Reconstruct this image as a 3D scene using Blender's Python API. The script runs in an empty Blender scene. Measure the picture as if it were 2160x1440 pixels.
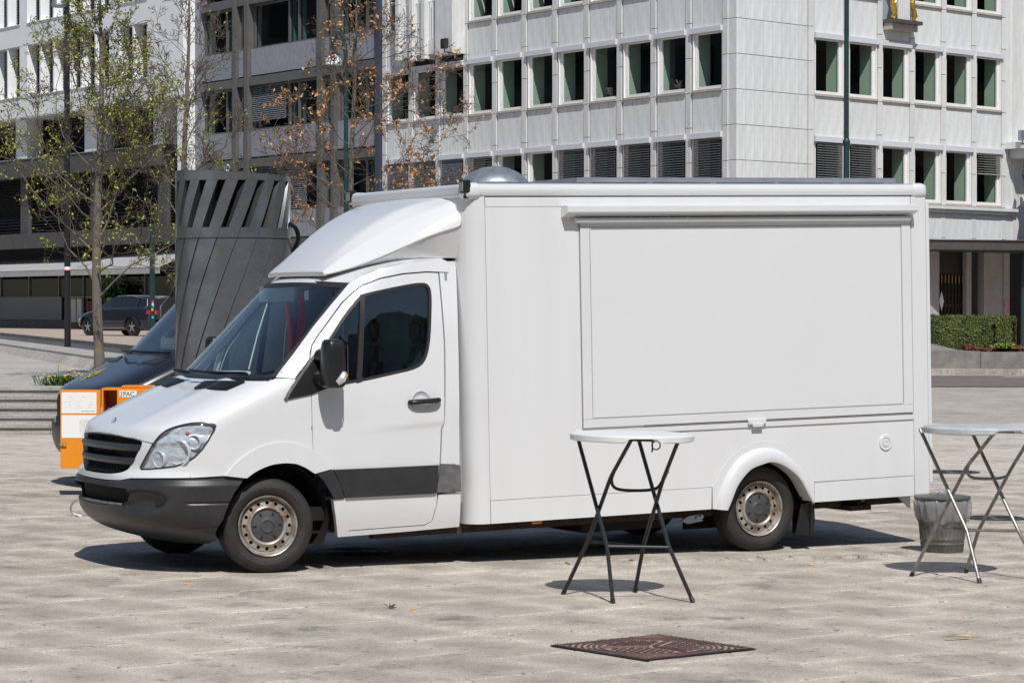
import bpy, bmesh, math, random
from mathutils import Vector, Matrix
R = math.radians
PI = math.pi
sc = bpy.context.scene
col = sc.collection

# ------------------------------------------------------------------ camera
cam_data = bpy.data.cameras.new("camera")
cam_data.sensor_width = 36.0
cam_data.lens = 93.33
cam_data.clip_start = 0.1
cam_data.clip_end = 3000
cam = bpy.data.objects.new("camera", cam_data)
col.objects.link(cam)
cam.location = (0, 0, 1.94)
cam.rotation_euler = (R(90 - 0.716), 0, 0)
sc.camera = cam

# ------------------------------------------------------------------ sky, sun, exposure
SUN_EL = 52.0
SUN_AZ = 169.0
world = bpy.data.worlds.new("World")
sc.world = world
world.use_nodes = True
wn = world.node_tree.nodes
wl = world.node_tree.links
for n_ in list(wn): wn.remove(n_)
sky = wn.new("ShaderNodeTexSky")
sky.sky_type = 'NISHITA'
sky.sun_disc = False
sky.sun_elevation = R(SUN_EL)
sky.sun_rotation = R(SUN_AZ)
sky.air_density = 1.0
sky.dust_density = 0.6
sky.ozone_density = 1.0
bg = wn.new("ShaderNodeBackground")
bg.inputs['Strength'].default_value = 0.09
wo = wn.new("ShaderNodeOutputWorld")
wl.new(sky.outputs[0], bg.inputs[0]); wl.new(bg.outputs[0], wo.inputs[0])
sd = bpy.data.lights.new("sun", 'SUN')
sd.energy = 4.25
sd.angle = R(0.53)
sd.color = (1.0, 0.968, 0.925)
sun = bpy.data.objects.new("sun", sd)
col.objects.link(sun)
ray_dir = Vector((-0.155, 0.83, -1.08))
sun.rotation_euler = ray_dir.to_track_quat('-Z', 'Y').to_euler()
sun.location = (20, -60, 90)
sc.view_settings.view_transform = 'Standard'
sc.view_settings.look = 'None'
sc.view_settings.exposure = 0.0
sc.view_settings.gamma = 1.0
sc.view_settings.use_curve_mapping = False
sc.cycles.max_bounces = 6
sc.cycles.transparent_max_bounces = 12
sc.cycles.caustics_reflective = False
sc.cycles.caustics_refractive = False

# ------------------------------------------------------------------ materials
MATS = {}
def mat(name, c, rough=0.6, metal=0.0, vary=0.0, scale=6.0, c2=None, bump=0.0, bscale=40.0,
        spec=0.5, coat=0.0, stretch=None, detail=5.0, contrast=(0.35, 0.65), rvary=0.0, hue=0.0):
    """principled material; two-tone noise variation and fine relief in object space"""
    if name in MATS: return MATS[name]
    m = bpy.data.materials.new(name); m.use_nodes = True
    nt = m.node_tree; N = nt.nodes; L = nt.links
    b = N["Principled BSDF"]
    b.inputs["Base Color"].default_value = (*c, 1)
    b.inputs["Roughness"].default_value = rough
    b.inputs["Metallic"].default_value = metal
    b.inputs["Specular IOR Level"].default_value = spec
    b.inputs["Coat Weight"].default_value = coat
    b.inputs["Coat Roughness"].default_value = 0.06
    tc = N.new("ShaderNodeTexCoord")
    src = tc.outputs["Object"]
    if stretch:
        mp = N.new("ShaderNodeMapping"); mp.inputs["Scale"].default_value = stretch
        L.new(src, mp.inputs[0]); src = mp.outputs[0]
    if vary > 0 or c2:
        if c2 is None: c2 = tuple(max(0, x * (1 - vary)) for x in c)
        no = N.new("ShaderNodeTexNoise"); no.inputs["Scale"].default_value = scale
        no.inputs["Detail"].default_value = detail; no.inputs["Roughness"].default_value = 0.62
        L.new(src, no.inputs["Vector"])
        rp_ = N.new("ShaderNodeValToRGB")
        rp_.color_ramp.elements[0].position = contrast[0]; rp_.color_ramp.elements[1].position = contrast[1]
        rp_.color_ramp.elements[0].color = (*c2, 1); rp_.color_ramp.elements[1].color = (*c, 1)
        L.new(no.outputs["Fac"], rp_.inputs[0])
        out = rp_.outputs[0]
        if hue > 0:
            oi = N.new("ShaderNodeObjectInfo")
            hs = N.new("ShaderNodeHueSaturation")
            mr = N.new("ShaderNodeMapRange"); mr.inputs[3].default_value = 1 - hue; mr.inputs[4].default_value = 1 + hue
            L.new(oi.outputs["Random"], mr.inputs[0]); L.new(mr.outputs[0], hs.inputs["Value"]); L.new(out, hs.inputs["Color"])
            out = hs.outputs[0]
        L.new(out, b.inputs["Base Color"])
        if rvary > 0:
            mr2 = N.new("ShaderNodeMapRange"); mr2.inputs[3].default_value = rough + rvary; mr2.inputs[4].default_value = max(0.02, rough - rvary)
            L.new(no.outputs["Fac"], mr2.inputs[0]); L.new(mr2.outputs[0], b.inputs["Roughness"])
    if bump > 0:
        nb = N.new("ShaderNodeTexNoise"); nb.inputs["Scale"].default_value = bscale; nb.inputs["Detail"].default_value = 4
        L.new(src, nb.inputs["Vector"])
        bp = N.new("ShaderNodeBump"); bp.inputs["Strength"].default_value = bump; bp.inputs["Distance"].default_value = 0.02
        L.new(nb.outputs["Fac"], bp.inputs["Height"]); L.new(bp.outputs[0], b.inputs["Normal"])
    MATS[name] = m
    return m

def glass(name, tint, refl=1.0, rough=0.0, ior=1.5):
    """thin pane: tinted see-through plus mirror reflection by angle, lets sunlight pass"""
    if name in MATS: return MATS[name]
    m = bpy.data.materials.new(name); m.use_nodes = True
    nt = m.node_tree; N = nt.nodes; L = nt.links
    for n_ in list(N): N.remove(n_)
    tr = N.new("ShaderNodeBsdfTransparent"); tr.inputs[0].default_value = (*tint, 1)
    gl = N.new("ShaderNodeBsdfGlossy"); gl.inputs[0].default_value = (refl, refl, refl, 1); gl.inputs["Roughness"].default_value = rough
    fr = N.new("ShaderNodeFresnel")
    gm_ = N.new("ShaderNodeNewGeometry"); mi = N.new("ShaderNodeMix"); mi.inputs[2].default_value = ior; mi.inputs[3].default_value = 1.0 / ior
    L.new(gm_.outputs["Backfacing"], mi.inputs[0]); L.new(mi.outputs[0], fr.inputs[0])      # same pane from either side
    mx = N.new("ShaderNodeMixShader"); o = N.new("ShaderNodeOutputMaterial")
    L.new(fr.outputs[0], mx.inputs[0]); L.new(tr.outputs[0], mx.inputs[1]); L.new(gl.outputs[0], mx.inputs[2]); L.new(mx.outputs[0], o.inputs[0])
    MATS[name] = m
    return m

# ------------------------------------------------------------------ mesh helpers
class MB:
    """collects faces; build() links them as one mesh object"""
    def __init__(self): self.v = []; self.f = []; self.sm = []; self.wn = False
    def add(self, vs, fs, smooth=False):
        o = len(self.v); self.v += [tuple(p) for p in vs]
        for f in fs: self.f.append([i + o for i in f]); self.sm.append(smooth)
        return self
    def box(self, x0, x1, y0, y1, z0, z1):
        if x0 > x1: x0, x1 = x1, x0
        if y0 > y1: y0, y1 = y1, y0
        if z0 > z1: z0, z1 = z1, z0
        return self.add([(x0,y0,z0),(x1,y0,z0),(x1,y1,z0),(x0,y1,z0),(x0,y0,z1),(x1,y0,z1),(x1,y1,z1),(x0,y1,z1)],
                 [(0,3,2,1),(4,5,6,7),(0,1,5,4),(1,2,6,5),(2,3,7,6),(3,0,4,7)])
    def bbox(self, x0, x1, y0, y1, z0, z1, b=0.01):
        """box with chamfered edges"""
        bm = bmesh.new()
        bmesh.ops.create_cube(bm, size=1)
        for v in bm.verts:
            v.co = Vector(((x0 + x1) / 2 + v.co.x * (x1 - x0), (y0 + y1) / 2 + v.co.y * (y1 - y0), (z0 + z1) / 2 + v.co.z * (z1 - z0)))
        bmesh.ops.bevel(bm, geom=bm.edges[:], offset=b, segments=2, affect='EDGES', profile=0.5)
        self.wn = True
        return self.addbm(bm)
    def addbm(self, bm, smooth=False):
        bm.verts.index_update()
        self.add([v.co[:] for v in bm.verts], [[v.index for v in f.verts] for f in bm.faces], smooth)
        bm.free(); return self
    def tube(self, pts, rad, n=8, cap=True, smooth=True):
        """swept tube along points; rad number or list"""
        P = [Vector(p) for p in pts]; k = len(P)
        rs = rad if isinstance(rad, (list, tuple)) else [rad] * k
        T = []
        for i in range(k):
            a = P[max(0, i - 1)]; b = P[min(k - 1, i + 1)]
            d = (b - a); T.append(d.normalized() if d.length > 1e-9 else Vector((0, 0, 1)))
        ref = Vector((0, 0, 1)) if abs(T[0].z) < 0.9 else Vector((1, 0, 0))
        nrm = T[0].cross(ref).normalized()
        vs = []
        for i in range(k):
            nrm = (nrm - T[i] * nrm.dot(T[i]))
            nrm = nrm.normalized() if nrm.length > 1e-6 else T[i].orthogonal().normalized()
            bn = T[i].cross(nrm)
            for j in range(n):
                a = 2 * PI * j / n
                vs.append(P[i] + (nrm * math.cos(a) + bn * math.sin(a)) * rs[i])
        fs = []
        for i in range(k - 1):
            for j in range(n):
                fs.append((i*n + j, i*n + (j+1) % n, (i+1)*n + (j+1) % n, (i+1)*n + j))
        o = len(self.v)
        self.add(vs, fs, smooth)
        if cap:
            self.f.append([o + j for j in range(n)][::-1]); self.sm.append(False)
            self.f.append([o + (k-1)*n + j for j in range(n)]); self.sm.append(False)
        return self
    def lathe(self, prof, n=32, axis='z', origin=(0,0,0), a0=0.0, a1=2*PI, smooth=True):
        """prof list of (radius, height)"""
        full = abs(a1 - a0 - 2*PI) < 1e-6
        m = n if full else n + 1
        vs = []
        for (r, h) in prof:
            for j in range(m):
                a = a0 + (a1 - a0) * j / n
                x, y = r * math.cos(a), r * math.sin(a)
                p = (x, y, h) if axis == 'z' else ((x, h, y) if axis == 'y' else (h, x, y))
                vs.append((p[0] + origin[0], p[1] + origin[1], p[2] + origin[2]))
        fs = []
        for i in range(len(prof) - 1):
            for j in range(n):
                j2 = (j + 1) % m
                fs.append((i*m + j, i*m + j2, (i+1)*m + j2, (i+1)*m + j))
        return self.add(vs, fs, smooth)
    def prism(self, poly, h0, h1, plane='xy'):
        """extruded polygon"""
        def P(a, b, h):
            return (a, b, h) if plane == 'xy' else ((a, h, b) if plane == 'xz' else (h, a, b))
        k = len(poly)
        vs = [P(a, b, h0) for a, b in poly] + [P(a, b, h1) for a, b in poly]
        fs = [list(range(k))[::-1], [k + i for i in range(k)]] + [(i, (i+1) % k, k + (i+1) % k, k + i) for i in range(k)]
        return self.add(vs, fs)
    def mesh(self, name, m=None, sharp=35):
        me = bpy.data.meshes.new(name)
        me.from_pydata(self.v, [], self.f)
        me.polygons.foreach_set("use_smooth", [True if sharp else s for s in self.sm])
        if m is not None: me.materials.append(m)
        me.validate(); me.update()
        bm = bmesh.new(); bm.from_mesh(me); bmesh.ops.recalc_face_normals(bm, faces=bm.faces[:]); bm.to_mesh(me); bm.free()
        if sharp: me.set_sharp_from_angle(angle=R(sharp))
        return me
    def build(self, name, m, parent=None, loc=None, rotz=0.0, sharp=35):
        o = ob(name, self.mesh(name, m, sharp), parent, loc, rotz)
        if self.wn and sharp:
            md_ = o.modifiers.new("weighted", 'WEIGHTED_NORMAL'); md_.keep_sharp = True; md_.weight = 100
        return o

def ob(name, me, parent=None, loc=None, rotz=0.0):
    o = bpy.data.objects.new(name, me); col.objects.link(o)
    if parent is not None: o.parent = parent
    if loc is not None: o.location = loc
    if rotz: o.rotation_euler = (0, 0, rotz)
    return o
def empty(name, loc=(0,0,0), rotz=0.0):
    o = bpy.data.objects.new(name, None); col.objects.link(o)
    o.location = loc; o.rotation_euler = (0, 0, rotz); o.empty_display_size = 0.2
    return o
def tag(o, label=None, cat=None, group=None, kind=None):
    if label: o["label"] = label
    if cat: o["category"] = cat
    if group: o["group"] = group
    if kind: o["kind"] = kind
    return o
def copy_tree(o, parent=None):
    c = o.copy(); col.objects.link(c)
    if parent is not None: c.parent = parent
    for ch in o.children: copy_tree(ch, c)
    return c
def rp(pts, r, n=5):
    """polygon with rounded corners; r number or list"""
    k = len(pts); out = []
    for i in range(k):
        p = Vector(pts[i]); a = Vector(pts[i-1]); b = Vector(pts[(i+1) % k])
        ri = r[i] if isinstance(r, (list, tuple)) else r
        da = (a - p); db = (b - p)
        t = min(ri, da.length * 0.48, db.length * 0.48)
        if t < 1e-5: out.append(tuple(p)); continue
        s = p + da.normalized() * t; e = p + db.normalized() * t
        for j in range(n + 1):
            q = j / n
            out.append(tuple(s * (1-q)**2 + p * 2*q*(1-q) + e * q*q))
    return out
def spl(pts, n=6, closed=False):
    """catmull-rom through points"""
    P = [Vector(p) for p in pts]; k = len(P); out = []
    for i in range(k if closed else k - 1):
        p0 = P[i-1] if (closed or i > 0) else P[0]*2 - P[1]; p1 = P[i]; p2 = P[(i+1) % k]
        p3 = P[(i+2) % k] if (closed or i + 2 < k) else P[-1]*2 - P[-2]
        for j in range(n):
            t = j / n
            out.append(0.5 * ((2*p1) + (p2-p0)*t + (2*p0-5*p1+4*p2-p3)*t*t + (3*p1-p0-3*p2+p3)*t**3))
    if not closed: out.append(P[-1])
    return [tuple(p) for p in out]
def chaikin(poly, n=2):
    for _ in range(n):
        out = []
        for i in range(len(poly)):
            a = poly[i]; b = poly[(i + 1) % len(poly)]
            out += [(a[0]*0.75 + b[0]*0.25, a[1]*0.75 + b[1]*0.25), (a[0]*0.25 + b[0]*0.75, a[1]*0.25 + b[1]*0.75)]
        poly = out
    return poly
def GZ(x): return -0.0065 * x        # the square falls very slightly to the right

# ================================================================== the ground
def world_noise_mat(name, c, c2, c3=None, s1=0.55, s2=7.0, s3=60.0, rough=0.85, hue=0.0, bump=0.25, stain=0.0, stretch=None, joints=None, edge=None):
    """stone or asphalt tone that runs on from piece to piece (world position)"""
    m = bpy.data.materials.new(name); m.use_nodes = True
    nt = m.node_tree; N = nt.nodes; L = nt.links; b = N["Principled BSDF"]
    b.inputs["Roughness"].default_value = rough; b.inputs["Specular IOR Level"].default_value = 0.3
    geo = N.new("ShaderNodeNewGeometry"); src = geo.outputs["Position"]
    if stretch:
        mp = N.new("ShaderNodeMapping"); mp.inputs["Scale"].default_value = stretch[:3]; mp.inputs["Rotation"].default_value = (0, 0, stretch[3]); L.new(src, mp.inputs[0]); src = mp.outputs[0]
    def noise(s, d=6, rg=0.6):
        n_ = N.new("ShaderNodeTexNoise"); n_.inputs["Scale"].default_value = s; n_.inputs["Detail"].default_value = d; n_.inputs["Roughness"].default_value = rg
        L.new(src, n_.inputs["Vector"]); return n_.outputs["Fac"]
    def ramp(f, p0, p1, a, bb):
        r_ = N.new("ShaderNodeValToRGB"); r_.color_ramp.elements[0].position = p0; r_.color_ramp.elements[1].position = p1
        r_.color_ramp.elements[0].color = (*a, 1) if len(a) == 3 else a; r_.color_ramp.elements[1].color = (*bb, 1) if len(bb) == 3 else bb
        L.new(f, r_.inputs[0]); return r_.outputs[0]
    def mix(kind, fac, a, bb):
        x = N.new("ShaderNodeMix"); x.data_type = 'RGBA'; x.blend_type = kind
        if isinstance(fac, float): x.inputs[0].default_value = fac
        else: L.new(fac, x.inputs[0])
        for s_, i in ((a, 6), (bb, 7)):
            if isinstance(s_, tuple): x.inputs[i].default_value = (*s_, 1)
            else: L.new(s_, x.inputs[i])
        return x.outputs[2]
    colr = ramp(noise(s1), 0.36, 0.64, c2, c)
    colr = mix('MULTIPLY', 0.75, colr, ramp(noise(s2, 8, 0.7), 0.30, 0.68, (0.72, 0.71, 0.70), (1.08, 1.07, 1.06)))
    colr = mix('MULTIPLY', 0.85, colr, ramp(noise(s3, 3), 0.32, 0.70, (0.60, 0.59, 0.575), (1.22, 1.21, 1.20)))
    if c3: colr = mix('MIX', ramp(noise(s1 * 2.7, 5), 0.56, 0.72, (0, 0, 0), (1, 1, 1)), colr, c3)
    if stain > 0:
        st = ramp(noise(1.9, 9, 0.68), 0.56, 0.69, (0, 0, 0), (stain, stain, stain))
        colr = mix('MIX', st, colr, (0.15, 0.14, 0.135))
        sp2 = ramp(noise(13.0, 4, 0.55), 0.63, 0.70, (0, 0, 0), (0.75, 0.75, 0.75))
        colr = mix('MIX', sp2, colr, (0.12, 0.11, 0.105))
    if joints:
        bt_ = N.new("ShaderNodeTexBrick"); mp = N.new("ShaderNodeMapping"); mp.inputs["Rotation"].default_value = (0, 0, joints[0])
        L.new(geo.outputs["Position"], mp.inputs[0]); L.new(mp.outputs[0], bt_.inputs["Vector"])
        bt_.inputs["Scale"].default_value = 1.0; bt_.inputs["Brick Width"].default_value = joints[1]; bt_.inputs["Row Height"].default_value = joints[2]
        bt_.inputs["Mortar Size"].default_value = 0.012; bt_.inputs["Color1"].default_value = (1, 1, 1, 1); bt_.inputs["Color2"].default_value = (0.88, 0.88, 0.88, 1); bt_.inputs["Mortar"].default_value = (0.55, 0.54, 0.5, 1)
        colr = mix('MULTIPLY', 1.0, colr, bt_.outputs[0])
    if edge:
        tc = N.new("ShaderNodeTexCoord"); sx = N.new("ShaderNodeSeparateXYZ"); L.new(tc.outputs["Object"], sx.inputs[0])
        def mth(op, a, bb=None):
            q = N.new("ShaderNodeMath"); q.operation = op
            if isinstance(a, float): q.inputs[0].default_value = a
            else: L.new(a, q.inputs[0])
            if bb is not None:
                if isinstance(bb, float): q.inputs[1].default_value = bb
                else: L.new(bb, q.inputs[1])
            return q.outputs[0]
        d_ = mth('MINIMUM', mth('SUBTRACT', edge[0] / 2, mth('ABSOLUTE', sx.outputs[0])), mth('SUBTRACT', edge[1] / 2, mth('ABSOLUTE', sx.outputs[1])))
        d_ = mth('ADD', d_, mth('MULTIPLY', mth('SUBTRACT', noise(5.0, 6, 0.65), 0.5), 0.30))
        colr = mix('MULTIPLY', 1.0, colr, ramp(mth('MULTIPLY', d_, 4.0), 0.05, 0.95, (1.09, 1.09, 1.10), (0.84, 0.83, 0.815)))
    if hue > 0:
        oi = N.new("ShaderNodeObjectInfo"); hs_ = N.new("ShaderNodeHueSaturation"); mr = N.new("ShaderNodeMapRange")
        mr.inputs[3].default_value = 1 - hue; mr.inputs[4].default_value = 1 + hue
        L.new(oi.outputs["Random"], mr.inputs[0]); L.new(mr.outputs[0], hs_.inputs["Value"]); L.new(colr, hs_.inputs["Color"]); colr = hs_.outputs[0]
    L.new(colr, b.inputs["Base Color"])
    bp = N.new("ShaderNodeBump"); bp.inputs["Strength"].default_value = bump; bp.inputs["Distance"].default_value = 0.01
    L.new(noise(s3 * 1.2, 3), bp.inputs["Height"]); L.new(bp.outputs[0], b.inputs["Normal"])
    MATS[name] = m
    return m
M_SLAB = world_noise_mat("granite_paving", (0.555, 0.505, 0.435), (0.44, 0.40, 0.345), s1=0.8, s2=4.2, s3=70, hue=0.07, stain=0.80, edge=(0.90, 0.62))
M_PLAZA = world_noise_mat("granite_paving_far", (0.53, 0.485, 0.43), (0.43, 0.395, 0.35), s1=0.5, s2=3.0, s3=40, stain=0.7, joints=(R(51), 0.9, 0.62))
M_JOINT = world_noise_mat("joint_sand", (0.28, 0.235, 0.13), (0.14, 0.12, 0.075), s1=2.0, s2=20, s3=90)
M_STEP = world_noise_mat("step_granite", (0.47, 0.46, 0.43), (0.36, 0.35, 0.33), s1=1.2, s2=6, s3=30, hue=0.06, stain=0.5, stretch=(1, 1, 4, 0))
M_TERR = world_noise_mat("terrace_paving", (0.50, 0.48, 0.45), (0.42, 0.40, 0.37), s1=0.4, s2=2.0, s3=20)
M_ASPH = world_noise_mat("asphalt", (0.115, 0.115, 0.118), (0.085, 0.085, 0.088), s1=0.3, s2=3, s3=40)
M_ASPHR = world_noise_mat("reddish_asphalt", (0.20, 0.165, 0.15), (0.16, 0.135, 0.125), s1=0.3, s2=3, s3=40)
M_PINK = world_noise_mat("pavement_flags", (0.50, 0.41, 0.345), (0.43, 0.35, 0.295), s1=0.6, s2=3, s3=20)
M_KERB = world_noise_mat("kerb_granite", (0.43, 0.40, 0.355), (0.33, 0.30, 0.26), s1=1.5, s2=6, s3=30, hue=0.08)

gsh = MB(); S_ = 600
gsh.add([(-S_, -S_, -0.016), (S_, -S_, -0.016), (S_, S_, -0.016), (-S_, S_, -0.016)], [(0, 1, 2, 3)])
plaza = gsh.build("square", M_PLAZA, None, sharp=0)
plaza.rotation_euler = (0, 0.0065, 0)
tag(plaza, "wide open square paved with worn beige granite flags", None, None, "structure")

# flags in courses laid skew to the view, each with its own edges
TA = Vector((math.cos(R(-51)), math.sin(R(-51)))); TN = Vector((-TA.y, TA.x))
CW, SL = 0.62, 0.90
def slab_mesh(seed):
    rnd = random.Random(seed); h = 0.03
    bm = bmesh.new(); bmesh.ops.create_cube(bm, size=1)
    for v in bm.verts: v.co = Vector((v.co.x * (SL - 0.020), v.co.y * (CW - 0.020), (v.co.z - 0.5) * h))
    top = [e for e in bm.edges if all(v.co.z > -1e-6 for v in e.verts)]
    bmesh.ops.bevel(bm, geom=top, offset=0.007 + 0.004 * rnd.random(), segments=1, affect='EDGES')
    for v in bm.verts:
        if v.co.z > -0.001: v.co.z += rnd.uniform(-0.0012, 0.0008)
    mb = MB().addbm(bm); return mb.mesh("paving_flag", M_SLAB, 30)
slab_me = [slab_mesh(i) for i in range(8)]
rnd = random.Random(7)
cand = []
for i in range(-70, 130):
    off = 7.30 + CW * i
    sh = rnd.uniform(0, SL)
    for j in range(-90, 70):
        s_ = -12.83 + sh + SL * j
        p = TA * s_ + TN * (off + CW / 2)
        if p.y < 7.5 or p.y > 46: continue
        if abs(p.x) > 15.5: continue
        if p.x < -1.0 and p.y > 39.4: continue
        cand.append((p.y, p.x, i, j))
vis = lambda c: abs(c[1]) < 0.193 * c[0] + 0.5 and c[0] > 12.6
cand.sort(key=lambda c: (not vis(c), c[0]))
near_f, far_f = cand[:300], cand[300:]
for k, (y, x, i, j) in enumerate(near_f):
    o = ob("paving_flag", slab_me[k % 8], plaza, (x, y, rnd.uniform(-0.0015, 0.0015)), math.atan2(TA.y, TA.x) + (PI if rnd.random() < 0.5 else 0))
fm = MB()
ca, sa_ = TA.x, TA.y
for (y, x, i, j) in far_f:
    a, b = SL/2 - 0.005, CW/2 - 0.005; zt = rnd.uniform(-0.0015, 0.0015)
    cs = [(-a, -b), (a, -b), (a, b), (-a, b)]
    P = [(x + u*ca - v*sa_, y + u*sa_ + v*ca) for u, v in cs]
    fm.add([(p[0], p[1], zt) for p in P] + [(p[0], p[1], -0.015) for p in P], [(0,1,2,3),(0,4,5,1),(1,5,6,2),(2,6,7,3),(3,7,4,0)])
o = fm.build("paving_flags", M_SLAB, plaza, sharp=0); tag(o, kind="stuff")
jb = MB(); jb.add([(-15, 8.2, -0.011), (15, 8.2, -0.011), (15, 39.2, -0.011), (-15, 39.2, -0.011)], [(0,1,2,3)]); jb.add([(-0.4, 39.2, -0.011), (15, 39.2, -0.011), (15, 45.4, -0.011), (-0.4, 45.4, -0.011)], [(0,1,2,3)])
jb.build("joint_bed", M_JOINT, plaza, sharp=0)
# broken edging stones in front of the rear wheel
es_mat = world_noise_mat("edging_stone", (0.50, 0.47, 0.41), (0.30, 0.28, 0.23), s1=5, s2=14, s3=60, stain=0.5)
a0 = Vector((0.42, 20.15)); a1 = Vector((3.2, 21.05))
for k in range(11):
    t0 = k / 11; t1 = (k + 1.0) / 11; rr = random.Random(50 + k)
    p0 = a0.lerp(a1, t0); p1 = a0.lerp(a1, t1); nrm = Vector((-(a1-a0).y, (a1-a0).x)).normalized()
    w_ = 0.16 + 0.05 * rr.random(); eb = MB(); N_ = 6; top = []; bot = []
    for m_ in range(N_ + 1):
        q = p0.lerp(p1, m_ / N_)
        for sd_ in (-1, 1):
            qq = q + nrm * sd_ * (w_ / 2 + rr.uniform(-0.04, 0.02))
            bot.append((qq.x, qq.y, -0.005)); top.append((qq.x - nrm.x*sd_*0.015, qq.y - nrm.y*sd_*0.015, 0.006 + rr.uniform(0, 0.016)))
    n2 = len(bot); f_ = []
    for m_ in range(N_):
        i_ = 2*m_; f_ += [(n2+i_, n2+i_+1, n2+i_+3, n2+i_+2), (i_, i_+2, n2+i_+2, n2+i_), (i_+1, n2+i_+1, n2+i_+3, i_+3)]
    f_ += [(0, n2, n2+1, 1), (n2-2, n2-1, 2*n2-1, 2*n2-2)]
    eb.add(bot + top, f_); eb.build("edging_stone", es_mat, plaza, sharp=20)

# ---- steps and upper terrace at the left
stairs = empty("stone_steps", (-8.5, 40.2, 0.055)); tag(stairs, "broad flight of five grey granite steps at the left edge of the square", None, None, "structure")
RIS, TRD = 0.131, 0.36
for k in range(5):
    y0 = k * TRD
    for j in range(7):
        x0 = -9.5 + j * 2.2 + (0.7 if k % 2 else 0); x1 = x0 + 2.192
        b_ = MB()
        # block with a projecting nosing over a recessed riser
        pr = [(y0 + 0.035, k*RIS - 0.02), (y0 + 0.035, (k+1)*RIS - 0.062), (y0, (k+1)*RIS - 0.056), (y0, (k+1)*RIS - 0.006), (y0 + 0.006, (k+1)*RIS), (y0 + TRD + 0.04, (k+1)*RIS), (y0 + TRD + 0.04, k*RIS - 0.02)]
        b_.prism(pr, x0, x1, 'yz'); b_.build("step_block", M_STEP, stairs)
dLv = Vector((-0.57327, 0.81937, 0)); nLv = Vector((-0.81937, -0.57327, 0)); CN = Vector((7.43286, 88.0, 0))
dRv = Vector((0.70521, 0.70900, 0)); nRv = Vector((0.70900, -0.70521, 0))
def zs(a): return -0.83 + 0.0316 * a
def FL(a, off, z): 
    p = CN + dLv * a + nLv * off; return (p.x, p.y, z)
def FRT(a, off, z):
    p = CN + dRv * a + nRv * off; return (p.x, p.y, z)
# the upper street runs away from the square at street level 0.93 m
K0 = Vector((-15.2, 89.8)); dS = Vector((-0.276, 0.961)); nS = Vector((0.961, 0.276))
ZU = 0.93
def ST(s, o, z):
    p = K0 + dS * s + nS * o; return (p.x, p.y, ZU + z)
tr = MB()
tr.add([(-40, 41.9, 0.710), (-5.4, 41.9, 0.710), ST(-46, -3.6, 0), ST(75, -3.6, 0), (-60, 120, ZU)], [(0, 1, 2, 3, 4)])
tag(tr.build("terrace", M_TERR, sharp=0), "pale stone terrace above the steps", None, None, "structure")
def strip(name, m, o0, o1, h0, h1, label, s0=-46, s1=75, drop=1.1):
    b_ = MB()
    P = [ST(s0, o0, h0), ST(s1, o0, h0), ST(s1, o1, h1), ST(s0, o1, h1)]
    b_.add(P + [(p[0], p[1], p[2] - drop) for p in P], [(0, 1, 2, 3), (3, 2, 6, 7), (0, 4, 5, 1), (0, 3, 7, 4)])
    return tag(b_.build(name, m, sharp=0), label, None, None, "structure")
strip("pavement", M_PINK, 0.0, 13.0, 0.0, 0.0, "pinkish paved footway in front of the shops", s0=-16)
strip("road", M_ASPH, -1.85, -0.2, -0.12, -0.12, "narrow grey asphalt street beyond the terrace")
strip("gutter_band", M_TERR, -2.60, -1.86, -0.07, -0.05, "pale stone band along the near side of the street")
kerb = empty("kerb", ST(0, -0.1, 0)); tag(kerb, "worn granite kerb of the footway by the shops", None, None, "structure")
rim_ = empty("terrace_rim", ST(0, -3.1, 0)); tag(rim_, "raised pale rim stones between terrace and street", None, None, "structure")
def stone_row(root, nm, m, o0, o1, z0, z1, ln, s0, s1):
    kl = root.location.copy(); s = s0
    while s < s1:
        e = s + ln - 0.012
        P = [ST(s, o0, z0), ST(e, o0, z0), ST(e, o1, z0), ST(s, o1, z0), ST(s, o0, z1), ST(e, o0, z1), ST(e, o1, z1), ST(s, o1, z1)]
        b_ = MB(); b_.add([tuple(Vector(p) - kl) for p in P], [(4,5,6,7),(0,1,5,4),(1,2,6,5),(2,3,7,6),(3,0,4,7)]); b_.build(nm, m, root, sharp=0)
        s += ln
stone_row(kerb, "kerb_stone", M_KERB, -0.2, 0.0, -0.3, 0.004, 1.6, -40, 70)
stone_row(rim_, "rim_stone", M_STEP, -3.6, -2.61, -0.3, 0.05, 2.2, -44, 70)

# ---- road, kerb and forecourt at the right
def quad(name, m, pts, label):
    b_ = MB(); b_.add(pts, [(0, 1, 2, 3)]); return tag(b_.build(name, m, sharp=0), label, None, None, "structure")
e0 = Vector((0.976, 0.217)); f0 = Vector((-0.217, 0.976))
def RD(s, t, z):   # s along the kerb, t away from the square; origin at the square's far edge
    p = Vector((10.79, 68.2)) + e0 * s + f0 * t; return (p.x, p.y, GZ(p.x) + z)
quad("road", M_ASPHR, [RD(-25, 0, 0.004), RD(40, 0, 0.004), RD(40, 11.2, 0.004), RD(-25, 11.2, 0.004)], "reddish brown asphalt road along the far right side of the square")
for (s0, s1, t0, t1) in ((-25, 3.2, 9.9, 10.3), (6.0, 30, 9.3, 9.75), (-25, 30, 10.7, 10.95)):
    quad("road_marking", mat("road_paint", (0.72, 0.72, 0.70), 0.7, vary=0.3, scale=3), [RD(s0, t0, 0.009), RD(s1, t0, 0.009), RD(s1, t1, 0.009), RD(s0, t1, 0.009)], "white painted line on the reddish road")
kb = empty("kerb", RD(0, 11.2, 0)); tag(kb, "pale granite kerb on the far side of the reddish road", None, None, "structure"); kl = Vector(RD(0, 11.2, 0))
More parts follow.
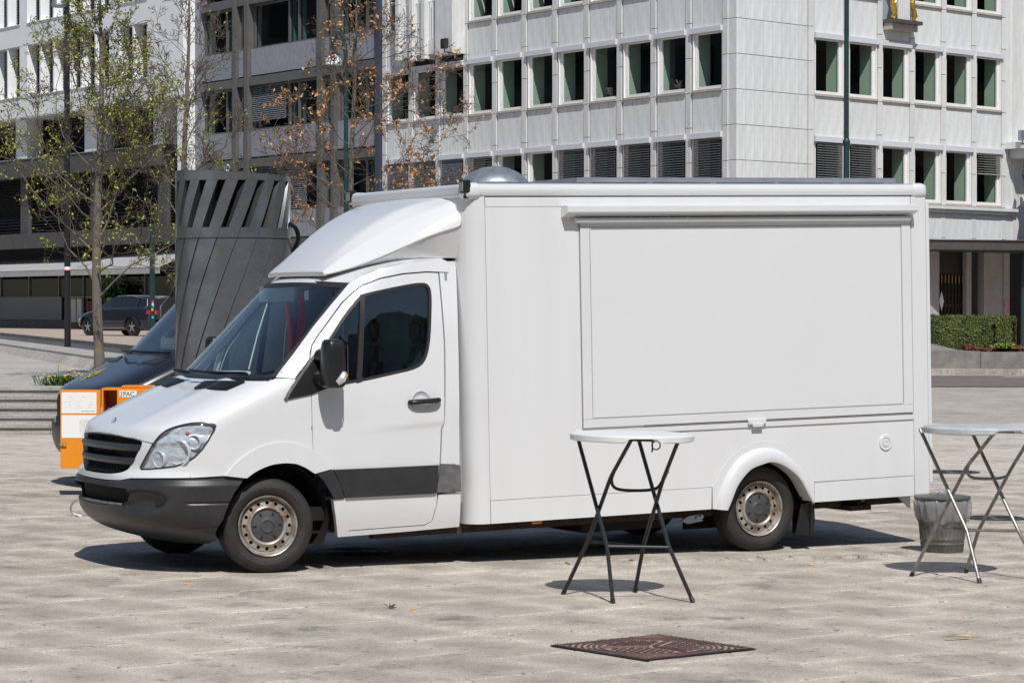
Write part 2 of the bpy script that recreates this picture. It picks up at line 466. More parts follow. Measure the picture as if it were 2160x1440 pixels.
for k in range(24):
    s0 = -20 + k * 2.1; s1 = s0 + 2.09
    b_ = MB(); P8 = [RD(s0, 11.2, -0.1), RD(s1, 11.2, -0.1), RD(s1, 11.5, -0.1), RD(s0, 11.5, -0.1), RD(s0, 11.22, 0.19), RD(s1, 11.22, 0.19), RD(s1, 11.5, 0.20), RD(s0, 11.5, 0.20)]
    b_.add([tuple(Vector(p) - kl) for p in P8], [(4,5,6,7),(0,1,5,4),(1,2,6,5),(2,3,7,6),(3,0,4,7)])
    b_.build("kerb_stone", M_KERB, kb)
quad("forecourt", M_PINK, [RD(-25, 11.5, 0.192), RD(40, 11.5, 0.192), RD(40, 40, 0.192), RD(-25, 40, 0.192)], "light paved forecourt in front of the stone building")

# ================================================================== the food truck
M_WHITE = mat("white_paint", (0.66, 0.67, 0.68), 0.26, vary=0.04, scale=1.3, coat=0.55, detail=8)
M_WHITE2 = mat("white_box_panel", (0.675, 0.685, 0.695), 0.40, c2=(0.65, 0.656, 0.662), scale=1.6, stretch=(2.6, 2.6, 0.22), detail=9, bump=0.012, bscale=3.0)
M_HATCH = mat("hatch_panel_paint", (0.655, 0.665, 0.675), 0.45, vary=0.03, scale=1.1, detail=8, bump=0.01, bscale=2.5)
M_PLAST = mat("grey_bumper_plastic", (0.031, 0.031, 0.033), 0.38, c2=(0.020, 0.020, 0.022), scale=5, bump=0.10, bscale=260, detail=8)
M_PLAST2 = mat("faded_trim_plastic", (0.15, 0.15, 0.152), 0.55, vary=0.45, scale=14)
M_BLACK = mat("black_plastic", (0.012, 0.012, 0.013), 0.38, vary=0.3, scale=9)
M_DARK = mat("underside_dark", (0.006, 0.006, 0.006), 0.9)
M_RUBBER = mat("tyre_rubber", (0.015, 0.0145, 0.014), 0.75, c2=(0.030, 0.027, 0.023), scale=9, bump=0.2, bscale=60, detail=8)
M_STEEL = mat("wheel_steel", (0.44, 0.41, 0.37), 0.38, metal=0.45, c2=(0.20, 0.12, 0.07), scale=11, contrast=(0.34, 0.56), detail=9)
M_HUB = mat("hub_cap_grey", (0.065, 0.065, 0.068), 0.6, vary=0.35, scale=18)
M_CHROME = mat("chrome", (0.72, 0.73, 0.75), 0.12, metal=1.0)
M_REFL = mat("lamp_reflector", (0.74, 0.77, 0.80), 0.22, metal=0.25, c2=(0.40, 0.45, 0.50), scale=22, stretch=(1, 1, 3))
M_BOWL = mat("lamp_bowl", (0.72, 0.74, 0.77), 0.2, metal=0.35)
M_AMBER = mat("amber_lens", (0.85, 0.27, 0.01), 0.25, vary=0.35, scale=60)
M_LENS = glass("clear_lamp_lens", (0.93, 0.95, 0.97), 1.0, 0.02, 1.5)
M_WIND = glass("windscreen_glass", (0.80, 0.92, 0.93), 1.0, 0.0, 1.9)
M_SIDEG = glass("side_window_glass", (0.36, 0.46, 0.48), 1.0, 0.0, 1.75)
M_SEAL = mat("window_rubber", (0.018, 0.018, 0.019), 0.55)
M_RUST = mat("rusty_frame", (0.055, 0.035, 0.024), 0.85, vary=0.6, scale=9, bump=0.2)
M_SEAT = mat("seat_cloth", (0.17, 0.175, 0.18), 0.9, vary=0.3, scale=20)
M_DASH = mat("dashboard_plastic", (0.24, 0.27, 0.28), 0.7, vary=0.2)
M_LINING = mat("cab_lining", (0.30, 0.34, 0.36), 0.8, vary=0.2, scale=3)
M_RED = mat("red_strap", (0.80, 0.035, 0.045), 0.7, vary=0.25, scale=20)
M_PAPER = mat("white_paper", (0.78, 0.78, 0.76), 0.8)
M_GALV = mat("galvanised", (0.42, 0.46, 0.49), 0.42, metal=0.7, c2=(0.27, 0.31, 0.34), scale=14, detail=8)
M_ALU = mat("aluminium", (0.55, 0.57, 0.60), 0.35, metal=0.8, vary=0.2, scale=5)

def pchip(xs,ys):
    n=len(xs);h=[xs[i+1]-xs[i] for i in range(n-1)];d=[(ys[i+1]-ys[i])/h[i] for i in range(n-1)]
    m=[0]*n;m[0]=d[0];m[-1]=d[-1]
    for i in range(1,n-1):
        if d[i-1]*d[i]>0:
            w1=2*h[i]+h[i-1];w2=h[i]+2*h[i-1];m[i]=(w1+w2)/(w1/d[i-1]+w2/d[i])
    def f(x):
        if x<=xs[0]: return ys[0]+m[0]*(x-xs[0])
        if x>=xs[-1]: return ys[-1]+m[-1]*(x-xs[-1])
        i=0
        while x>xs[i+1]: i+=1
        t=(x-xs[i])/h[i]
        return ((1+2*t)*(1-t)**2)*ys[i]+t*(1-t)**2*h[i]*m[i]+t*t*(3-2*t)*ys[i+1]+t*t*(t-1)*h[i]*m[i+1]
    return f
F_uf=pchip([.18,.25,.32,.45,.60,.71,.76,.90,1.00,1.06,1.11,1.16,1.22,1.31,1.41,1.60,1.86,2.11,2.20,2.26],
           [-.50,-.72,-.86,-.97,-1.0,-.99,-.95,-.94,-.91,-.87,-.775,-.66,-.53,-.335,-.125,.075,.33,.575,.68,.78])
F_d=pchip([.18,.6,.9,1.06,1.2,1.38,1.5,2.2],[.66,.70,.66,.62,.60,.58,.50,.44])
F_n=pchip([.18,.75,.95,1.08,1.2,1.36,1.48,2.2],[2.5,2.6,2.8,3.2,3.8,3.8,3.2,3.0])
F_h=pchip([.18,.45,.8,1.15,1.45,1.8,2.2],[.93,.985,1.0,.995,.97,.93,.87])
def M(phi,z):
    uf=F_uf(z);de=F_d(z);n=F_n(z);hw=F_h(z);u0=uf+de
    if phi<0: return (u0-phi*hw,1-hw,z)
    if phi>math.pi: return (u0+(phi-math.pi)*hw,1+hw,z)
    c,s=math.cos(phi),math.sin(phi)
    r=1/((abs(c)/hw)**n+(abs(s)/de)**n)**(1/n)
    return (u0-r*s,1-r*c,z)
def S(u,z):
    uf=F_uf(z);de=F_d(z);n=F_n(z);hw=F_h(z);u0=uf+de
    k=0 if u>=u0 else min(1,(u0-u)/de)
    return (u,1-hw*max(0,(1-k**n))**(1/n),z)
def Fr(w,z):
    uf=F_uf(z);de=F_d(z);n=F_n(z);hw=F_h(z);u0=uf+de
    k=min(1,abs(w-1)/hw)
    return (u0-de*(1-k**n)**(1/n),w,z)
HEADLIGHT = [(0.7557, 0.7748), (0.7499, 0.7883), (0.7034, 0.8399), (0.6541, 0.8948), (0.6034, 0.9626), (0.5684, 1.0066), (0.5247, 1.0505), (0.4818, 1.0774), (0.4495, 1.092), (0.4127, 1.1026), (0.3491, 1.1072), (0.2383, 1.0936), (0.1971, 1.0802), (0.1704, 1.0441), (0.1942, 0.9785), (0.2385, 0.9128), (0.2954, 0.8601), (0.3599, 0.8203), (0.444, 0.7931), (0.5384, 0.7795), (0.6606, 0.7682), (0.7405, 0.7641)]
HOOD_NEAR = [(0.7184, 0.971), (0.6215, 0.957), (0.6034, 0.9626), (0.5684, 1.0066), (0.5247, 1.0505), (0.4818, 1.0774), (0.4495, 1.092), (0.4127, 1.1026), (0.4538, 1.1521), (0.468, 1.2181), (0.4383, 1.2913), (0.4291, 1.3748), (0.3936, 1.4153)]
GRILLE_NEAR = [(0.9359, 0.9944), (0.7218, 0.9743), (0.7272, 0.9435), (0.7641, 0.891), (0.8431, 0.8091), (0.9176, 0.7547), (0.9743, 0.729), (1.0841, 0.7213)]
BARS = [(0.7224, 0.9471), (0.7527, 0.8948), (0.7955, 0.85), (0.8503, 0.7917)]
MASK_NEAR = [(0.3599, 0.8203), (0.3017, 0.7115), (0.522, 0.7077), (0.8057, 0.6985), (0.9571, 0.6786)]
BUMP_TOP = [(-0.1032, 0.6998), (0.0618, 0.7183), (0.308, 0.7059), (0.5218, 0.7043), (0.8053, 0.6951), (0.8954, 0.6846), (1.0596, 0.6708)]
BUMP_ARCH = [(-0.1032, 0.6998), (-0.061, 0.6564), (-0.0181, 0.6027), (0.0274, 0.5249), (0.0984, 0.4125), (0.315, 0.2555)]
BUMP_BOT = [(0.315, 0.2555), (0.5185, 0.2133), (0.7915, 0.1965), (1.827, 0.1622)]
BUMP_HOLE = [(1.2733, 0.6274), (0.8362, 0.6229), (0.856, 0.5751), (0.9048, 0.512), (0.9857, 0.4877), (1.3398, 0.481)]
FOG = [(0.5223, 0.5704)]
FOGR = [(0.4755, 0.5713)]
CREASE = [(0.3244, 0.5287), (0.0348, 0.5258)]
LOGO = [(1.622, 1.0858)]
DOOR = [(0.3389, 1.5385), (0.3491, 1.5904), (0.3728, 1.6493), (0.4166, 1.7083), (0.5043, 1.8094), (0.6398, 1.9638), (0.7298, 2.0415), (0.8062, 2.0947), (0.9367, 2.1447), (1.1331, 2.1813), (1.3325, 2.1969), (1.4281, 2.1939), (1.4343, 1.9644), (1.4389, 1.6783), (1.4275, 1.393), (1.4088, 1.062), (1.3885, 1.0196), (1.3755, 0.7597), (1.3547, 0.4527), (1.3246, 0.3311), (1.2681, 0.3043), (0.6374, 0.2859), (0.6071, 0.4929), (0.5903, 0.5462), (0.5536, 0.6422), (0.4912, 0.7421), (0.4149, 0.821), (0.343, 0.8681), (0.337, 1.0768), (0.3348, 1.3026)]
FENDER = [(0.4127, 1.1026), (0.3491, 1.1072), (0.2943, 1.1005), (0.2383, 1.0936), (0.1971, 1.0802), (0.1704, 1.0441), (0.1942, 0.9785), (0.2385, 0.9128), (0.2954, 0.8601), (0.3599, 0.8203), (0.3483, 0.7654), (0.3017, 0.7115), (0.2605, 0.7138), (0.2194, 0.7159), (0.178, 0.7177), (0.1217, 0.7199), (0.064, 0.7217), (0.007, 0.7156), (-0.0485, 0.7094), (-0.103, 0.7032), (-0.1525, 0.7424), (-0.218, 0.7747), (-0.2902, 0.7934), (-0.3373, 0.7973), (-0.3845, 0.8012), (-0.429, 0.7966), (-0.4736, 0.7918), (-0.5436, 0.7621), (-0.6463, 0.7182), (-0.6627, 0.716), (-0.7158, 0.7307), (-0.7667, 0.7455), (-0.7211, 0.7868), (-0.6862, 0.8279), (-0.6172, 0.8752), (-0.6189, 0.9256), (-0.6155, 0.9761), (-0.6051, 1.0265), (-0.5632, 1.0769), (-0.4755, 1.1207), (-0.3787, 1.1645), (-0.2891, 1.2083), (-0.1982, 1.252), (-0.1067, 1.2957), (-0.0707, 1.2862), (-0.0349, 1.2766), (0.0005, 1.2671), (0.0358, 1.2577), (0.1282, 1.3192), (0.1948, 1.3653), (0.2298, 1.4114), (0.2792, 1.4129), (0.3277, 1.4142), (0.376, 1.4153), (0.4096, 1.395), (0.4291, 1.3748), (0.4325, 1.3538), (0.4335, 1.3329), (0.4352, 1.3121), (0.4383, 1.2913), (0.4458, 1.2729), (0.4531, 1.2546), (0.4604, 1.2363), (0.468, 1.2181), (0.4637, 1.1961), (0.4594, 1.1741), (0.4538, 1.1521)]
ARCH_IN = [(-0.1877, 0.6996), (-0.1215, 0.7424), (-0.0474, 0.7747), (0.0233, 0.7934), (0.1168, 0.8012), (0.2069, 0.7918), (0.2786, 0.7621), (0.3507, 0.7182)]
ARCH_OUT = [(-0.3494, 0.7215), (-0.2839, 0.7985), (-0.1842, 0.8747), (-0.0618, 0.9301), (0.1137, 0.9535), (0.2639, 0.9222), (0.3771, 0.8603), (0.4912, 0.7491)]
APILLAR = [(0.0865, 1.4221), (0.2448, 1.5973), (0.4136, 1.7883), (0.5772, 1.9603), (0.7228, 2.1091), (0.8117, 2.166), (0.9533, 2.2233), (1.1797, 2.2745), (1.4605, 2.3055), (1.507, 2.2843), (1.5199, 2.2412), (1.5169, 2.2016), (1.4289, 2.2046), (1.3333, 2.2076), (1.1339, 2.192), (0.9382, 2.1554), (0.8087, 2.1054), (0.7325, 2.0521), (0.6357, 1.9708), (0.5, 1.8163), (0.4121, 1.7152), (0.368, 1.6562), (0.3398, 1.5939), (0.3341, 1.5558), (0.2134, 1.4183)]
WINDOW = [(0.4409, 1.6317), (0.4947, 1.6977), (0.6408, 1.8934), (0.7682, 2.0203), (0.8025, 2.038), (1.0474, 2.0884), (1.2915, 2.1286), (1.353, 2.1002), (1.3628, 2.0215), (1.3466, 1.8571), (1.3278, 1.6861), (1.288, 1.544), (1.2132, 1.4737), (0.9871, 1.4303), (0.7596, 1.3874), (0.6432, 1.3714), (0.4618, 1.339), (0.3468, 1.3163)]
DIVIDER = [(0.7728, 2.0274), (0.8091, 2.0345), (0.744, 1.3841), (0.7011, 1.3741)]
SAIL = [(0.1108, 1.2577), (0.1473, 1.3192), (0.3443, 1.5558), (0.4417, 1.6387), (0.4618, 1.339), (0.3269, 1.2958)]
STRIP = [(0.4989, 0.7419), (0.8762, 0.7452), (1.3636, 0.7529), (1.3515, 0.5531), (1.332, 0.5394), (0.5983, 0.5319), (0.5575, 0.6386)]
STRIP2 = [(1.3795, 0.7524), (1.5433, 0.7479), (1.5554, 0.5465), (1.3477, 0.5461)]
STRIP0 = [(0.3697, 0.7142), (0.4912, 0.7421), (0.5537, 0.6387), (0.5907, 0.5321), (0.5066, 0.5279), (0.4667, 0.5959), (0.4159, 0.6674)]
SILL = [(0.5068, 0.5209), (0.5985, 0.5248), (0.6148, 0.4926), (0.6459, 0.2784), (1.277, 0.2967), (1.333, 0.3272), (1.3627, 0.4524), (1.372, 0.531), (1.5556, 0.5393), (1.5628, 0.2782), (1.1352, 0.2588), (0.5619, 0.2389), (0.5207, 0.4396)]
BPILLAR = [(1.4404, 2.1975), (1.5163, 2.1944), (1.5239, 2.2413), (1.5843, 2.2417), (1.5635, 1.7492), (1.5408, 1.07), (1.5433, 0.7551), (1.3874, 0.7594), (1.4004, 1.0194), (1.4208, 1.0617), (1.4395, 1.3929), (1.4509, 1.6782), (1.4463, 1.9644)]
HANDLE = [(1.1149, 1.2272), (1.3723, 1.2372)]
HANDCUP = [(1.2214, 1.229)]
CREASE2 = [(0.6259, 0.9834), (0.7997, 1.0217), (1.1119, 1.0503), (1.4089, 1.0655)]
MIRROR = [(0.4332, 1.677), (0.6236, 1.676), (0.6345, 1.3505), (0.3932, 1.3365)]
B_CORNERS = [(-0.017, 2.473), (-0.0368, 0.0054), (4.0988, -0.0101), (4.1223, 2.5618)]
B_LINE_TOP = [(-0.017, 2.473), (4.0856, 2.4166)]
B_LINE_LOW = [(-0.0332, 0.1778), (3.9227, 0.1644)]
B_AWN = [(0.6353, 2.4033), (3.9477, 2.394), (3.9467, 2.3395), (0.6342, 2.3491)]
B_ROLL = [(0.751, 2.3432), (3.9094, 2.3298), (3.9085, 2.2791), (0.75, 2.2959)]
B_FRAME = [(0.7847, 2.2787), (3.9286, 2.2841), (3.9313, 0.6232), (0.8315, 0.6801)]
B_PANEL = [(0.8892, 2.2525), (3.8272, 2.2612), (3.8692, 0.6532), (0.8872, 0.7218)]
B_LATCH = [(2.3018, 0.6822), (2.4677, 0.6222)]
B_CAP = [(3.6497, 0.4514), (3.7118, 0.4486)]
B_REARPOST = [(3.9646, 2.4091), (3.9441, 0.0179)]
B_FLO = [(1.9991, -0.0041), (2.0173, 0.1048), (2.0945, 0.2578), (2.2088, 0.3886), (2.3599, 0.4552), (2.5109, 0.4641), (2.6617, 0.4095), (2.7994, 0.286), (2.8862, 0.1431), (2.9255, -0.0138)]
B_FLI = [(2.0891, -0.0144), (2.1277, 0.0568), (2.1922, 0.1793), (2.3066, 0.2892), (2.4328, 0.3304), (2.5211, 0.342), (2.6343, 0.3047), (2.7597, 0.2135), (2.8342, 0.1032), (2.8837, 0.0152)]
B_FLX = [(1.9684, 0.0049), (1.9877, 0.1691), (2.0838, 0.3422), (2.2099, 0.4463), (2.3609, 0.5025), (2.4866, 0.5106), (2.6627, 0.4625), (2.8131, 0.3385), (2.9129, 0.195), (2.9379, 0.1617)]
B_MARK = [(0.4498, -0.0161), (3.4744, -0.023)]
B_FLAP = [(2.8658, -0.0138), (2.9865, -0.005), (2.9931, -0.1483), (2.9721, -0.2746), (2.8058, -0.2529)]
B_STRIPR = [(4.1101, 2.4283), (4.1251, 0.095)]
B_SOLAR = [(0.5895, 2.6267), (0.9611, 2.6274), (4.0449, 2.6334), (4.044, 2.5858)]
B_SOLAR2 = [(0.9611, 2.6274), (4.0449, 2.6334), (4.044, 2.5858)]
B_DOME = [(0.1396, 2.6003), (0.6726, 2.6008), (0.4049, 2.7194)]
B_LIGHT = [(-0.1569, 2.5457)]
B_TOPFAR = [(-0.2082, 2.5393)]
DEF_E = [(0.552, 0.22, 2.168), (0.723, 0.17, 2.211), (1.007, 0.11, 2.319), (1.298, 0.06, 2.463), (1.58, 0.04, 2.545)]
DEF_R = [(0.554, 0.24, 2.2), (0.764, 0.26, 2.326), (1.009, 0.28, 2.465), (1.326, 0.28, 2.602), (1.671, 0.26, 2.726)]
DEF_TOP = [(1.447, 1.5, 2.765), (1.613, 0.7, 2.788), (1.664, 0.35, 2.795)]
DEF_FARTOP = [(1.423, 1.75, 2.792), (1.026, 1.75, 2.538), (0.861, 1.75, 2.403), (0.669, 1.75, 2.193)]
DEF_LIP = [(0.669, 1.75, 2.167), (0.669, 1.75, 2.201), (0.62, 1.0, 2.195), (0.552, 0.22, 2.168)]
ROOF = [(1.458, 0.14, 2.305), (1.179, 0.14, 2.274), (1.578, 0.14, 2.253)]
DEF_RIDGE = [(0.733, 1.45, 2.265), (1.06, 1.45, 2.504), (1.432, 1.45, 2.763)]
WINDOW = chaikin(WINDOW, 2)

CAB_C = Vector((0.6, 1.0, 1.2))
def panel(name, loops, mp, m, parent, off=0.0, th=0.03, da=0.06, db=0.06, disp=None, sharp=38, lip=0.0):
    """sheet cut to an outline and laid on a curved surface mp(a, b), with turned-in edges"""
    if isinstance(loops[0][0], (int, float)): loops = [loops]
    bm = bmesh.new(); edges = []
    for lp in loops:
        vs = [bm.verts.new((p[0], p[1], 0)) for p in lp]
        for i in range(len(vs)): edges.append(bm.edges.new((vs[i], vs[(i+1) % len(vs)])))
    bmesh.ops.triangle_fill(bm, edges=edges, use_beauty=True, use_dissolve=False)
    A = [v.co.x for v in bm.verts]; B = [v.co.y for v in bm.verts]
    for lo, hi, st, no in ((min(A), max(A), da, (1,0,0)), (min(B), max(B), db, (0,1,0))):
        k = math.floor(lo / st) + 1
        while k * st < hi:
            bmesh.ops.bisect_plane(bm, geom=bm.verts[:] + bm.edges[:] + bm.faces[:], dist=1e-6,
                                   plane_co=(k*st, k*st, 0), plane_no=no)
            k += 1
    NR = {}
    e = 1e-3
    for v in list(bm.verts):
        a, b = v.co.x, v.co.y
        p = Vector(mp(a, b)); pa = Vector(mp(a + e, b)) - Vector(mp(a - e, b)); pb = Vector(mp(a, b + e)) - Vector(mp(a, b - e))
        n = pa.cross(pb)
        n = n.normalized() if n.length > 1e-12 else (p - CAB_C).normalized()
        if n.dot(p - CAB_C) < 0: n = -n
        d = off + (disp(a, b) if disp else 0.0)
        v.co = p + n * d; NR[v] = n
    bmesh.ops.recalc_face_normals(bm, faces=bm.faces[:])
    be = [ed for ed in bm.edges if len(ed.link_faces) == 1]
    if th:
        new = {}
        for ed in be:
            for v in ed.verts:
                if v not in new: new[v] = bm.verts.new(v.co - NR[v] * th)
        for ed in be:
            a, b = ed.verts
            try: bm.faces.new((a, b, new[b], new[a]))
            except ValueError: pass
        if lip:
            for ed in be:
                for v in ed.verts: pass
    me = bpy.data.meshes.new(name)
    bmesh.ops.recalc_face_normals(bm, faces=bm.faces[:])
    bm.to_mesh(me); bm.free()
    me.polygons.foreach_set("use_smooth", [True] * len(me.polygons))
    # make the outer skin face outwards
    me.materials.append(m)
    me.set_sharp_from_angle(angle=R(sharp))
    return ob(name, me, parent)
def Mfar(a, b):
    p = M(a, b); return (p[0], 2 - p[1], p[2])
def Sfar(a, b):
    p = S(a, b); return (p[0], 2 - p[1], p[2])
def mirror_phi(l): return l + [(PI - a, b) for a, b in l[::-1]]
def inset(poly, d):
    """shrink an outline towards its inside by d"""
    k = len(poly); area = sum(poly[i-1][0]*poly[i][1] - poly[i][0]*poly[i-1][1] for i in range(k))
    s = 1 if area > 0 else -1; out = []
    for i in range(k):
        a = Vector(poly[i-1]); p = Vector(poly[i]); b = Vector(poly[(i+1) % k])
        e1 = (p - a).normalized(); e2 = (b - p).normalized()
        n1 = Vector((-e1.y, e1.x)) * s; n2 = Vector((-e2.y, e2.x)) * s
        n = (n1 + n2)
        n = n.normalized() if n.length > 1e-6 else n1
        c = max(0.4, n.dot(n1))
        q = p + n * (d / c); out.append((q.x, q.y))
    return out

truck = empty("food_truck", (-1.7596, 19.299, 0.0114), R(28))
tag(truck, "long white box-bodied food truck with a closed serving hatch, parked on the square", "truck")

# ---- bonnet, wings, doors, pillars
hood_near = [(0.80, 0.985)] + HOOD_NEAR[:-1] + [(0.40, 1.408)]
rear = [(0.40 + (PI - 0.80) * i / 24, 1.408 - 0.010 * math.sin(PI * i / 24)) for i in range(1, 24)]
front_edge = [(PI - 0.80 - (PI - 1.6) * i / 14, 0.985 + 0.022 * math.sin(PI * i / 14)) for i in range(1, 14)]
hood_poly = hood_near + rear + [(PI - a, b) for a, b in hood_near[::-1]] + front_edge
def hood_disp(a, b):
    # two raised ribs running back over the bonnet
    p = M(a, b); d = abs(abs(p[1] - 1.0) - 0.46)
    k = min(1, max(0, (b - 1.03) / 0.12))
    return 0.010 * k * math.exp(-(d / 0.11) ** 2)
hood = panel("bonnet", hood_poly, M, M_WHITE, truck, th=0.035, da=0.05, db=0.02, disp=hood_disp)
# bonnet air vents, black grids with thin slats
VENT = rp([(0.6112, 1.3253), (0.5831, 1.3846), (1.231, 1.3721), (1.1250, 1.3215)], 0.006)
for sgn in (1, -1):
    vp = VENT
    vp = [(a, b) if sgn > 0 else (PI - a, b) for a, b in vp]
    vent = panel("bonnet_vent", vp, M, M_BLACK, hood, off=0.009, th=0.02, da=0.05, db=0.02)
    sl = MB()
    for i in range(11):
        f_ = (i + 0.5) / 11; pts = []
        for j in range(13):
            g_ = j / 12
            a = (0.6112*(1-f_) + 0.5831*f_) * (1-g_) + (1.1250*(1-f_) + 1.231*f_) * g_
            z = (1.3253*(1-f_) + 1.3846*f_) * (1-g_) + (1.3215*(1-f_) + 1.3721*f_) * g_
            p = Vector(M(a if sgn > 0 else PI - a, z)); p.z += 0.014; p.x -= 0.004; pts.append(p)
        sl.tube(pts[0:], 0.0032, 4)
    tag(sl.build("vent_slats", M_PLAST, hood), kind="stuff")
# emblem: a small plain chrome ring on the bonnet nose
lc = Vector(M(PI/2, 1.086)); lb = MB()
ring = [lc + Vector((-0.012 - 0.030*math.sin(2*PI*i/16)*-0.45, 0.030*math.cos(2*PI*i/16), 0.030*math.sin(2*PI*i/16)*0.9)) for i in range(17)]
lb.tube(ring, 0.0045, 6, cap=False)
for k in range(3):
    a = PI/2 + k * 2*PI/3
    lb.tube([lc + Vector((-0.012, 0, 0)), lc + Vector((-0.012 + 0.0135*math.sin(a), 0.029*math.cos(a), 0.027*math.sin(a)))], 0.003, 5)
lb.build("bonnet_badge", M_CHROME, hood)

wing_disp = lambda a, b: 0.0
for far in (False, True):
    mpM = Mfar if far else M; mpS = Sfar if far else S
    fo = panel("front_wing", FENDER, mpM, M_WHITE, truck, th=0.035, da=0.05, db=0.035)
    arch_out = spl(ARCH_OUT, 4); arch_in = spl(ARCH_IN, 4)
    def adisp(a, b): return 0.0
    panel("wheel_arch_flare", [tuple(p) for p in arch_out] + [tuple(p) for p in arch_in[::-1]], mpS, M_WHITE, fo, off=0.014, th=0.03, da=0.05, db=0.05)
    ap = panel("windscreen_pillar", APILLAR, mpS, M_WHITE, truck, off=0.002, th=0.035, da=0.06, db=0.05)
    dloop = DOOR
    wl_ = inset(WINDOW, 0.0)
    def ddisp(a, b):
        # pressed crease rising to the rear of the door
        if a < 0.62 or a > 1.42: return 0.0
        k = min(1, (a - 0.62) / 0.5)
        zc = 0.983 + (1.066 - 0.983) * min(1, ((a - 0.62) / 0.8)) ** 0.6
        t = (b - zc)
        return 0.012 * k * (1 / (1 + math.exp(-t / 0.008))) * math.exp(-max(0, t) / 0.16) 
    door = panel("cab_door", [dloop, inset(WINDOW, 0.002)], mpS, M_WHITE, truck, th=0.04, da=0.055, db=0.02, disp=ddisp)
    # window rubber, glass and divider
    panel("window_seal", [WINDOW, inset(WINDOW, 0.022)], mpS, M_SEAL, door, off=0.001, th=0.025, da=0.08, db=0.08)
    panel("door_window", inset(WINDOW, 0.018), mpS, M_SIDEG, door, off=-0.012, th=0, da=0.15, db=0.15)
    panel("window_divider", DIVIDER, mpS, M_SEAL, door, off=0.004, th=0.03, da=0.1, db=0.1)
    panel("mirror_sail", rp(SAIL, 0.012), mpS, M_BLACK, door, off=0.012, th=0.03, da=0.1, db=0.1)
    sa = [(0.116, 1.262), (0.139, 1.312), (0.338, 1.553), (0.425, 1.634), (0.434, 1.624), (0.352, 1.540), (0.160, 1.305), (0.133, 1.255)]
    panel("sail_trim", sa, mpS, M_PLAST2, door, off=0.016, th=0.012, da=0.1, db=0.1)
    panel("side_strip", STRIP, mpS, M_PLAST, door, off=0.018, th=0.03, da=0.08, db=0.06)
    panel("arch_strip", STRIP0, mpS, M_PLAST, fo, off=0.016, th=0.03, da=0.06, db=0.06)
    bp_ = panel("rear_pillar", BPILLAR, mpS, M_WHITE, truck, th=0.035, da=0.1, db=0.1)
    lowp = [(1.3874, 0.7594-0.006), (1.543, 0.7551-0.006), (1.5545, 0.544), (1.3577, 0.55)]
    panel("pillar_strip", STRIP2, mpS, M_PLAST2, bp_, off=0.016, th=0.03, da=0.1, db=0.1)
    panel("sill", SILL, mpS, M_WHITE, truck, off=0.003, th=0.05, da=0.08, db=0.06)
    # door handle in its round cup
    cup = [(1.2214 + 0.072*math.cos(t*2*PI/24), 1.230 + 0.078*math.sin(t*2*PI/24)) for t in range(24)]
    sgn = -1 if far else 1
    hb = MB(); y0 = S(1.24, 1.23)[1]
    def yy(v): return (2 - v) if far else v
    cb = MB(); cb.lathe([(0.0, 0.012), (0.035, 0.010), (0.06, 0.004), (0.074, -0.002), (0.0785, -0.006)], 28, 'y', (0,0,0))
    cb.v = [(1.2214 + x, yy(y0 - 0.006 + y * 1.0), 1.229 + z) for x, y, z in cb.v]
    cb.build("handle_cup", M_WHITE, door)
    hpts = spl([(1.115, y0 - 0.012, 1.224), (1.15, y0 - 0.042, 1.229), (1.24, y0 - 0.05, 1.233), (1.33, y0 - 0.045, 1.238), (1.372, y0 - 0.014, 1.240)], 5)
    hb.tube([(x, yy(y), z) for x, y, z in hpts], [0.013] + [0.021] * (len(hpts) - 2) + [0.016], 10)
    hb.build("door_handle", M_BLACK, door)

# ---- nose: mask, grille, headlights, bumper
gr_near = [(1.05, 0.997)] + GRILLE_NEAR[0:]
gl = spl([(PI/2, 0.999), (1.25, 0.998), (0.9359, 0.990), (0.7300, 0.970)], 4) + [(0.7250, 0.960)] + spl([(0.7272, 0.9435), (0.7641, 0.891), (0.8431, 0.8091), (0.9176, 0.7547), (1.0, 0.729), (1.2, 0.7155), (PI/2, 0.712)], 4)
gr_poly = [tuple(p) for p in gl] + [(PI - a, b) for a, b in gl[::-1]][1:-1]
mask_outer_near = [(0.7184, 0.9650), (0.6250, 0.951)] + [HEADLIGHT[i] for i in (3, 2, 1)] + [(0.7480, 0.7620), (0.6606, 0.7662), (0.5384, 0.7775), (0.444, 0.7911), (0.3640, 0.8175), (0.3050, 0.7125), (0.52, 0.7090), (0.8057, 0.6998), (0.9571, 0.6800), (1.2, 0.673), (PI/2, 0.671)]
mo = mask_outer_near[:]
mask_poly = [(PI/2, 1.003), (1.2, 1.000), (0.80, 0.981)] + mo
mask_poly = mask_poly + [(PI - a, b) for a, b in mask_poly[::-1]][1:-1]
panel("nose_mask", [mask_poly, gr_poly], M, M_WHITE, truck, th=0.05, da=0.05, db=0.03)
def grille_curve(z): pass
grl = panel("grille", inset(gr_poly, -0.004), M, M_DARK, truck, off=-0.055, th=0, da=0.08, db=0.05)
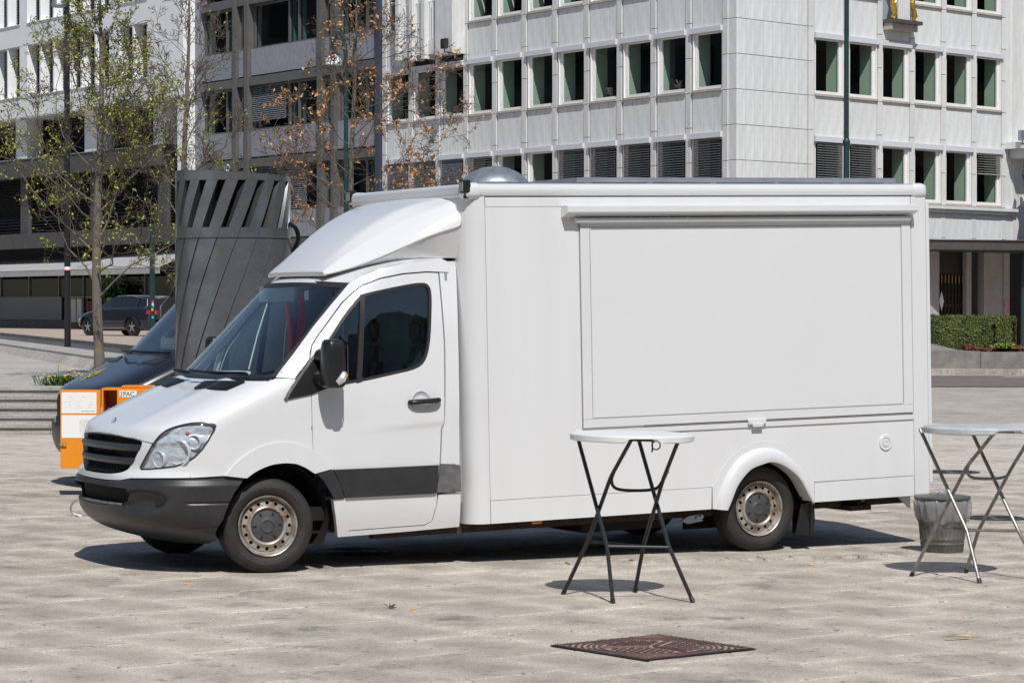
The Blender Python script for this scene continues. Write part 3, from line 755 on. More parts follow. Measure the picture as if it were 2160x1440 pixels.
# fine grille mesh and two broad bars
gm = MB()
def inpoly(p, poly):
    c = False; x, y = p
    for i in range(len(poly)):
        x1, y1 = poly[i-1]; x2, y2 = poly[i]
        if (y1 > y) != (y2 > y) and x < (x2-x1)*(y-y1)/(y2-y1)+x1: c = not c
    return c
for i in range(-30, 31):
    for dr in (1, -1):
        pts = []
        for j in range(25):
            z = 0.72 + 0.275 * j / 24
            a = PI/2 + i * 0.055 + dr * (z - 0.86) * 1.6
            if inpoly((a, z), gr_poly):
                p = Vector(M(a, z)); n = (p - Vector((0.2, 1.0, z))).normalized(); pts.append(p - n * 0.035)
            else:
                if len(pts) > 1: gm.tube(pts, 0.0022, 3, cap=False)
                pts = []
        if len(pts) > 1: gm.tube(pts, 0.0022, 3, cap=False)
gm.build("grille_mesh", M_BLACK, grl)
for (z0, z1) in ((0.893, 0.945), (0.794, 0.848)):
    b_ = MB(); rows = []
    lo = min(a for a, b in gr_poly if abs(b - (z0+z1)/2) < 0.06)
    for zz, dd in ((z0, -0.03), (z0 + 0.004, 0.0), ((z0+z1)/2, 0.012), (z1 - 0.004, 0.0), (z1, -0.03)):
        xs = [a for a in [0.70 + k*0.005 for k in range(180)] if inpoly((a, min(max(zz, z0), z1)), gr_poly)]
        st = (xs[0] if xs else lo) - 0.004
        row = []
        for k in range(33):
            a = st + (PI - 2*st) * k / 32
            zc = zz - 0.006 * math.cos((a - PI/2))
            p = Vector(M(a, zc)); n = (p - Vector((0.2, 1.0, zc))).normalized(); row.append(p + n * dd)
        rows.append(row)
    vs = [p for r_ in rows for p in r_]; fs = []
    for i in range(4):
        for k in range(32): fs.append((i*33+k, i*33+k+1, (i+1)*33+k+1, (i+1)*33+k))
    b_.add(vs, fs, True); b_.build("grille_bar", M_PLAST, grl)

for far in (False, True):
    mpM = Mfar if far else M
    hl = panel("headlight", inset(HEADLIGHT, -0.006), mpM, M_REFL, truck, off=-0.022, th=0, da=0.04, db=0.03,
               disp=lambda a, b: 0.010 * math.sin(b * 60) * (1 if b > 0.93 else 0.4))
    panel("headlight_seal", [inset(HEADLIGHT, -0.004), inset(HEADLIGHT, 0.006)], mpM, M_SEAL, hl, off=0.003, th=0.012, da=0.05, db=0.04)
    panel("headlight_lens", inset(HEADLIGHT, 0.005), mpM, M_LENS, hl, off=0.004, th=0, da=0.04, db=0.03)
    # reflector bowls: large main lamp, small inner lamp, upper indicator
    for (a, z, r_, nm) in ((0.415, 0.888, 0.088, "main_reflector"), (0.585, 0.838, 0.058, "inner_reflector"), (0.305, 0.965, 0.050, "side_reflector")):
        c = Vector(mpM(a, z)); e = 1e-3
        n = (Vector(mpM(a+e, z)) - Vector(mpM(a-e, z))).cross(Vector(mpM(a, z+e)) - Vector(mpM(a, z-e))).normalized()
        if n.dot(c - CAB_C) < 0: n = -n
        n = (n * 0.75 + Vector((-1, 0, 0)) * 0.45).normalized()
        q = n.to_track_quat('Z', 'Y')
        bw = MB(); bw.lathe([(0.012, -0.055), (r_*0.5, -0.045), (r_*0.85, -0.02), (r_*0.97, -0.004), (r_*1.06, -0.004), (r_*1.06, -0.03)], 28)
        bw.lathe([(0.0, -0.018), (0.012, -0.022), (0.014, -0.05)], 12)
        bw.v = [tuple(c - n * 0.006 + q @ Vector(p)) for p in bw.v]
        bw.build(nm, M_BOWL, hl)
    c = Vector(mpM(0.365, 1.032)); bulb = MB(); bulb.lathe([(0, 0.014), (0.010, 0.010), (0.014, 0), (0.010, -0.01), (0, -0.014)], 12)
    bulb.v = [(c.x + p[0] + 0.02, c.y + p[1] + (-0.02 if far else 0.02), c.z + p[2]) for p in bulb.v]
    bulb.build("indicator_bulb", mat("indicator_bulb_orange", (0.7, 0.12, 0.05), 0.3), hl)

bt = [tuple(p) for p in BUMP_TOP[:-1]] + [(1.2, 0.665), (PI/2, 0.662)]
bb = [(0.315, 0.2555), (0.5185, 0.2133), (0.80, 0.200), (1.2, 0.195), (PI/2, 0.195)]
near = bt[::-1] + BUMP_ARCH[1:] + bb[1:]
bump_poly = near + [(PI - a, b) for a, b in near[::-1]][1:-1]
hole_near = [(PI/2, 0.632), (1.2733, 0.630), (0.8362, 0.623), (0.856, 0.5751), (0.9048, 0.520), (0.9857, 0.4977), (1.3398, 0.487), (PI/2, 0.485)]
hole = hole_near + [(PI - a, b) for a, b in hole_near[::-1]][1:-1]
def bump_disp(a, b):
    if a > PI/2: a = PI - a
    d = 0.0
    # rounded top edge and a shoulder fold below it
    d += 0.030 / (1 + math.exp((b - 0.672) / 0.010)) - 0.030
    # scoop from the air intake out to the fog lamp blank
    da_ = (a - 0.72) / 0.26; db_ = (b - (0.535 + 0.05 * (0.72 - a))) / 0.085
    rr = da_*da_ + db_*db_
    d -= 0.045 / (1 + math.exp((rr - 0.8) * 10))
    # undercut skirt
    if b < 0.36: d -= 0.10 * (0.36 - b) / 0.16 * 0.25
    # cut line to the corner
    if a < 0.33 and a > -0.2: d -= 0.012 * math.exp(-((b - 0.527) / 0.007) ** 2)
    if 0.12 < a < 0.42: d -= 0.010 * math.exp(-((b - 0.357 - 0.02*(a-0.3)) / 0.007) ** 2)
    return d
bumper = panel("front_bumper", [bump_poly, hole], M, M_PLAST, truck, off=0.018, th=0.05, da=0.04, db=0.008, disp=bump_disp, sharp=50)
panel("air_intake", inset(hole, -0.01), M, M_DARK, bumper, off=-0.05, th=0, da=0.1, db=0.05)
lipb = MB(); rows = []
for zz, dd in ((0.507, -0.02), (0.512, 0.004), (0.497, 0.014), (0.482, 0.010), (0.476, -0.01)):
    rows.append([Vector(M(0.93 + (PI - 1.86) * k / 28, zz)) + Vector((-dd, 0, 0)) for k in range(29)])
vs = [p for r_ in rows for p in r_]
lipb.add(vs, [(i*29+k, i*29+k+1, (i+1)*29+k+1, (i+1)*29+k) for i in range(4) for k in range(28)], True)
lipb.build("intake_lip", M_PLAST2, bumper)
for far in (False, True):
    mpM = Mfar if far else M
    fc_ = [(0.522 + 0.047*math.cos(t*2*PI/20), 0.5704 + 0.036*math.sin(t*2*PI/20)) for t in range(20)]
    panel("fog_lamp_blank", fc_, mpM, M_BLACK, bumper, off=0.006, th=0.02, da=0.1, db=0.1)

# ---- windscreen with black border, roof, wipers
WS = [(0.105, 1.418), (0.20, 1.413), (0.55, 1.409), (1.0, 1.407), (1.45, 1.409), (1.80, 1.413), (1.895, 1.418), (1.86, 1.65), (1.822, 1.88), (1.785, 2.108), (1.5, 2.122), (1.0, 2.128), (0.5, 2.122), (0.215, 2.108), (0.178, 1.88), (0.14, 1.65)]
ws = panel("windscreen", WS, Fr, M_WIND, truck, off=-0.006, th=0, da=0.06, db=0.06)
panel("windscreen_border", [inset(WS, -0.012), inset(WS, 0.026)], Fr, M_SEAL, ws, off=-0.001, th=0.02, da=0.08, db=0.08)
wp = MB()
for (a, b, c) in (((-0.02, 0.30, 1.445), (-0.16, 0.72, 1.445), (-0.185, 1.02, 1.455)), ((-0.16, 1.10, 1.44), (-0.155, 1.42, 1.45), (-0.09, 1.62, 1.455))):
    wp = MB(); pts = spl([a, b, c], 6); pts = [(x - 0.035, y, z) for x, y, z in pts]
    wp.tube(pts, 0.012, 6); wp.tube([(x - 0.012, y, z + 0.012) for x, y, z in pts], 0.006, 5)
    wp.build("wiper", M_BLACK, truck)
# cowl strip under the glass
cw = MB(); rows = []
for zz, dd in ((1.395, 0.0), (1.405, 0.01), (1.425, 0.004), (1.430, -0.02)):
    rows.append([Vector(Fr(0.10 + 1.8 * k / 40, zz)) + Vector((-dd, 0, 0.002)) for k in range(41)])
cw.add([p for r_ in rows for p in r_], [(i*41+k, i*41+k+1, (i+1)*41+k+1, (i+1)*41+k) for i in range(3) for k in range(40)], True)
cw.build("windscreen_cowl", M_BLACK, truck)

edge = [(0.7228, 2.109), (0.8117, 2.166), (0.9533, 2.2233), (1.1797, 2.2745), (1.4605, 2.3055), (1.507, 2.300)]
ed = spl([(u, 0, z) for u, z in edge], 4); nE = len(ed) - 1
rf = MB(); cols_ = 25; vs = []
for i, (u, _, z) in enumerate(ed):
    v = i / nE
    wn_ = S(u, min(z, 2.30))[1]
    for k in range(cols_):
        s = -1 + 2 * k / (cols_ - 1)
        cu = Fr(1 + 0.785 * s, 2.118)[0] + (1.55 - Fr(1 + 0.785*s, 2.118)[0]) * v ** 1.15
        t = abs(s) ** 6
        uu = cu * (1 - t) + u * t
        vs.append((uu, 1 + s * (1 - wn_) * (1 if i else 1), z + (0.018 + 0.05 * min(1, v * 3)) * (1 - s * s)))
rf.add(vs, [(i*cols_+k, i*cols_+k+1, (i+1)*cols_+k+1, (i+1)*cols_+k) for i in range(nE) for k in range(cols_-1)], True)
roof = rf.build("cab_roof", M_WHITE, truck)
# rear wall of the cab roof down to the box
rw = MB(); rw.box(1.50, 1.62, 0.16, 1.84, 2.10, 2.285); rw.box(1.52, 1.64, 0.15, 1.85, 0.45, 2.12); rw.build("cab_rear_wall", M_WHITE, truck)

# ---- wind deflector on the roof
sec = [
 [(.640,.462,2.168),(.640,.464,2.169),(.639,.480,2.170),(.628,.65,2.172),(.615,1.0,2.174)],
 [(.632,.458,2.180),(.632,.460,2.190),(.631,.480,2.203),(.620,.65,2.206),(.607,1.0,2.208)],
 [(.640,.450,2.184),(.642,.458,2.198),(.644,.484,2.216),(.634,.62,2.222),(.622,1.0,2.225)],
 [(.787,.360,2.222),(.802,.392,2.285),(.815,.440,2.345),(.815,.57,2.388),(.805,1.0,2.402)],
 [(1.044,.22,2.326),(1.044,.26,2.41),(1.040,.360,2.492),(1.040,.52,2.572),(1.035,1.0,2.592)],
 [(1.312,.10,2.468),(1.322,.13,2.56),(1.333,.270,2.648),(1.340,.45,2.730),(1.35,1.0,2.752)],
 [(1.560,.042,2.540),(1.585,.05,2.65),(1.61,.165,2.752),(1.62,.36,2.790),(1.62,1.0,2.802)],
 [(1.580,.042,2.545),(1.605,.052,2.66),(1.63,.175,2.764),(1.645,.36,2.797),(1.65,1.0,2.808)],
]
df = MB(); wid = 9; vs = []
for s_ in sec: vs += s_ + [(u, 2 - w, z) for u, w, z in s_[-2::-1]]
df.add(vs, [(i*wid+k, i*wid+k+1, (i+1)*wid+k+1, (i+1)*wid+k) for i in range(len(sec)-1) for k in range(wid-1)], True)
defl = df.build("wind_deflector", M_WHITE, truck, sharp=0)
for p_ in defl.data.polygons: p_.use_smooth = True
cr = defl.data.attributes.new("crease_edge", 'FLOAT', 'EDGE')
cv = [0.0] * len(defl.data.edges)
for e_ in defl.data.edges:
    i0, i1 = e_.vertices; k0, k1 = i0 % 9, i1 % 9; r0, r1 = i0 // 9, i1 // 9
    if k0 == k1 and k0 in (2, 6): cv[e_.index] = 0.55
    if k0 == k1 and k0 in (3, 5): cv[e_.index] = 0.45
    if r0 == r1 and r0 in (0, 1, 2): cv[e_.index] = 0.7
    if k0 == k1 and k0 in (0, 8): cv[e_.index] = 1.0
cr.data.foreach_set("value", cv)
md = defl.modifiers.new("solid", 'SOLIDIFY'); md.thickness = 0.018; md.offset = -1
md = defl.modifiers.new("sub", 'SUBSURF'); md.levels = 3; md.render_levels = 3
# inner cheeks between deflector and roof
for far in (False, True):
    ck = MB(); a = []; b = []
    for (u, w, z) in spl([(s_[0][0], s_[0][1], s_[0][2]) for s_ in sec[1:]], 3):
        zr = 2.16 + 0.15 * min(1, max(0, (u - 0.55) / 0.7))
        a.append((u, w + 0.012, z - 0.004)); b.append((u + 0.01, w + 0.10, min(z - 0.01, zr)))
    if far: a = [(u, 2-w, z) for u, w, z in a]; b = [(u, 2-w, z) for u, w, z in b]
    n_ = len(a); ck.add(a + b, [(i, i+1, n_+i+1, n_+i) for i in range(n_-1)], True)
    ck.build("deflector_cheek", M_WHITE, defl)

# ---- door mirrors
for far in (False, True):
    yy = (lambda v: 2 - v) if far else (lambda v: v)
    bm = bmesh.new(); bmesh.ops.create_cube(bm, size=1)
    bmesh.ops.subdivide_edges(bm, edges=bm.edges[:], cuts=2, use_grid_fill=True)
    for v in bm.verts:
        x, y, z = v.co
        taper = 1 - 0.14 * (z + 0.5)
        v.co = Vector((0.435 + x * 0.155 * taper - 0.02 * (1-abs(2*y)) , -0.155 + y * 0.20 * taper, 1.525 + z * 0.355))
    mrm = MB().addbm(bm, True); mrm.v = [(x, yy(y), z) for x, y, z in mrm.v]
    mr = mrm.build("door_mirror", M_BLACK, truck, sharp=0)
    s1 = mr.modifiers.new("sub", 'SUBSURF'); s1.levels = 2; s1.render_levels = 2
    am = MB(); am.tube([(0.40, yy(0.02), 1.41), (0.41, yy(-0.05), 1.42), (0.42, yy(-0.09), 1.44)], [0.06, 0.05, 0.045], 10)
    am.tube([(0.40, yy(0.02), 1.58), (0.41, yy(-0.04), 1.57), (0.42, yy(-0.09), 1.56)], [0.05, 0.04, 0.035], 10)
    am.build("mirror_arm", M_BLACK, mr)
    gl_ = MB(); gl_.box(0.512, 0.516, yy(-0.235), yy(-0.075), 1.40, 1.66); gl_.build("mirror_glass", M_CHROME, mr)
    ln = MB(); ln.tube(spl([(0.425, yy(-0.243), 1.385), (0.462, yy(-0.252), 1.42), (0.482, yy(-0.247), 1.465)], 4), [0.022, 0.026, 0.028, 0.03, 0.03, 0.028, 0.026, 0.022, 0.016], 8)
    ln.build("mirror_indicator", mat("indicator_lens_clear", (0.62, 0.63, 0.64), 0.2, metal=0.4), mr)
    la = MB(); la.tube([(0.487, yy(-0.272), 1.43), (0.489, yy(-0.272), 1.452)], 0.008, 8); la.build("indicator_reflector", M_AMBER, mr)

# ---- wheels
def make_wheel():
    root_tyre = MB()
    prof = [(0.218, 0.045), (0.226, 0.020), (0.245, 0.004), (0.272, -0.004), (0.284, -0.0055), (0.288, -0.003), (0.305, -0.001), (0.322, 0.009), (0.334, 0.022), (0.341, 0.036),
            (0.3435, 0.055), (0.3435, 0.072), (0.336, 0.074), (0.336, 0.080), (0.344, 0.082), (0.344, 0.106), (0.336, 0.108), (0.336, 0.114), (0.344, 0.116), (0.3435, 0.150), (0.341, 0.172), (0.33, 0.192), (0.29, 0.21), (0.222, 0.19)]
    root_tyre.lathe(prof, 72, 'y')
    for i in range(72):     # shoulder lugs
        a = 2*PI*i/72
        c, s = math.cos(a), math.sin(a); tx, tz = -s, c
        def P(r_, y, t): return (r_*c + tx*t, y, r_*s + tz*t)
        for (y0, y1, r0, r1) in ((0.014, 0.052, 0.334, 0.3475), (0.154, 0.19, 0.334, 0.3475)):
            h = 0.0105
            ya, yb = (y0, y1)
            ra = (r0 - 0.004, r1) if y0 < 0.1 else (r1, r0 - 0.004)
            root_tyre.add([P(0.325, ya, -h), P(0.325, ya, h), P(0.33, yb, h), P(0.33, yb, -h), P(ra[0], ya, -h), P(ra[0], ya, h), P(ra[1], yb, h), P(ra[1], yb, -h)],
                          [(4,5,6,7),(0,1,5,4),(1,2,6,5),(2,3,7,6),(3,0,4,7)])
    tyre = root_tyre.mesh("tyre", M_RUBBER)
    rim = MB()
    rim.lathe([(0.206, 0.150), (0.190, 0.120), (0.186, 0.070), (0.192, 0.050), (0.203, 0.040), (0.208, 0.022), (0.213, 0.012), (0.2205, 0.008), (0.2225, 0.011), (0.2215, 0.018), (0.219, 0.03)], 64, 'y')
    # disc with a ring of round holes
    bm = bmesh.new(); edges = []
    def loop(pts):
        vs = [bm.verts.new((x, y, 0)) for x, y in pts]
        for i in range(len(vs)): edges.append(bm.edges.new((vs[i], vs[(i+1) % len(vs)])))
    NH = 16
    loop([(0.188*math.cos(2*PI*i/64), 0.188*math.sin(2*PI*i/64)) for i in range(64)])
    loop([(0.150*math.cos(2*PI*i/64), 0.150*math.sin(2*PI*i/64)) for i in range(64)])
    for h in range(NH):
        a = 2*PI*(h+0.5)/NH; cx_, cy_ = 0.1685*math.cos(a), 0.1685*math.sin(a)
        loop([(cx_ + 0.0135*math.cos(2*PI*i/14), cy_ + 0.0135*math.sin(2*PI*i/14)) for i in range(14)])
    bmesh.ops.triangle_fill(bm, edges=edges, use_beauty=True)
    for v in bm.verts:
        x, z = v.co.x, v.co.y; r_ = math.hypot(x, z)
        v.co = Vector((x, 0.046 - (0.188 - r_) * 0.25, z))
    rim.addbm(bm, True)
    rim.lathe([(0.151, 0.037), (0.149, 0.030), (0.143, 0.022), (0.135, 0.019), (0.127, 0.022), (0.121, 0.032), (0.119, 0.045)], 64, 'y')
    rimm = rim.mesh("rim", M_STEEL, 40)
    dr = MB(); dr.lathe([(0.0, 0.095), (0.185, 0.095), (0.187, 0.15)], 40, 'y'); drm = dr.mesh("brake_drum", M_DARK)
    hb = MB(); hb.lathe([(0.120, 0.042), (0.117, 0.034), (0.105, 0.030), (0.060, 0.028), (0.052, 0.024), (0.047, 0.018), (0.041, 0.018), (0.038, 0.022), (0.0, 0.024)], 48, 'y')
    hubm = hb.mesh("hub_cap", M_HUB)
    nt_ = MB()
    for i in range(6):
        a = 2*PI*(i+0.25)/6
        c, s = math.cos(a), math.sin(a)
        vs = []
        for (r_, t) in ((0.082, 0.007), (0.108, 0.0045), (0.108, -0.0045), (0.082, -0.007)): vs.append((r_*c - s*t, 0.0262, r_*s + c*t))
        vs2 = [(x, 0.0335, z) for x, y, z in vs]
        nt_.add(vs + vs2, [(0,1,2,3),(0,1,5,4),(1,2,6,5),(2,3,7,6),(3,0,4,7)])
    ntm = nt_.mesh("hub_notches", M_DARK)
    return tyre, rimm, drm, hubm, ntm
tyre_me, rim_me, drum_me, hub_me, notch_me = make_wheel()
def put_wheel(u, w, z, rotz, flip, spin):
    t = ob("wheel", tyre_me, truck, (u, w, z)); t.rotation_euler = (0, spin, rotz + (PI if flip else 0))
    for nm, me in (("rim", rim_me), ("brake_drum", drum_me), ("hub_cap", hub_me), ("hub_notches", notch_me)): ob(nm, me, t)
    return t
put_wheel(0.0, 0.035, 0.343, R(-9), False, 0.2)
put_wheel(0.0, 1.965, 0.343, R(-9), True, 0.5)
put_wheel(4.262, 0.02, 0.321, 0.0, False, 0.9)
put_wheel(4.262, 1.98, 0.321, 0.0, True, 1.3)

# ---- box body, built level and then raked with the springs
RK = 0.021
def rake(mb):
    c, s = math.cos(RK), math.sin(RK)
    mb.v = [(1.80 + a*c - b*s, w, 0.298 + a*s + b*c) for a, w, b in mb.v]
    return mb
def bx(name, m, fn, parent=None, sharp=35):
    mb = MB(); fn(mb); return rake(mb).build(name, m, parent or truck, sharp=sharp)
WN, WF = -0.05, 2.07
# closed inner carcass
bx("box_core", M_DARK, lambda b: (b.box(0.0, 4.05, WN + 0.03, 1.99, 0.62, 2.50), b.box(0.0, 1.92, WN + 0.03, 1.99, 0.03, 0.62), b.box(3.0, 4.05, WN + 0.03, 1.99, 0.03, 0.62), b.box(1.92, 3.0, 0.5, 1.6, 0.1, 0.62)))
def post(b):
    pl_ = [(-0.175, WF - 0.15), (-0.172, 0.14)]
    pl_ += [(-0.175 + 0.13 * (1 - math.cos(t * PI/2 / 8)), WN + 0.16 - 0.16 * math.sin(t * PI/2 / 8)) for t in range(9)]
    pl_ += [(-0.018, WN), (-0.018, WN + 0.025), (0.0, WN + 0.025), (0.0, WF - 0.03), (-0.05, WF)]
    b.prism(pl_, 0.0, 2.475)
box_front = bx("box_front_wall", M_WHITE, post, sharp=30)
flx = [tuple(p) for p in spl(B_FLX, 4)]
flx = [(1.968, 0.175)] + [p for p in flx if p[1] > 0.176] + [(2.936, 0.165)]
def sheet(poly, y0, th):
    def f(b):
        bm = bmesh.new(); vs = [bm.verts.new((p[0], p[1], 0)) for p in poly]; es = [bm.edges.new((vs[i], vs[(i+1) % len(vs)])) for i in range(len(vs))]
        bmesh.ops.triangle_fill(bm, edges=es, use_beauty=True)
        k = len(poly)
        b.add([(p[0], y0, p[1]) for p in poly], [[v.index for v in f_.verts] for f_ in (bm.verts.index_update() or bm.faces)])
        b.add([(p[0], y0, p[1]) for p in poly] + [(p[0], y0 + th, p[1]) for p in poly], [(i, (i+1) % k, k + (i+1) % k, k + i) for i in range(k)])
        bm.free()
    return f
sp = [(-0.014, 0.1775)] + flx + [(3.939, 0.168), (3.939, 2.395), (-0.014, 2.395)]
side_panel = bx("box_side_panel", M_WHITE2, sheet(sp, WN, 0.03))
bx("box_upper_strip", M_WHITE2, lambda b: b.box(-0.012, 3.936, WN - 0.002, WN + 0.02, 2.398, 2.469))
skA = [(-0.012, 0.0), (1.955, 0.0), (1.962, 0.172), (-0.012, 0.174)]
skB = [(2.942, 0.0), (3.936, 0.0), (3.936, 0.164), (2.942, 0.159)]
bx("box_skirt", M_WHITE2, sheet(skA, WN - 0.001, 0.03)); bx("box_skirt", M_WHITE2, sheet(skB, WN - 0.001, 0.03))
bx("rear_corner_post", M_WHITE, lambda b: b.bbox(3.942, 4.10, WN - 0.004, WN + 0.12, 0.0, 2.47, 0.018))
bx("rear_hinge_strip", M_WHITE, lambda b: b.bbox(4.10, 4.135, WN + 0.004, WN + 0.06, 0.095, 2.42, 0.008))
bx("rear_doors", M_WHITE, lambda b: b.box(4.06, 4.105, WN + 0.05, WF - 0.02, 0.0, 2.45))
bx("box_far_wall", M_WHITE2, lambda b: b.box(0.0, 4.06, WF - 0.03, WF, 0.0, 2.48))
bx("box_roof", M_WHITE, lambda b: b.box(-0.12, 4.05, WN + 0.05, WF - 0.05, 2.49, 2.552))
def rail(b):
    b.bbox(-0.15, 4.09, WN - 0.012, WN + 0.10, 2.472, 2.575, 0.038)
bx("roof_rail", M_WHITE, rail)
bx("roof_rail", M_WHITE, lambda b: b.bbox(-0.15, 4.09, WF - 0.10, WF + 0.012, 2.472, 2.575, 0.038))
bx("front_roof_rail", M_WHITE, lambda b: b.bbox(-0.188, -0.07, WN + 0.06, WF - 0.06, 2.465, 2.573, 0.035))
bx("rear_roof_rail", M_WHITE, lambda b: b.bbox(4.02, 4.112, WN + 0.06, WF - 0.06, 2.465, 2.573, 0.03))
for (a, c) in ((-0.186, -0.03), (3.95, 4.118)):
    for (w0, w1) in ((WN - 0.017, WN + 0.13), (WF - 0.13, WF + 0.017)):
        bx("roof_corner_cap", M_WHITE, lambda b: b.bbox(a, c, w0, w1, 2.452, 2.581, 0.045), sharp=60)
# rear wheel arch flare
flo = spl(B_FLO, 4); fli = spl(B_FLI, 4)
def flare(b):
    n_ = len(flo); rows = []
    for t, d in ((0.0, 0.002), (0.12, 0.030), (0.35, 0.048), (0.75, 0.052), (0.95, 0.044), (1.0, 0.02), (1.0, -0.10)):
        rows.append([(flo[i][0]*(1-t) + fli[i][0]*t, WN - d, flo[i][1]*(1-t) + fli[i][1]*t) for i in range(n_)])
    b.add([p for r_ in rows for p in r_], [(i*n_+k, i*n_+k+1, (i+1)*n_+k+1, (i+1)*n_+k) for i in range(len(rows)-1) for k in range(n_-1)], True)
bx("rear_arch_flare", M_WHITE, flare, side_panel)
def arch_ring(b):
    o_ = flx[:]; o_ = [(1.9684, 0.0)] + o_ + [(2.937, 0.0)]
    i_ = [tuple(p) for p in flo]
    sheet(o_ + i_[::-1], WN - 0.004, 0.02)(b)
bx("arch_trim", M_WHITE, arch_ring, side_panel)
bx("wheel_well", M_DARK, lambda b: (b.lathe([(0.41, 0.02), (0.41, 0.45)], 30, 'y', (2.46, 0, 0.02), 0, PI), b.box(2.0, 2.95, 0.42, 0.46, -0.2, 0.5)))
# serving hatch
def hframe(b):
    a0, a1, z0, z1 = 0.800, 3.925, 0.690, 2.280; t = 0.082
    b.bbox(a0, a1, WN - 0.016, WN + 0.002, z1 - t*0.45, z1, 0.004); b.bbox(a0, a1, WN - 0.016, WN + 0.002, z0, z0 + t*0.8, 0.004)
    b.bbox(a0, a0 + t, WN - 0.016, WN + 0.002, z0 + t*0.8 + 0.001, z1 - t*0.45 - 0.001, 0.004); b.bbox(a1 - t, a1, WN - 0.016, WN + 0.002, z0 + t*0.8 + 0.001, z1 - t*0.45 - 0.001, 0.004)
hatch = bx("serving_hatch", M_HATCH, lambda b: b.box(0.894, 3.831, WN - 0.009, WN + 0.001, 0.767, 2.233))
bx("hatch_frame", M_WHITE, hframe, hatch)
bx("hatch_edge_bead", M_WHITE, lambda b: b.box(0.884, 0.890, WN - 0.019, WN, 0.75, 2.25), hatch); bx("hatch_edge_bead", M_WHITE, lambda b: b.box(3.835, 3.841, WN - 0.019, WN, 0.75, 2.25), hatch)
M_SEAL_SHADOW = mat("grey_seal_and_shadow_line", (0.20, 0.20, 0.20), 0.7)
bx("hatch_seal_and_shadow_line", M_SEAL_SHADOW, lambda b: b.box(0.7945, 0.7985, WN - 0.005, WN, 0.655, 2.285), hatch)
bx("hatch_seal_and_shadow_line", M_SEAL_SHADOW, lambda b: b.box(3.9265, 3.9305, WN - 0.005, WN, 0.64, 2.285), hatch)
bx("hatch_seal_and_shadow_line", M_SEAL_SHADOW, lambda b: b.box(1.35, 3.93, WN - 0.010, WN, 0.680, 0.686), hatch)  # bottom strip: shadow line under the hatch, drawn in grey
bx("hatch_sill", M_WHITE, lambda b: b.bbox(0.74, 3.94, WN - 0.012, WN + 0.001, 0.632, 0.672, 0.004), hatch)
bx("hatch_latch", M_WHITE, lambda b: (b.bbox(2.30, 2.47, WN - 0.035, WN - 0.01, 0.655, 0.700, 0.008), b.bbox(2.335, 2.435, WN - 0.045, WN - 0.03, 0.635, 0.668, 0.006)), hatch)
# awning cassette and its roller
def awn(b):
    pr = [(WN, 2.402), (WN - 0.100, 2.402), (WN - 0.106, 2.397), (WN - 0.106, 2.352), (WN - 0.096, 2.344), (WN - 0.03, 2.318), (WN, 2.312)]
    k = len(pr); a0, a1 = 0.640, 3.945
    b.add([(a0, w, z) for w, z in pr] + [(a1, w, z) for w, z in pr], [list(range(k)), [k+i for i in range(k)][::-1]] + [(i, (i+1) % k, k+(i+1) % k, k+i) for i in range(k)])
aw = bx("awning_cassette", M_WHITE, awn)
bx("awning_roller", M_WHITE, lambda b: b.tube([(0.745, WN - 0.036, 2.288), (3.91, WN - 0.036, 2.288)], 0.021, 12), aw)
def riv(b):
    for i in range(18):
        a = 0.9 + i * 0.172
        b.lathe([(0.0, -0.002), (0.006, -0.001), (0.007, 0.002)], 8, 'y', (a, WN - 0.034, 2.309))
bx("awning_rivets", M_ALU, riv, aw)
# filler cap
def cap(b): b.lathe([(0.066, 0.0), (0.066, -0.007), (0.062, -0.010), (0.040, -0.010), (0.038, -0.004), (0.034, -0.004), (0.032, -0.012), (0.012, -0.014), (0.010, -0.008), (0.0, -0.008)], 32, 'y', (3.655, WN, 0.452))
bx("water_filler_cap", M_WHITE, cap)
# underneath
bx("chassis_frame", M_RUST, lambda b: (b.box(-0.9, 4.05, 0.16, 0.24, -0.075, 0.0), b.box(-0.1, 4.0, 0.55, 0.63, -0.10, 0.02), b.box(-0.1, 4.0, 1.37, 1.45, -0.10, 0.02), b.box(3.35, 3.55, 0.02, 1.9, -0.10, -0.06), b.box(3.43, 3.47, 0.05, 0.1, -0.08, 0.0)))
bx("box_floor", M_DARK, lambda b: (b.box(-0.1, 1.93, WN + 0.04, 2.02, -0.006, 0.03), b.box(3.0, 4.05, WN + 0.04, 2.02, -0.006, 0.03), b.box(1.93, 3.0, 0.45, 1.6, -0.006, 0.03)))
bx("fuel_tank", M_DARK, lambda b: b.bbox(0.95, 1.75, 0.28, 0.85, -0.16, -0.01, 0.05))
bx("rear_axle", M_DARK, lambda b: (b.tube([(2.46, 0.2, 0.03), (2.46, 1.8, 0.03)], 0.06, 12), b.lathe([(0.0, -0.14), (0.10, -0.10), (0.14, 0.0), (0.10, 0.10), (0.0, 0.14)], 16, 'y', (2.46, 1.0, 0.03))))
bx("spring_bracket", M_GALV, lambda b: (b.prism([(1.74, -0.09), (1.80, -0.055), (1.93, -0.045), (1.935, -0.10), (1.80, -0.115)], 0.05, 0.075, 'xz'), b.tube([(1.885, 0.03, -0.075), (1.885, 0.08, -0.075)], 0.018, 8), b.tube([(1.92, 0.03, -0.062), (1.92, 0.08, -0.062)], 0.014, 8)))
for a in (0.449, 3.474):
    mk = bx("side_marker", M_AMBER, lambda b: b.bbox(a - 0.048, a + 0.048, 0.06, 0.095, -0.038, 0.0, 0.016), sharp=60)
bx("mud_flap", M_BLACK, sheet([(2.86, -0.014), (2.985, -0.005), (2.992, -0.15), (2.972, -0.275), (2.80, -0.253)], 0.02, 0.012))
bx("mud_flap_sheet", M_BLACK, lambda b: b.box(2.93, 2.95, 0.02, 0.26, -0.27, 0.0))
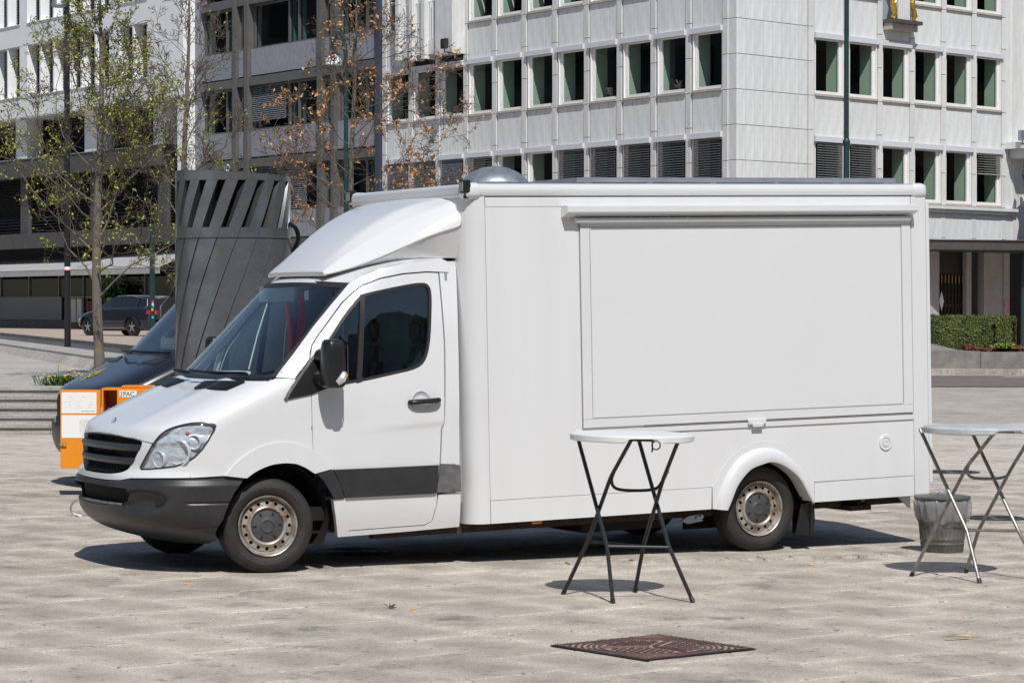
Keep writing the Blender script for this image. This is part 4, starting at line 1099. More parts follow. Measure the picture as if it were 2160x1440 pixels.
bx("rear_corner_skirt", M_WHITE, sheet([(3.86, -0.006), (3.985, -0.006), (3.985, -0.115)], WN + 0.12, 0.03))
# roof: vent dome, solar panel, work lights
dm = MB(); dm.lathe([(0.262, -0.012), (0.266, 0.0), (0.262, 0.008), (0.235, 0.042), (0.18, 0.082), (0.11, 0.112), (0.05, 0.126), (0.0, 0.130)], 40, 'z', (0.41, 0.60, 2.608))
dm.lathe([(0.16, 0.0), (0.16, -0.06)], 24, 'z', (0.41, 0.60, 2.608))
rake(dm).build("roof_vent_dome", M_GALV, truck)
sol = bx("solar_panel", M_ALU, lambda b: b.bbox(0.955, 4.02, 0.25, 1.0, 2.594, 2.634, 0.004))
bx("solar_cells", mat("solar_glass", (0.01, 0.014, 0.03), 0.12), lambda b: b.box(0.985, 3.99, 0.28, 0.97, 2.6345, 2.636), sol)
bx("panel_feet", M_ALU, lambda b: [b.box(a, a + 0.05, 0.26, 0.99, 2.553, 2.594) for a in (1.05, 1.6, 2.2, 2.8, 3.4, 3.9)], sol)
sol2 = bx("solar_panel", M_ALU, lambda b: b.bbox(0.70, 4.02, 1.06, 1.8, 2.594, 2.634, 0.004))
bx("panel_feet", M_ALU, lambda b: [b.box(a, a + 0.05, 1.10, 1.75, 2.553, 2.594) for a in (0.8, 1.6, 2.4, 3.2, 3.9)], sol2)
for w in (-0.035, 2.02):
    wl2 = bx("work_light", M_BLACK, lambda b: (b.bbox(-0.20, -0.135, w - 0.03, w + 0.05, 2.50, 2.60, 0.012), b.box(-0.18, -0.15, w - 0.01, w + 0.02, 2.46, 2.51)))
    bx("work_light_lens", M_GALV, lambda b: b.bbox(-0.206, -0.199, w - 0.022, w + 0.042, 2.515, 2.585, 0.003), wl2)

# ---- cab inside
it = MB(); it.box(-0.75, 0.35, 0.42, 1.58, 0.40, 0.93); it.box(-0.2, 0.30, 0.42, 1.58, 0.93, 1.18); it.box(0.30, 1.5, 0.14, 1.86, 0.36, 0.46); it.build("engine_bay_blocker", M_DARK, truck)  # unseen dark boxes added in nose and floor to block light
ds = MB()
ds.add([(0.02, 0.14, 1.36), (0.02, 1.86, 1.36), (0.30, 0.12, 1.405), (0.30, 1.88, 1.405), (0.52, 0.10, 1.38), (0.52, 1.90, 1.38), (0.60, 0.10, 1.25), (0.60, 1.90, 1.25), (0.50, 0.10, 0.9), (0.50, 1.90, 0.9)],
       [(0,2,3,1),(2,4,5,3),(4,6,7,5),(6,8,9,7)], True)
ds.bbox(0.38, 0.60, 0.28, 0.66, 1.37, 1.47, 0.03)
dash = ds.build("dashboard", M_DASH, truck)
pp = MB(); pp.bbox(0.18, 0.38, 1.28, 1.55, 1.412, 1.440, 0.01); pp.build("papers_on_dash", M_PAPER, dash)
stw = MB(); ctr = Vector((0.80, 0.50, 1.36)); ax = Vector((0.85, 0, 0.53)).normalized(); e1 = Vector((0, 1, 0)); e2 = ax.cross(e1)
stw.tube([ctr + (e1 * math.cos(2*PI*i/28) + e2 * math.sin(2*PI*i/28)) * 0.20 for i in range(29)], 0.015, 8, cap=False)
for k in range(3):
    a = PI/2 + 2*PI*k/3
    stw.tube([ctr - ax*0.02, ctr + (e1 * math.cos(a) + e2 * math.sin(a)) * 0.2], 0.016, 6)
stw.tube([ctr - ax * 0.3, ctr], 0.04, 8)
stw.build("steering_wheel", M_BLACK, truck)
for w in (0.52, 1.42):
    st_ = MB(); st_.bbox(0.95, 1.42, w - 0.24, w + 0.24, 0.85, 1.02, 0.06)
    bm = bmesh.new(); bmesh.ops.create_cube(bm, size=1); bmesh.ops.bevel(bm, geom=bm.edges[:], offset=0.2, segments=4, affect='EDGES')
    for v in bm.verts: v.co = Vector((1.37 + v.co.x * 0.15 + (v.co.z + 0.5) * 0.12, w + v.co.y * 0.47 * (1 - 0.15 * (v.co.z + 0.5)), 1.31 + v.co.z * 0.64))
    st_.addbm(bm, True)
    bm = bmesh.new(); bmesh.ops.create_cube(bm, size=1); bmesh.ops.bevel(bm, geom=bm.edges[:], offset=0.2, segments=3, affect='EDGES')
    for v in bm.verts: v.co = Vector((1.47 + v.co.x * 0.11, w + v.co.y * 0.27, 1.75 + v.co.z * 0.19))
    st_.addbm(bm, True); st_.build("seat", M_SEAT, truck, sharp=50)
iw = MB(); iw.box(1.48, 1.50, 0.12, 1.88, 0.5, 2.2); iw.build("cab_back_lining", M_LINING, truck)
hl_ = MB(); hl_.box(0.72, 1.48, 0.25, 1.75, 2.10, 2.11); hl_.build("headlining", M_LINING, truck)
vz = MB(); vz.box(0.60, 0.62, 0.95, 1.65, 1.98, 2.10); vz.build("sun_visor", M_DASH, truck)
hs = MB(); base = spl([(0.69, 1.30, 2.06), (0.70, 1.30, 1.93), (0.72, 1.30, 1.78), (0.725, 1.30, 1.62), (0.70, 1.30, 1.48)], 14)
hs.tube(base, [0.022 + 0.004 * (i % 2) for i in range(len(base))], 10); hs.build("red_hose", M_RED, truck, sharp=0)
sp_ = MB(); L1 = spl([(0.76, 2.06), (0.78, 1.9), (0.765, 1.7), (0.75, 1.5)], 6); R1 = spl([(0.83, 2.06), (0.845, 1.86), (0.825, 1.72), (0.79, 1.5)], 6)
n_ = len(L1); sp_.add([(u, 1.30, z) for u, z in L1] + [(u, 1.29, z) for u, z in R1], [(i, i+1, n_+i+1, n_+i) for i in range(n_-1)], True)
sp_.build("red_strap", M_RED, truck)
for (u0, z0, u1, z1) in ((0.62, 2.0, 0.45, 1.45), (0.80, 2.0, 0.74, 1.45)):
    cc = MB(); cc.tube([(u0, 1.5, z0), ((u0+u1)/2 - 0.01, 1.5, (z0+z1)/2), (u1, 1.5, z1)], 0.006, 5); cc.build("hanging_cable", M_PAPER, truck)
# front wheel wells
for w in (0.06, 1.50):
    ww = MB(); ww.lathe([(0.43, w), (0.43, w + 0.44)], 30, 'y', (0.06, 0, 0.38), -0.5, PI + 0.3); ww.box(-0.4, 0.55, (0.46 if w < 1 else 1.5), (0.5 if w < 1 else 1.54), 0.25, 0.85)
    ww.build("front_wheel_well", M_DARK, truck)
us = MB(); us.box(-0.45, 0.45, 0.45, 1.55, 0.30, 0.42); us.box(0.40, 1.75, 0.20, 1.8, 0.26, 0.40); us.build("undertray_blocker", M_DARK, truck)  # dark boxes added under the cab to keep light out

# ================================================================== buildings
M_STONE = mat("facade_stone", (0.715, 0.73, 0.722), 0.8, c2=(0.60, 0.612, 0.605), scale=1.6, stretch=(3, 3, 0.7), detail=8, hue=0.045, bump=0.05, bscale=30)
M_STONE2 = mat("pier_stone", (0.68, 0.685, 0.67), 0.8, c2=(0.585, 0.587, 0.572), scale=1.6, stretch=(3, 3, 0.8), detail=8, hue=0.04, bump=0.05, bscale=30)
M_SILL = mat("sill_stone", (0.47, 0.42, 0.36), 0.8, vary=0.2)
M_FRAME = mat("white_window_frame", (0.80, 0.80, 0.79), 0.45)
M_BLIND_BOX = mat("blind_housing", (0.62, 0.64, 0.68), 0.5, vary=0.05)
M_GREEN = mat("pale_green_lining", (0.56, 0.66, 0.52), 0.85)
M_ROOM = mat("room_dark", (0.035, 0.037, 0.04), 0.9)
M_SLAT = mat("blind_slats", (0.20, 0.20, 0.205), 0.45, metal=0.3)
M_PANE = glass("window_glass", (0.72, 0.80, 0.78), 0.7, 0.0, 1.45)
M_PANED = glass("dark_window_glass", (0.40, 0.50, 0.50), 0.8, 0.0, 1.45)

M_SHADE0 = mat("shaded_wing_base_stone", (0.42, 0.42, 0.42), 0.7, vary=0.15, scale=3)  # same darkened stone tone as the shaded entrance wall
LB = empty("stone_office_building", tuple(CN)); tag(LB, "pale grey stone office block with rows of white-framed windows and a sharp corner", "building")
AL = math.atan2(dLv.y, dLv.x)          # left front: x along, y outwards
AR = math.atan2(dRv.y, dRv.x)          # right front: x along, -y outwards
def part_box(name, m, x0, x1, y0, y1, z0, z1, rot, parent=None, flipy=False):
    b_ = MB()
    if flipy: y0, y1 = -y1, -y0
    b_.box(x0, x1, y0, y1, z0, z1)
    return b_.build(name, m, parent or LB, rotz=rot)
# shared pieces (origin at lower left of the opening, y outwards)
def fm_window(wd, ht, side):
    """frame: broad casement on one side as seen"""
    b_ = MB(); t = 0.075; y0, y1 = -0.10, -0.03
    lw, rw = (0.17, 0.06) if side > 0 else (0.06, 0.17)
    if side > 0: lw, rw = 0.06, 0.17
    else: lw, rw = 0.06, 0.17
    b_.box(0, lw, y0, y1, 0, ht); b_.box(wd - rw, wd, y0, y1, 0, ht)
    b_.box(lw + 0.001, wd - rw - 0.001, y0, y1, 0, 0.11); b_.box(lw + 0.001, wd - rw - 0.001, y0, y1, ht - 0.05, ht)
    b_.box(wd - rw + 0.05, wd - rw + 0.06, y1, y1 + 0.015, 0.3, ht - 0.3)
    return b_
def flip(b_):
    b_.v = [(x, -y, z) for x, y, z in b_.v]; return b_
HT = 1.90; WD = 1.50
kit = {}
for nm, fl in (("L", False), ("R", True)):
    f_ = (lambda b: flip(b)) if fl else (lambda b: b)
    kit[nm] = dict(
        frame=f_(fm_window(WD, HT, 1)).mesh("window", M_FRAME, 0),
        pane=f_(MB().add([(0.06, -0.07, 0.11), (WD - 0.17, -0.07, 0.11), (WD - 0.17, -0.07, HT - 0.05), (0.06, -0.07, HT - 0.05)], [(0, 1, 2, 3)])).mesh("pane", M_PANE, 0),
        lining=f_(MB().box(WD - 0.12, WD - 0.02, -0.62, -0.12, -0.05, HT + 0.05)).mesh("lining", M_GREEN, 0),
        lining2=f_(MB().box(-0.02, 0.03, -0.62, -0.12, -0.05, HT + 0.05)).mesh("lining", M_GREEN, 0),
        box=f_(MB().bbox(-0.06, WD + 0.10, -0.03, 0.12, 0.0, 0.19, 0.008)).mesh("blind_box", M_BLIND_BOX, 0),
        sill=f_(MB().box(-0.03, WD + 0.05, -0.10, 0.07, -0.075, 0.0)).mesh("sill", M_SILL, 0),
        slab=f_(MB().bbox(0.0, 0.530, -0.10, 0.0, 0.0, 1.362, 0.006)).mesh("spandrel_slab", M_STONE, 0),
        pier=f_(MB().bbox(0.0, 0.275, -0.12, 0.035, 0.0, 1.158, 0.006)).mesh("pier_block", M_STONE2, 0),
        rail=f_(MB().box(WD - 0.03, WD + 0.0, -0.02, 0.05, 0, HT)).mesh("blind_guide", M_FRAME, 0),
    )
    def blind(n, ang, pitch=0.083, w=0.075):
        b_ = MB()
        for i in range(n):
            z = HT - 0.03 - i * pitch; dy = w/2 * math.cos(ang); dz = w/2 * math.sin(ang)
            b_.add([(0.03, 0.05 - dy, z + dz), (WD - 0.05, 0.05 - dy, z + dz), (WD - 0.05, 0.05 + dy, z - dz), (0.03, 0.05 + dy, z - dz)], [(0, 1, 2, 3)])
        b_.box(0.03, WD - 0.05, 0.03, 0.07, HT - 0.03 - n * pitch - 0.02, HT - 0.03 - n * pitch + 0.01)
        return b_
    kit[nm]['blind'] = f_(blind(22, R(35))).mesh("blind", M_SLAT, 0)
    kit[nm]['half'] = f_(blind(8, R(15), 0.09, 0.09)).mesh("blind", mat("blind_slats_light", (0.42, 0.41, 0.39), 0.5), 0)
    kit[nm]['dense'] = f_(blind(26, R(55), 0.072, 0.08)).mesh("blind", mat("blind_slats_grey", (0.17, 0.19, 0.22), 0.5), 0)
SILLZ = [5.74, 9.28, 12.82]
PITCH_L, PITCH_R = 1.93, 1.90
def put(me, nm, rot, x, z, parent=None, y=0.0):
    c, s = math.cos(rot), math.sin(rot)
    if parent is None:
        return ob(nm, me, LB, (x*c - y*s, x*s + y*c, z), rot)
    return ob(nm, me, parent, (0, y, 0))
def window(K, rot, x, z, blindkind=None, skip_lining=False):
    w_ = put(kit[K]['frame'], "window", rot, x, z)
    ob("pane", kit[K]['pane'], w_); ob("lining", kit[K]['lining'], w_); ob("lining", kit[K]['lining2'], w_)
    ob("sill", kit[K]['sill'], w_); ob("blind_guide", kit[K]['rail'], w_)
    if blindkind: ob("blind", kit[K][blindkind], w_)
    put(kit[K]['box'], "blind_box", rot, x, z + HT)
    return w_
# left front: eleven bays
for k in range(11):
    x = 0.745 + PITCH_L * k
    for r_, z in enumerate(SILLZ):
        if r_ == 2 and k in (8, 9, 10) and k != 10: continue
        bk = None
        if r_ == 0: bk = 'blind' if k <= 4 else ('half' if k == 7 else ('dense' if k >= 8 else None))
        if r_ == 1 and k in (8, 9): bk = None
        window("L", AL, x, z, bk)
        for j in range(3):
            put(kit["L"]['slab'], "spandrel_slab", AL, x - 0.05 + j * 0.545, z - 0.075 - 1.365)
    for j in range(10):
        zz = 4.50 + j * 1.178
        if k < 11: put(kit["L"]['pier'], "pier_block", AL, 2.372 + PITCH_L * k, zz)
        if k == 0: put(kit["L"]['pier'], "pier_block", AL, 0.42, zz)
# right front: wall flags and six bays
wall_me = flip(MB().bbox(0.0, 0.452, -0.10, 0.0, 0.0, 1.155, 0.006)).mesh("wall_slab", M_STONE, 0)
edge_me = MB().bbox(0.0, 0.41, -0.10, 0.0, 0.0, 1.156, 0.006).mesh("corner_slab", M_STONE, 0)
for j in range(10):
    zz = 4.52 + j * 1.1735 
    for c_ in range(8):
        put(wall_me, "wall_slab", AR, 0.02 + c_ * 0.4665, zz)
    ob("corner_slab", edge_me, LB, (0.0, 0.0, zz), AL)
    put(kit["R"]['pier'], "pier_block", AR, 3.76 + 0.03, zz)
for k in range(6):
    x = 4.185 + PITCH_R * k
    for r_, z in enumerate(SILLZ):
        bk = None
        if r_ == 0: bk = 'blind' if k <= 1 else ('half' if k == 5 else None)
        if not (r_ == 2 and k == 2): window("R", AR, x, z, bk)
        for j in range(3):
            if not (r_ == 2 and k == 2): put(kit["R"]['slab'], "spandrel_slab", AR, x - 0.05 + j * 0.535, z - 0.075 - 1.365)
    for j in range(10):
        put(kit["R"]['pier'], "pier_block", AR, x + 1.575, 4.50 + j * 1.178)
# odds and ends on the inner sills
rw_ = random.Random(77)
for (K, rot, x0, pit, n_, fl) in (("L", AL, 0.745, PITCH_L, 11, 1), ("R", AR, 4.185, PITCH_R, 6, -1)):
    for k in range(n_):
        for z in SILLZ:
            q = rw_.random()
            if q < 0.22:
                b_ = MB(); xc = x0 + pit * k + rw_.uniform(0.3, 1.0)
                b_.lathe([(0.05, 0.0), (0.07, 0.14), (0.0, 0.14)], 8, 'z', (xc, -0.25 * fl, z + 0.05)); 
                for j in range(14): b_.tube([(xc, -0.25 * fl, z + 0.16), (xc + rw_.gauss(0, 0.09), -0.25 * fl + rw_.gauss(0, 0.05), z + 0.25 + rw_.random() * 0.22)], [0.02, 0.035], 4)
                b_.build("sill_plant", mat("sill_plant_green", (0.06, 0.17, 0.06), 0.7, c2=(0.25, 0.06, 0.08), scale=6), LB, rotz=rot)
            elif q < 0.40:
                b_ = MB(); xc = x0 + pit * k + 0.7
                b_.tube([(xc, -1.2 * fl, z + 1.9), (xc, -1.2 * fl, z + 1.55)], 0.01, 4); b_.lathe([(0.05, 0.18), (0.24, 0.0), (0.22, 0.0), (0.04, 0.17)], 14, 'z', (xc, -1.2 * fl, z + 1.38)); b_.build("pendant_lamp", M_FRAME, LB, rotz=rot)
# rooms behind the fronts: floors and back walls
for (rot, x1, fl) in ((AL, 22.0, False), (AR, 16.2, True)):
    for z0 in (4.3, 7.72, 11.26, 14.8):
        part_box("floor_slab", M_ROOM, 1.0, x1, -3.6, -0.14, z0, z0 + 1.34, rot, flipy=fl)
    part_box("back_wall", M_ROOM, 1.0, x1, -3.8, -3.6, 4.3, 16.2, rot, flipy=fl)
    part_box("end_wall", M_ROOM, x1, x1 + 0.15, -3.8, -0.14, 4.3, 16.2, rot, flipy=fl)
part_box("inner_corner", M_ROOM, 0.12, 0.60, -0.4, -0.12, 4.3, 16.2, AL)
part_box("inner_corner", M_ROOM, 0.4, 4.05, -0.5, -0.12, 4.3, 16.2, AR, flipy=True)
part_box("roof", M_STONE, 0.4, 22.2, -4.0, 0.05, 16.2, 16.8, AL)
part_box("roof", M_STONE, 0.8, 20, -4.0, 0.05, 16.2, 16.75, AR, flipy=True)
# lower wall on the left front and band course on the right
part_box("lower_wall", M_STONE, 0.0, 22.2, -0.3, -0.02, -1.0, 4.35, AL)
part_box("band_course", M_STONE2, 0.0, 15.95, -0.1, 0.16, 5.40, 5.52, AR, flipy=True)
part_box("band_course", M_STONE2, 0.0, 16.05, -0.1, 0.24, 5.525, 5.64, AR, flipy=True)
for i in range(34):
    put(flip(MB().bbox(0.0, 0.466, -0.10, 0.02, 0.0, 0.95, 0.006)).mesh("wall_slab", M_STONE, 0) if i == 0 else lowslab, "wall_slab", AR, 0.02 + i * 0.47, 4.43) if i else None
    if i == 0: lowslab = flip(MB().bbox(0.0, 0.466, -0.10, 0.02, 0.0, 0.95, 0.006)).mesh("wall_slab", M_STONE, 0)
# projecting end wing at the far right
part_box("end_pier", M_STONE, 15.545, 15.975, -0.5, 0.0, 4.4, 16.2, AR, flipy=True)
part_box("end_wing", M_STONE2, 15.98, 16.66, -0.5, 0.05, 4.4, 16.2, AR, flipy=True)
for j in range(10):
    for c_ in range(6):
        put(kit["R"]['pier'] if False else wall_me, "wall_slab", AR, 16.68 + c_ * 0.60, 4.52 + j * 1.1735 + 0.3, y=-0.25)
part_box("end_wing", M_STONE2, 16.66, 34.0, -0.5, 0.22, 4.4, 16.2, AR, flipy=True)
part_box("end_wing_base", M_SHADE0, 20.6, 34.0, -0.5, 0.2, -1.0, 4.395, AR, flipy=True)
# stone console with a flood lamp on it
part_box("console", M_STONE2, 15.42, 20.0, 0.03, 1.1, 7.86, 8.10, AR, flipy=True)
part_box("console", M_STONE2, 15.75, 20.0, 0.03, 0.9, 7.52, 7.855, AR, flipy=True)
# gilded balcony niche
nb = MB(); nb.box(7.94, 9.54, -0.5, -0.05, 11.80, 15.0); flip(nb).build("niche", mat("niche_blue_grey", (0.30, 0.34, 0.38), 0.6), LB, rotz=AR)
part_box("balcony_floor", mat("balcony_iron", (0.07, 0.065, 0.06), 0.6), 7.95, 9.60, 0.0, 0.55, 11.97, 12.10, AR, flipy=True)
part_box("balcony_base", M_SILL, 8.0, 9.50, 0.0, 0.40, 11.74, 11.965, AR, flipy=True)
part_box("niche_apron", M_STONE, 7.93, 9.56, -0.10, 0.0, 11.40, 11.80, AR, flipy=True)
for i in range(6):
    part_box("baluster", M_FRAME, 8.45 + i * 0.12, 8.50 + i * 0.12, 0.30, 0.35, 12.10, 13.0, AR, flipy=True)
M_GOLD = mat("gilding", (0.80, 0.50, 0.08), 0.32, metal=0.85, c2=(0.55, 0.30, 0.03), scale=9, bump=0.8, bscale=9)
for xg in (8.14, 9.30):
    gb = MB(); rg = random.Random(int(xg * 100))
    pts = [(xg + 0.06 * math.sin(i * 1.3), -0.36 + 0.03 * math.cos(i * 1.7), 12.12 + i * 0.16) for i in range(12)]
    gb.tube(pts, [0.05 + 0.06 * abs(math.sin(i * 1.9 + xg)) for i in range(12)], 9)
    for i in range(14):
        x_, y_, z_ = pts[i % 12]
        gb.tube([(x_, y_, z_), (x_ + rg.uniform(-0.14, 0.14), y_ - rg.uniform(0.02, 0.1), z_ + rg.uniform(-0.12, 0.16))], [0.05, 0.02], 6)
    gb.build("gilded_figure", M_GOLD, LB, rotz=AR)
# ground floor under the canopy
M_SHADE = mat("shaded_entrance_stone", (0.42, 0.42, 0.42), 0.7, vary=0.15, scale=3)  # stone made darker in its colour for the shade under the canopy
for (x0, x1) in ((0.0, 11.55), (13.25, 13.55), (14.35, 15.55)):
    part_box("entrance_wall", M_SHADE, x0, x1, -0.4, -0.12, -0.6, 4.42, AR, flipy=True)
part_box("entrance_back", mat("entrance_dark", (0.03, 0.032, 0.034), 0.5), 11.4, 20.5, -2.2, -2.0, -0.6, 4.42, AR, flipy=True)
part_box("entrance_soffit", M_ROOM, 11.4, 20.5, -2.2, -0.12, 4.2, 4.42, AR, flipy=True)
pst = part_box("entrance_post", M_SHADE, 15.56, 15.95, -0.4, -0.08, -0.6, 4.42, AR, flipy=True)
for i in range(4):
    part_box("notice", mat("notice_red", (0.42, 0.06, 0.10), 0.5, c2=(0.62, 0.45, 0.45), scale=14), 15.60, 15.92, -0.08, -0.06, 0.68 + i * 0.41, 1.02 + i * 0.41, AR, flipy=True)
M_BRONZE = mat("door_bronze", (0.035, 0.028, 0.022), 0.4, metal=0.6)
M_BRASS = mat("door_brass", (0.55, 0.36, 0.12), 0.35, metal=0.9)
gate_b = MB(); gate_b.box(11.55, 13.25, -0.34, -0.30, -0.4, 4.0); gate = flip(gate_b).build("grille_door", M_BRONZE, LB, rotz=AR)
gg = MB()
for i in range(8):
    gg.box(11.65 + i * 0.215, 11.685 + i * 0.215, -0.29, -0.26, -0.3, 3.2)
for j in range(10): gg.box(11.6, 13.2, -0.285, -0.262, 0.0 + j * 0.34, 0.02 + j * 0.34)
flip(gg).build("grille_bars", M_BRONZE, gate)
gg = MB()
for i in range(8): gg.box(11.645 + i * 0.215, 11.69 + i * 0.215, -0.255, -0.245, 2.85, 3.15)
for i in range(7):
    for j in range(6): gg.box(11.75 + i * 0.215, 11.775 + i * 0.215, -0.255, -0.245, 0.32 + j * 0.34, 0.36 + j * 0.34)
gg.box(11.6, 13.2, -0.258, -0.25, 0.80, 0.84)
o = flip(gg).build("brass_ornaments", M_BRASS, gate); tag(o, kind="stuff")
gd = MB(); gd.prism([(11.86, 1.85), (12.0, 2.2), (11.86, 2.55), (11.72, 2.2)], 0.235, 0.255, 'xz'); gd.v = [(x, -abs(y) if False else y, z) for x, y, z in gd.v]
gd.build("brass_diamond", M_FRAME, gate)
# canopy over the entrance
cn = MB()
pl2 = [(8.2, 0.1), (13.6, 3.0), (22.0, 3.0), (22.0, 0.02), (8.2, 0.02)]
cn.prism([(x, -y) for x, y in pl2], 4.02, 4.36)
cn.build("entrance_canopy", mat("canopy_fascia", (0.075, 0.068, 0.066), 0.6, vary=0.2, scale=4), LB, rotz=AR)
cp = MB(); cp.prism([(x, -y) for x, y in [(8.4, 0.08), (13.7, 2.9), (21.9, 2.9), (21.9, 0.03)]], 3.985, 4.018); cp.build("canopy_soffit", mat("canopy_green", (0.02, 0.045, 0.04), 0.5), LB, rotz=AR)
ct = MB(); ct.prism([(x, -y) for x, y in [(8.1, 0.1), (13.55, 3.06), (22.0, 3.06), (22.0, 2.99), (13.62, 2.99), (8.2, 0.03)]], 4.362, 4.385); ct.build("canopy_flashing", M_ALU if 'M_ALU' in globals() else M_FRAME, LB, rotz=AR)
cl = MB(); cl.tube([(13.9, -1.9, -0.5), (13.9, -1.9, 3.99)], 0.11, 16); cl.build("canopy_column", mat("column_green", (0.02, 0.04, 0.042), 0.45), LB, rotz=AR)

# oriel bay with three tall lights on the left front
orl = MB(); ox0, ox1, od = 16.05, 20.05, 0.62
M_OR = M_STONE
part_box("oriel_cheek", M_STONE, ox0 - 0.0, ox0 + 1.15, 0.02, od, 11.62, 16.2, AL)
part_box("oriel_cheek", M_STONE, ox1 - 0.22, ox1, 0.02, od, 11.62, 16.2, AL)
part_box("oriel_floor", M_STONE2, ox0 + 1.15, ox1 - 0.22, 0.02, od - 0.18, 11.72, 12.25, AL)
for i in range(1, 3):
    xf = ox0 + 1.15 + i * (ox1 - ox0 - 1.37) / 3
    part_box("oriel_fin", M_STONE, xf - 0.11, xf + 0.11, 0.02, od, 11.55, 16.2, AL)
for i in range(3):
    w0 = ox0 + 1.15 + i * (ox1 - ox0 - 1.37) / 3; w1 = w0 + (ox1 - ox0 - 1.37) / 3
    w0 += 0.13; w1 -= 0.13
    fr_ = MB(); fr_.box(w0, w0 + 0.06, 0.22, 0.32, 12.26, 16.1); fr_.box(w1 - 0.28, w1, 0.22, 0.32, 12.26, 16.1); fr_.box(w0 + 0.061, w1 - 0.281, 0.22, 0.32, 12.26, 12.42)
    fo_ = fr_.build("oriel_window", M_FRAME, LB, rotz=AL)
    MB().add([(w0 + 0.06, 0.27, 12.42), (w1 - 0.28, 0.27, 12.42), (w1 - 0.28, 0.27, 16.1), (w0 + 0.06, 0.27, 16.1)], [(0, 1, 2, 3)]).build("pane", M_PANE, fo_, sharp=0)
    rl = MB()
    for j in range(4): rl.tube([(w0 + 0.1 + j * (w1 - w0 - 0.2) / 3, 0.42, 12.3), (w0 + 0.1 + j * (w1 - w0 - 0.2) / 3, 0.42, 13.75)], 0.016, 5)
    rl.tube([(w0 - 0.05, 0.42, 13.75), (w1 + 0.05, 0.42, 13.75)], 0.022, 6); rl.build("oriel_rail", M_FRAME, LB, rotz=AL)

# ------------------------------------------------------------------ dark metal and slate building
GB = empty("slate_office_building", FL(22.3, 0, -1)); tag(GB, "dark grey office building of slate panels and bronze mullions left of the stone block", "building")
gl0 = Vector(FL(22.3, 0, -1))
M_SLATE = mat("slate_panel", (0.29, 0.30, 0.335), 0.75, c2=(0.215, 0.225, 0.255), scale=5, stretch=(2, 2, 0.6), detail=8, hue=0.05, bump=0.05)
M_BRZ = mat("bronze_profile", (0.165, 0.163, 0.153), 0.45, metal=0.35, vary=0.15, scale=2)
M_TEAL = mat("teal_reveal", (0.33, 0.50, 0.46), 0.7)
def gpart(name, m, a0, a1, y0, y1, z0, z1, parent=None):
    b_ = MB(); b_.box(a0 - 22.3, a1 - 22.3, y0, y1, z0 + 1, z1 + 1); return b_.build(name, m, parent or GB, rotz=(AL if parent is None else 0))
bays = [(22.42, 25.46), (25.78, 26.50), (26.88, 32.66), (33.02, 33.74), (34.06, 37.10)]
mull = [(25.48, 25.76), (26.52, 26.86), (32.68, 33.0), (33.76, 34.04)]
for (a0, a1) in mull: gpart("mullion", M_BRZ, a0, a1, -0.3, 0.14, -0.8, 17.0)
gpart("end_strip", mat("navy_edge", (0.05, 0.06, 0.09), 0.5), 22.05, 22.40, -0.3, 0.10, -0.8, 17.0)
rowz = [2.58, 6.08, 9.60, 13.11]
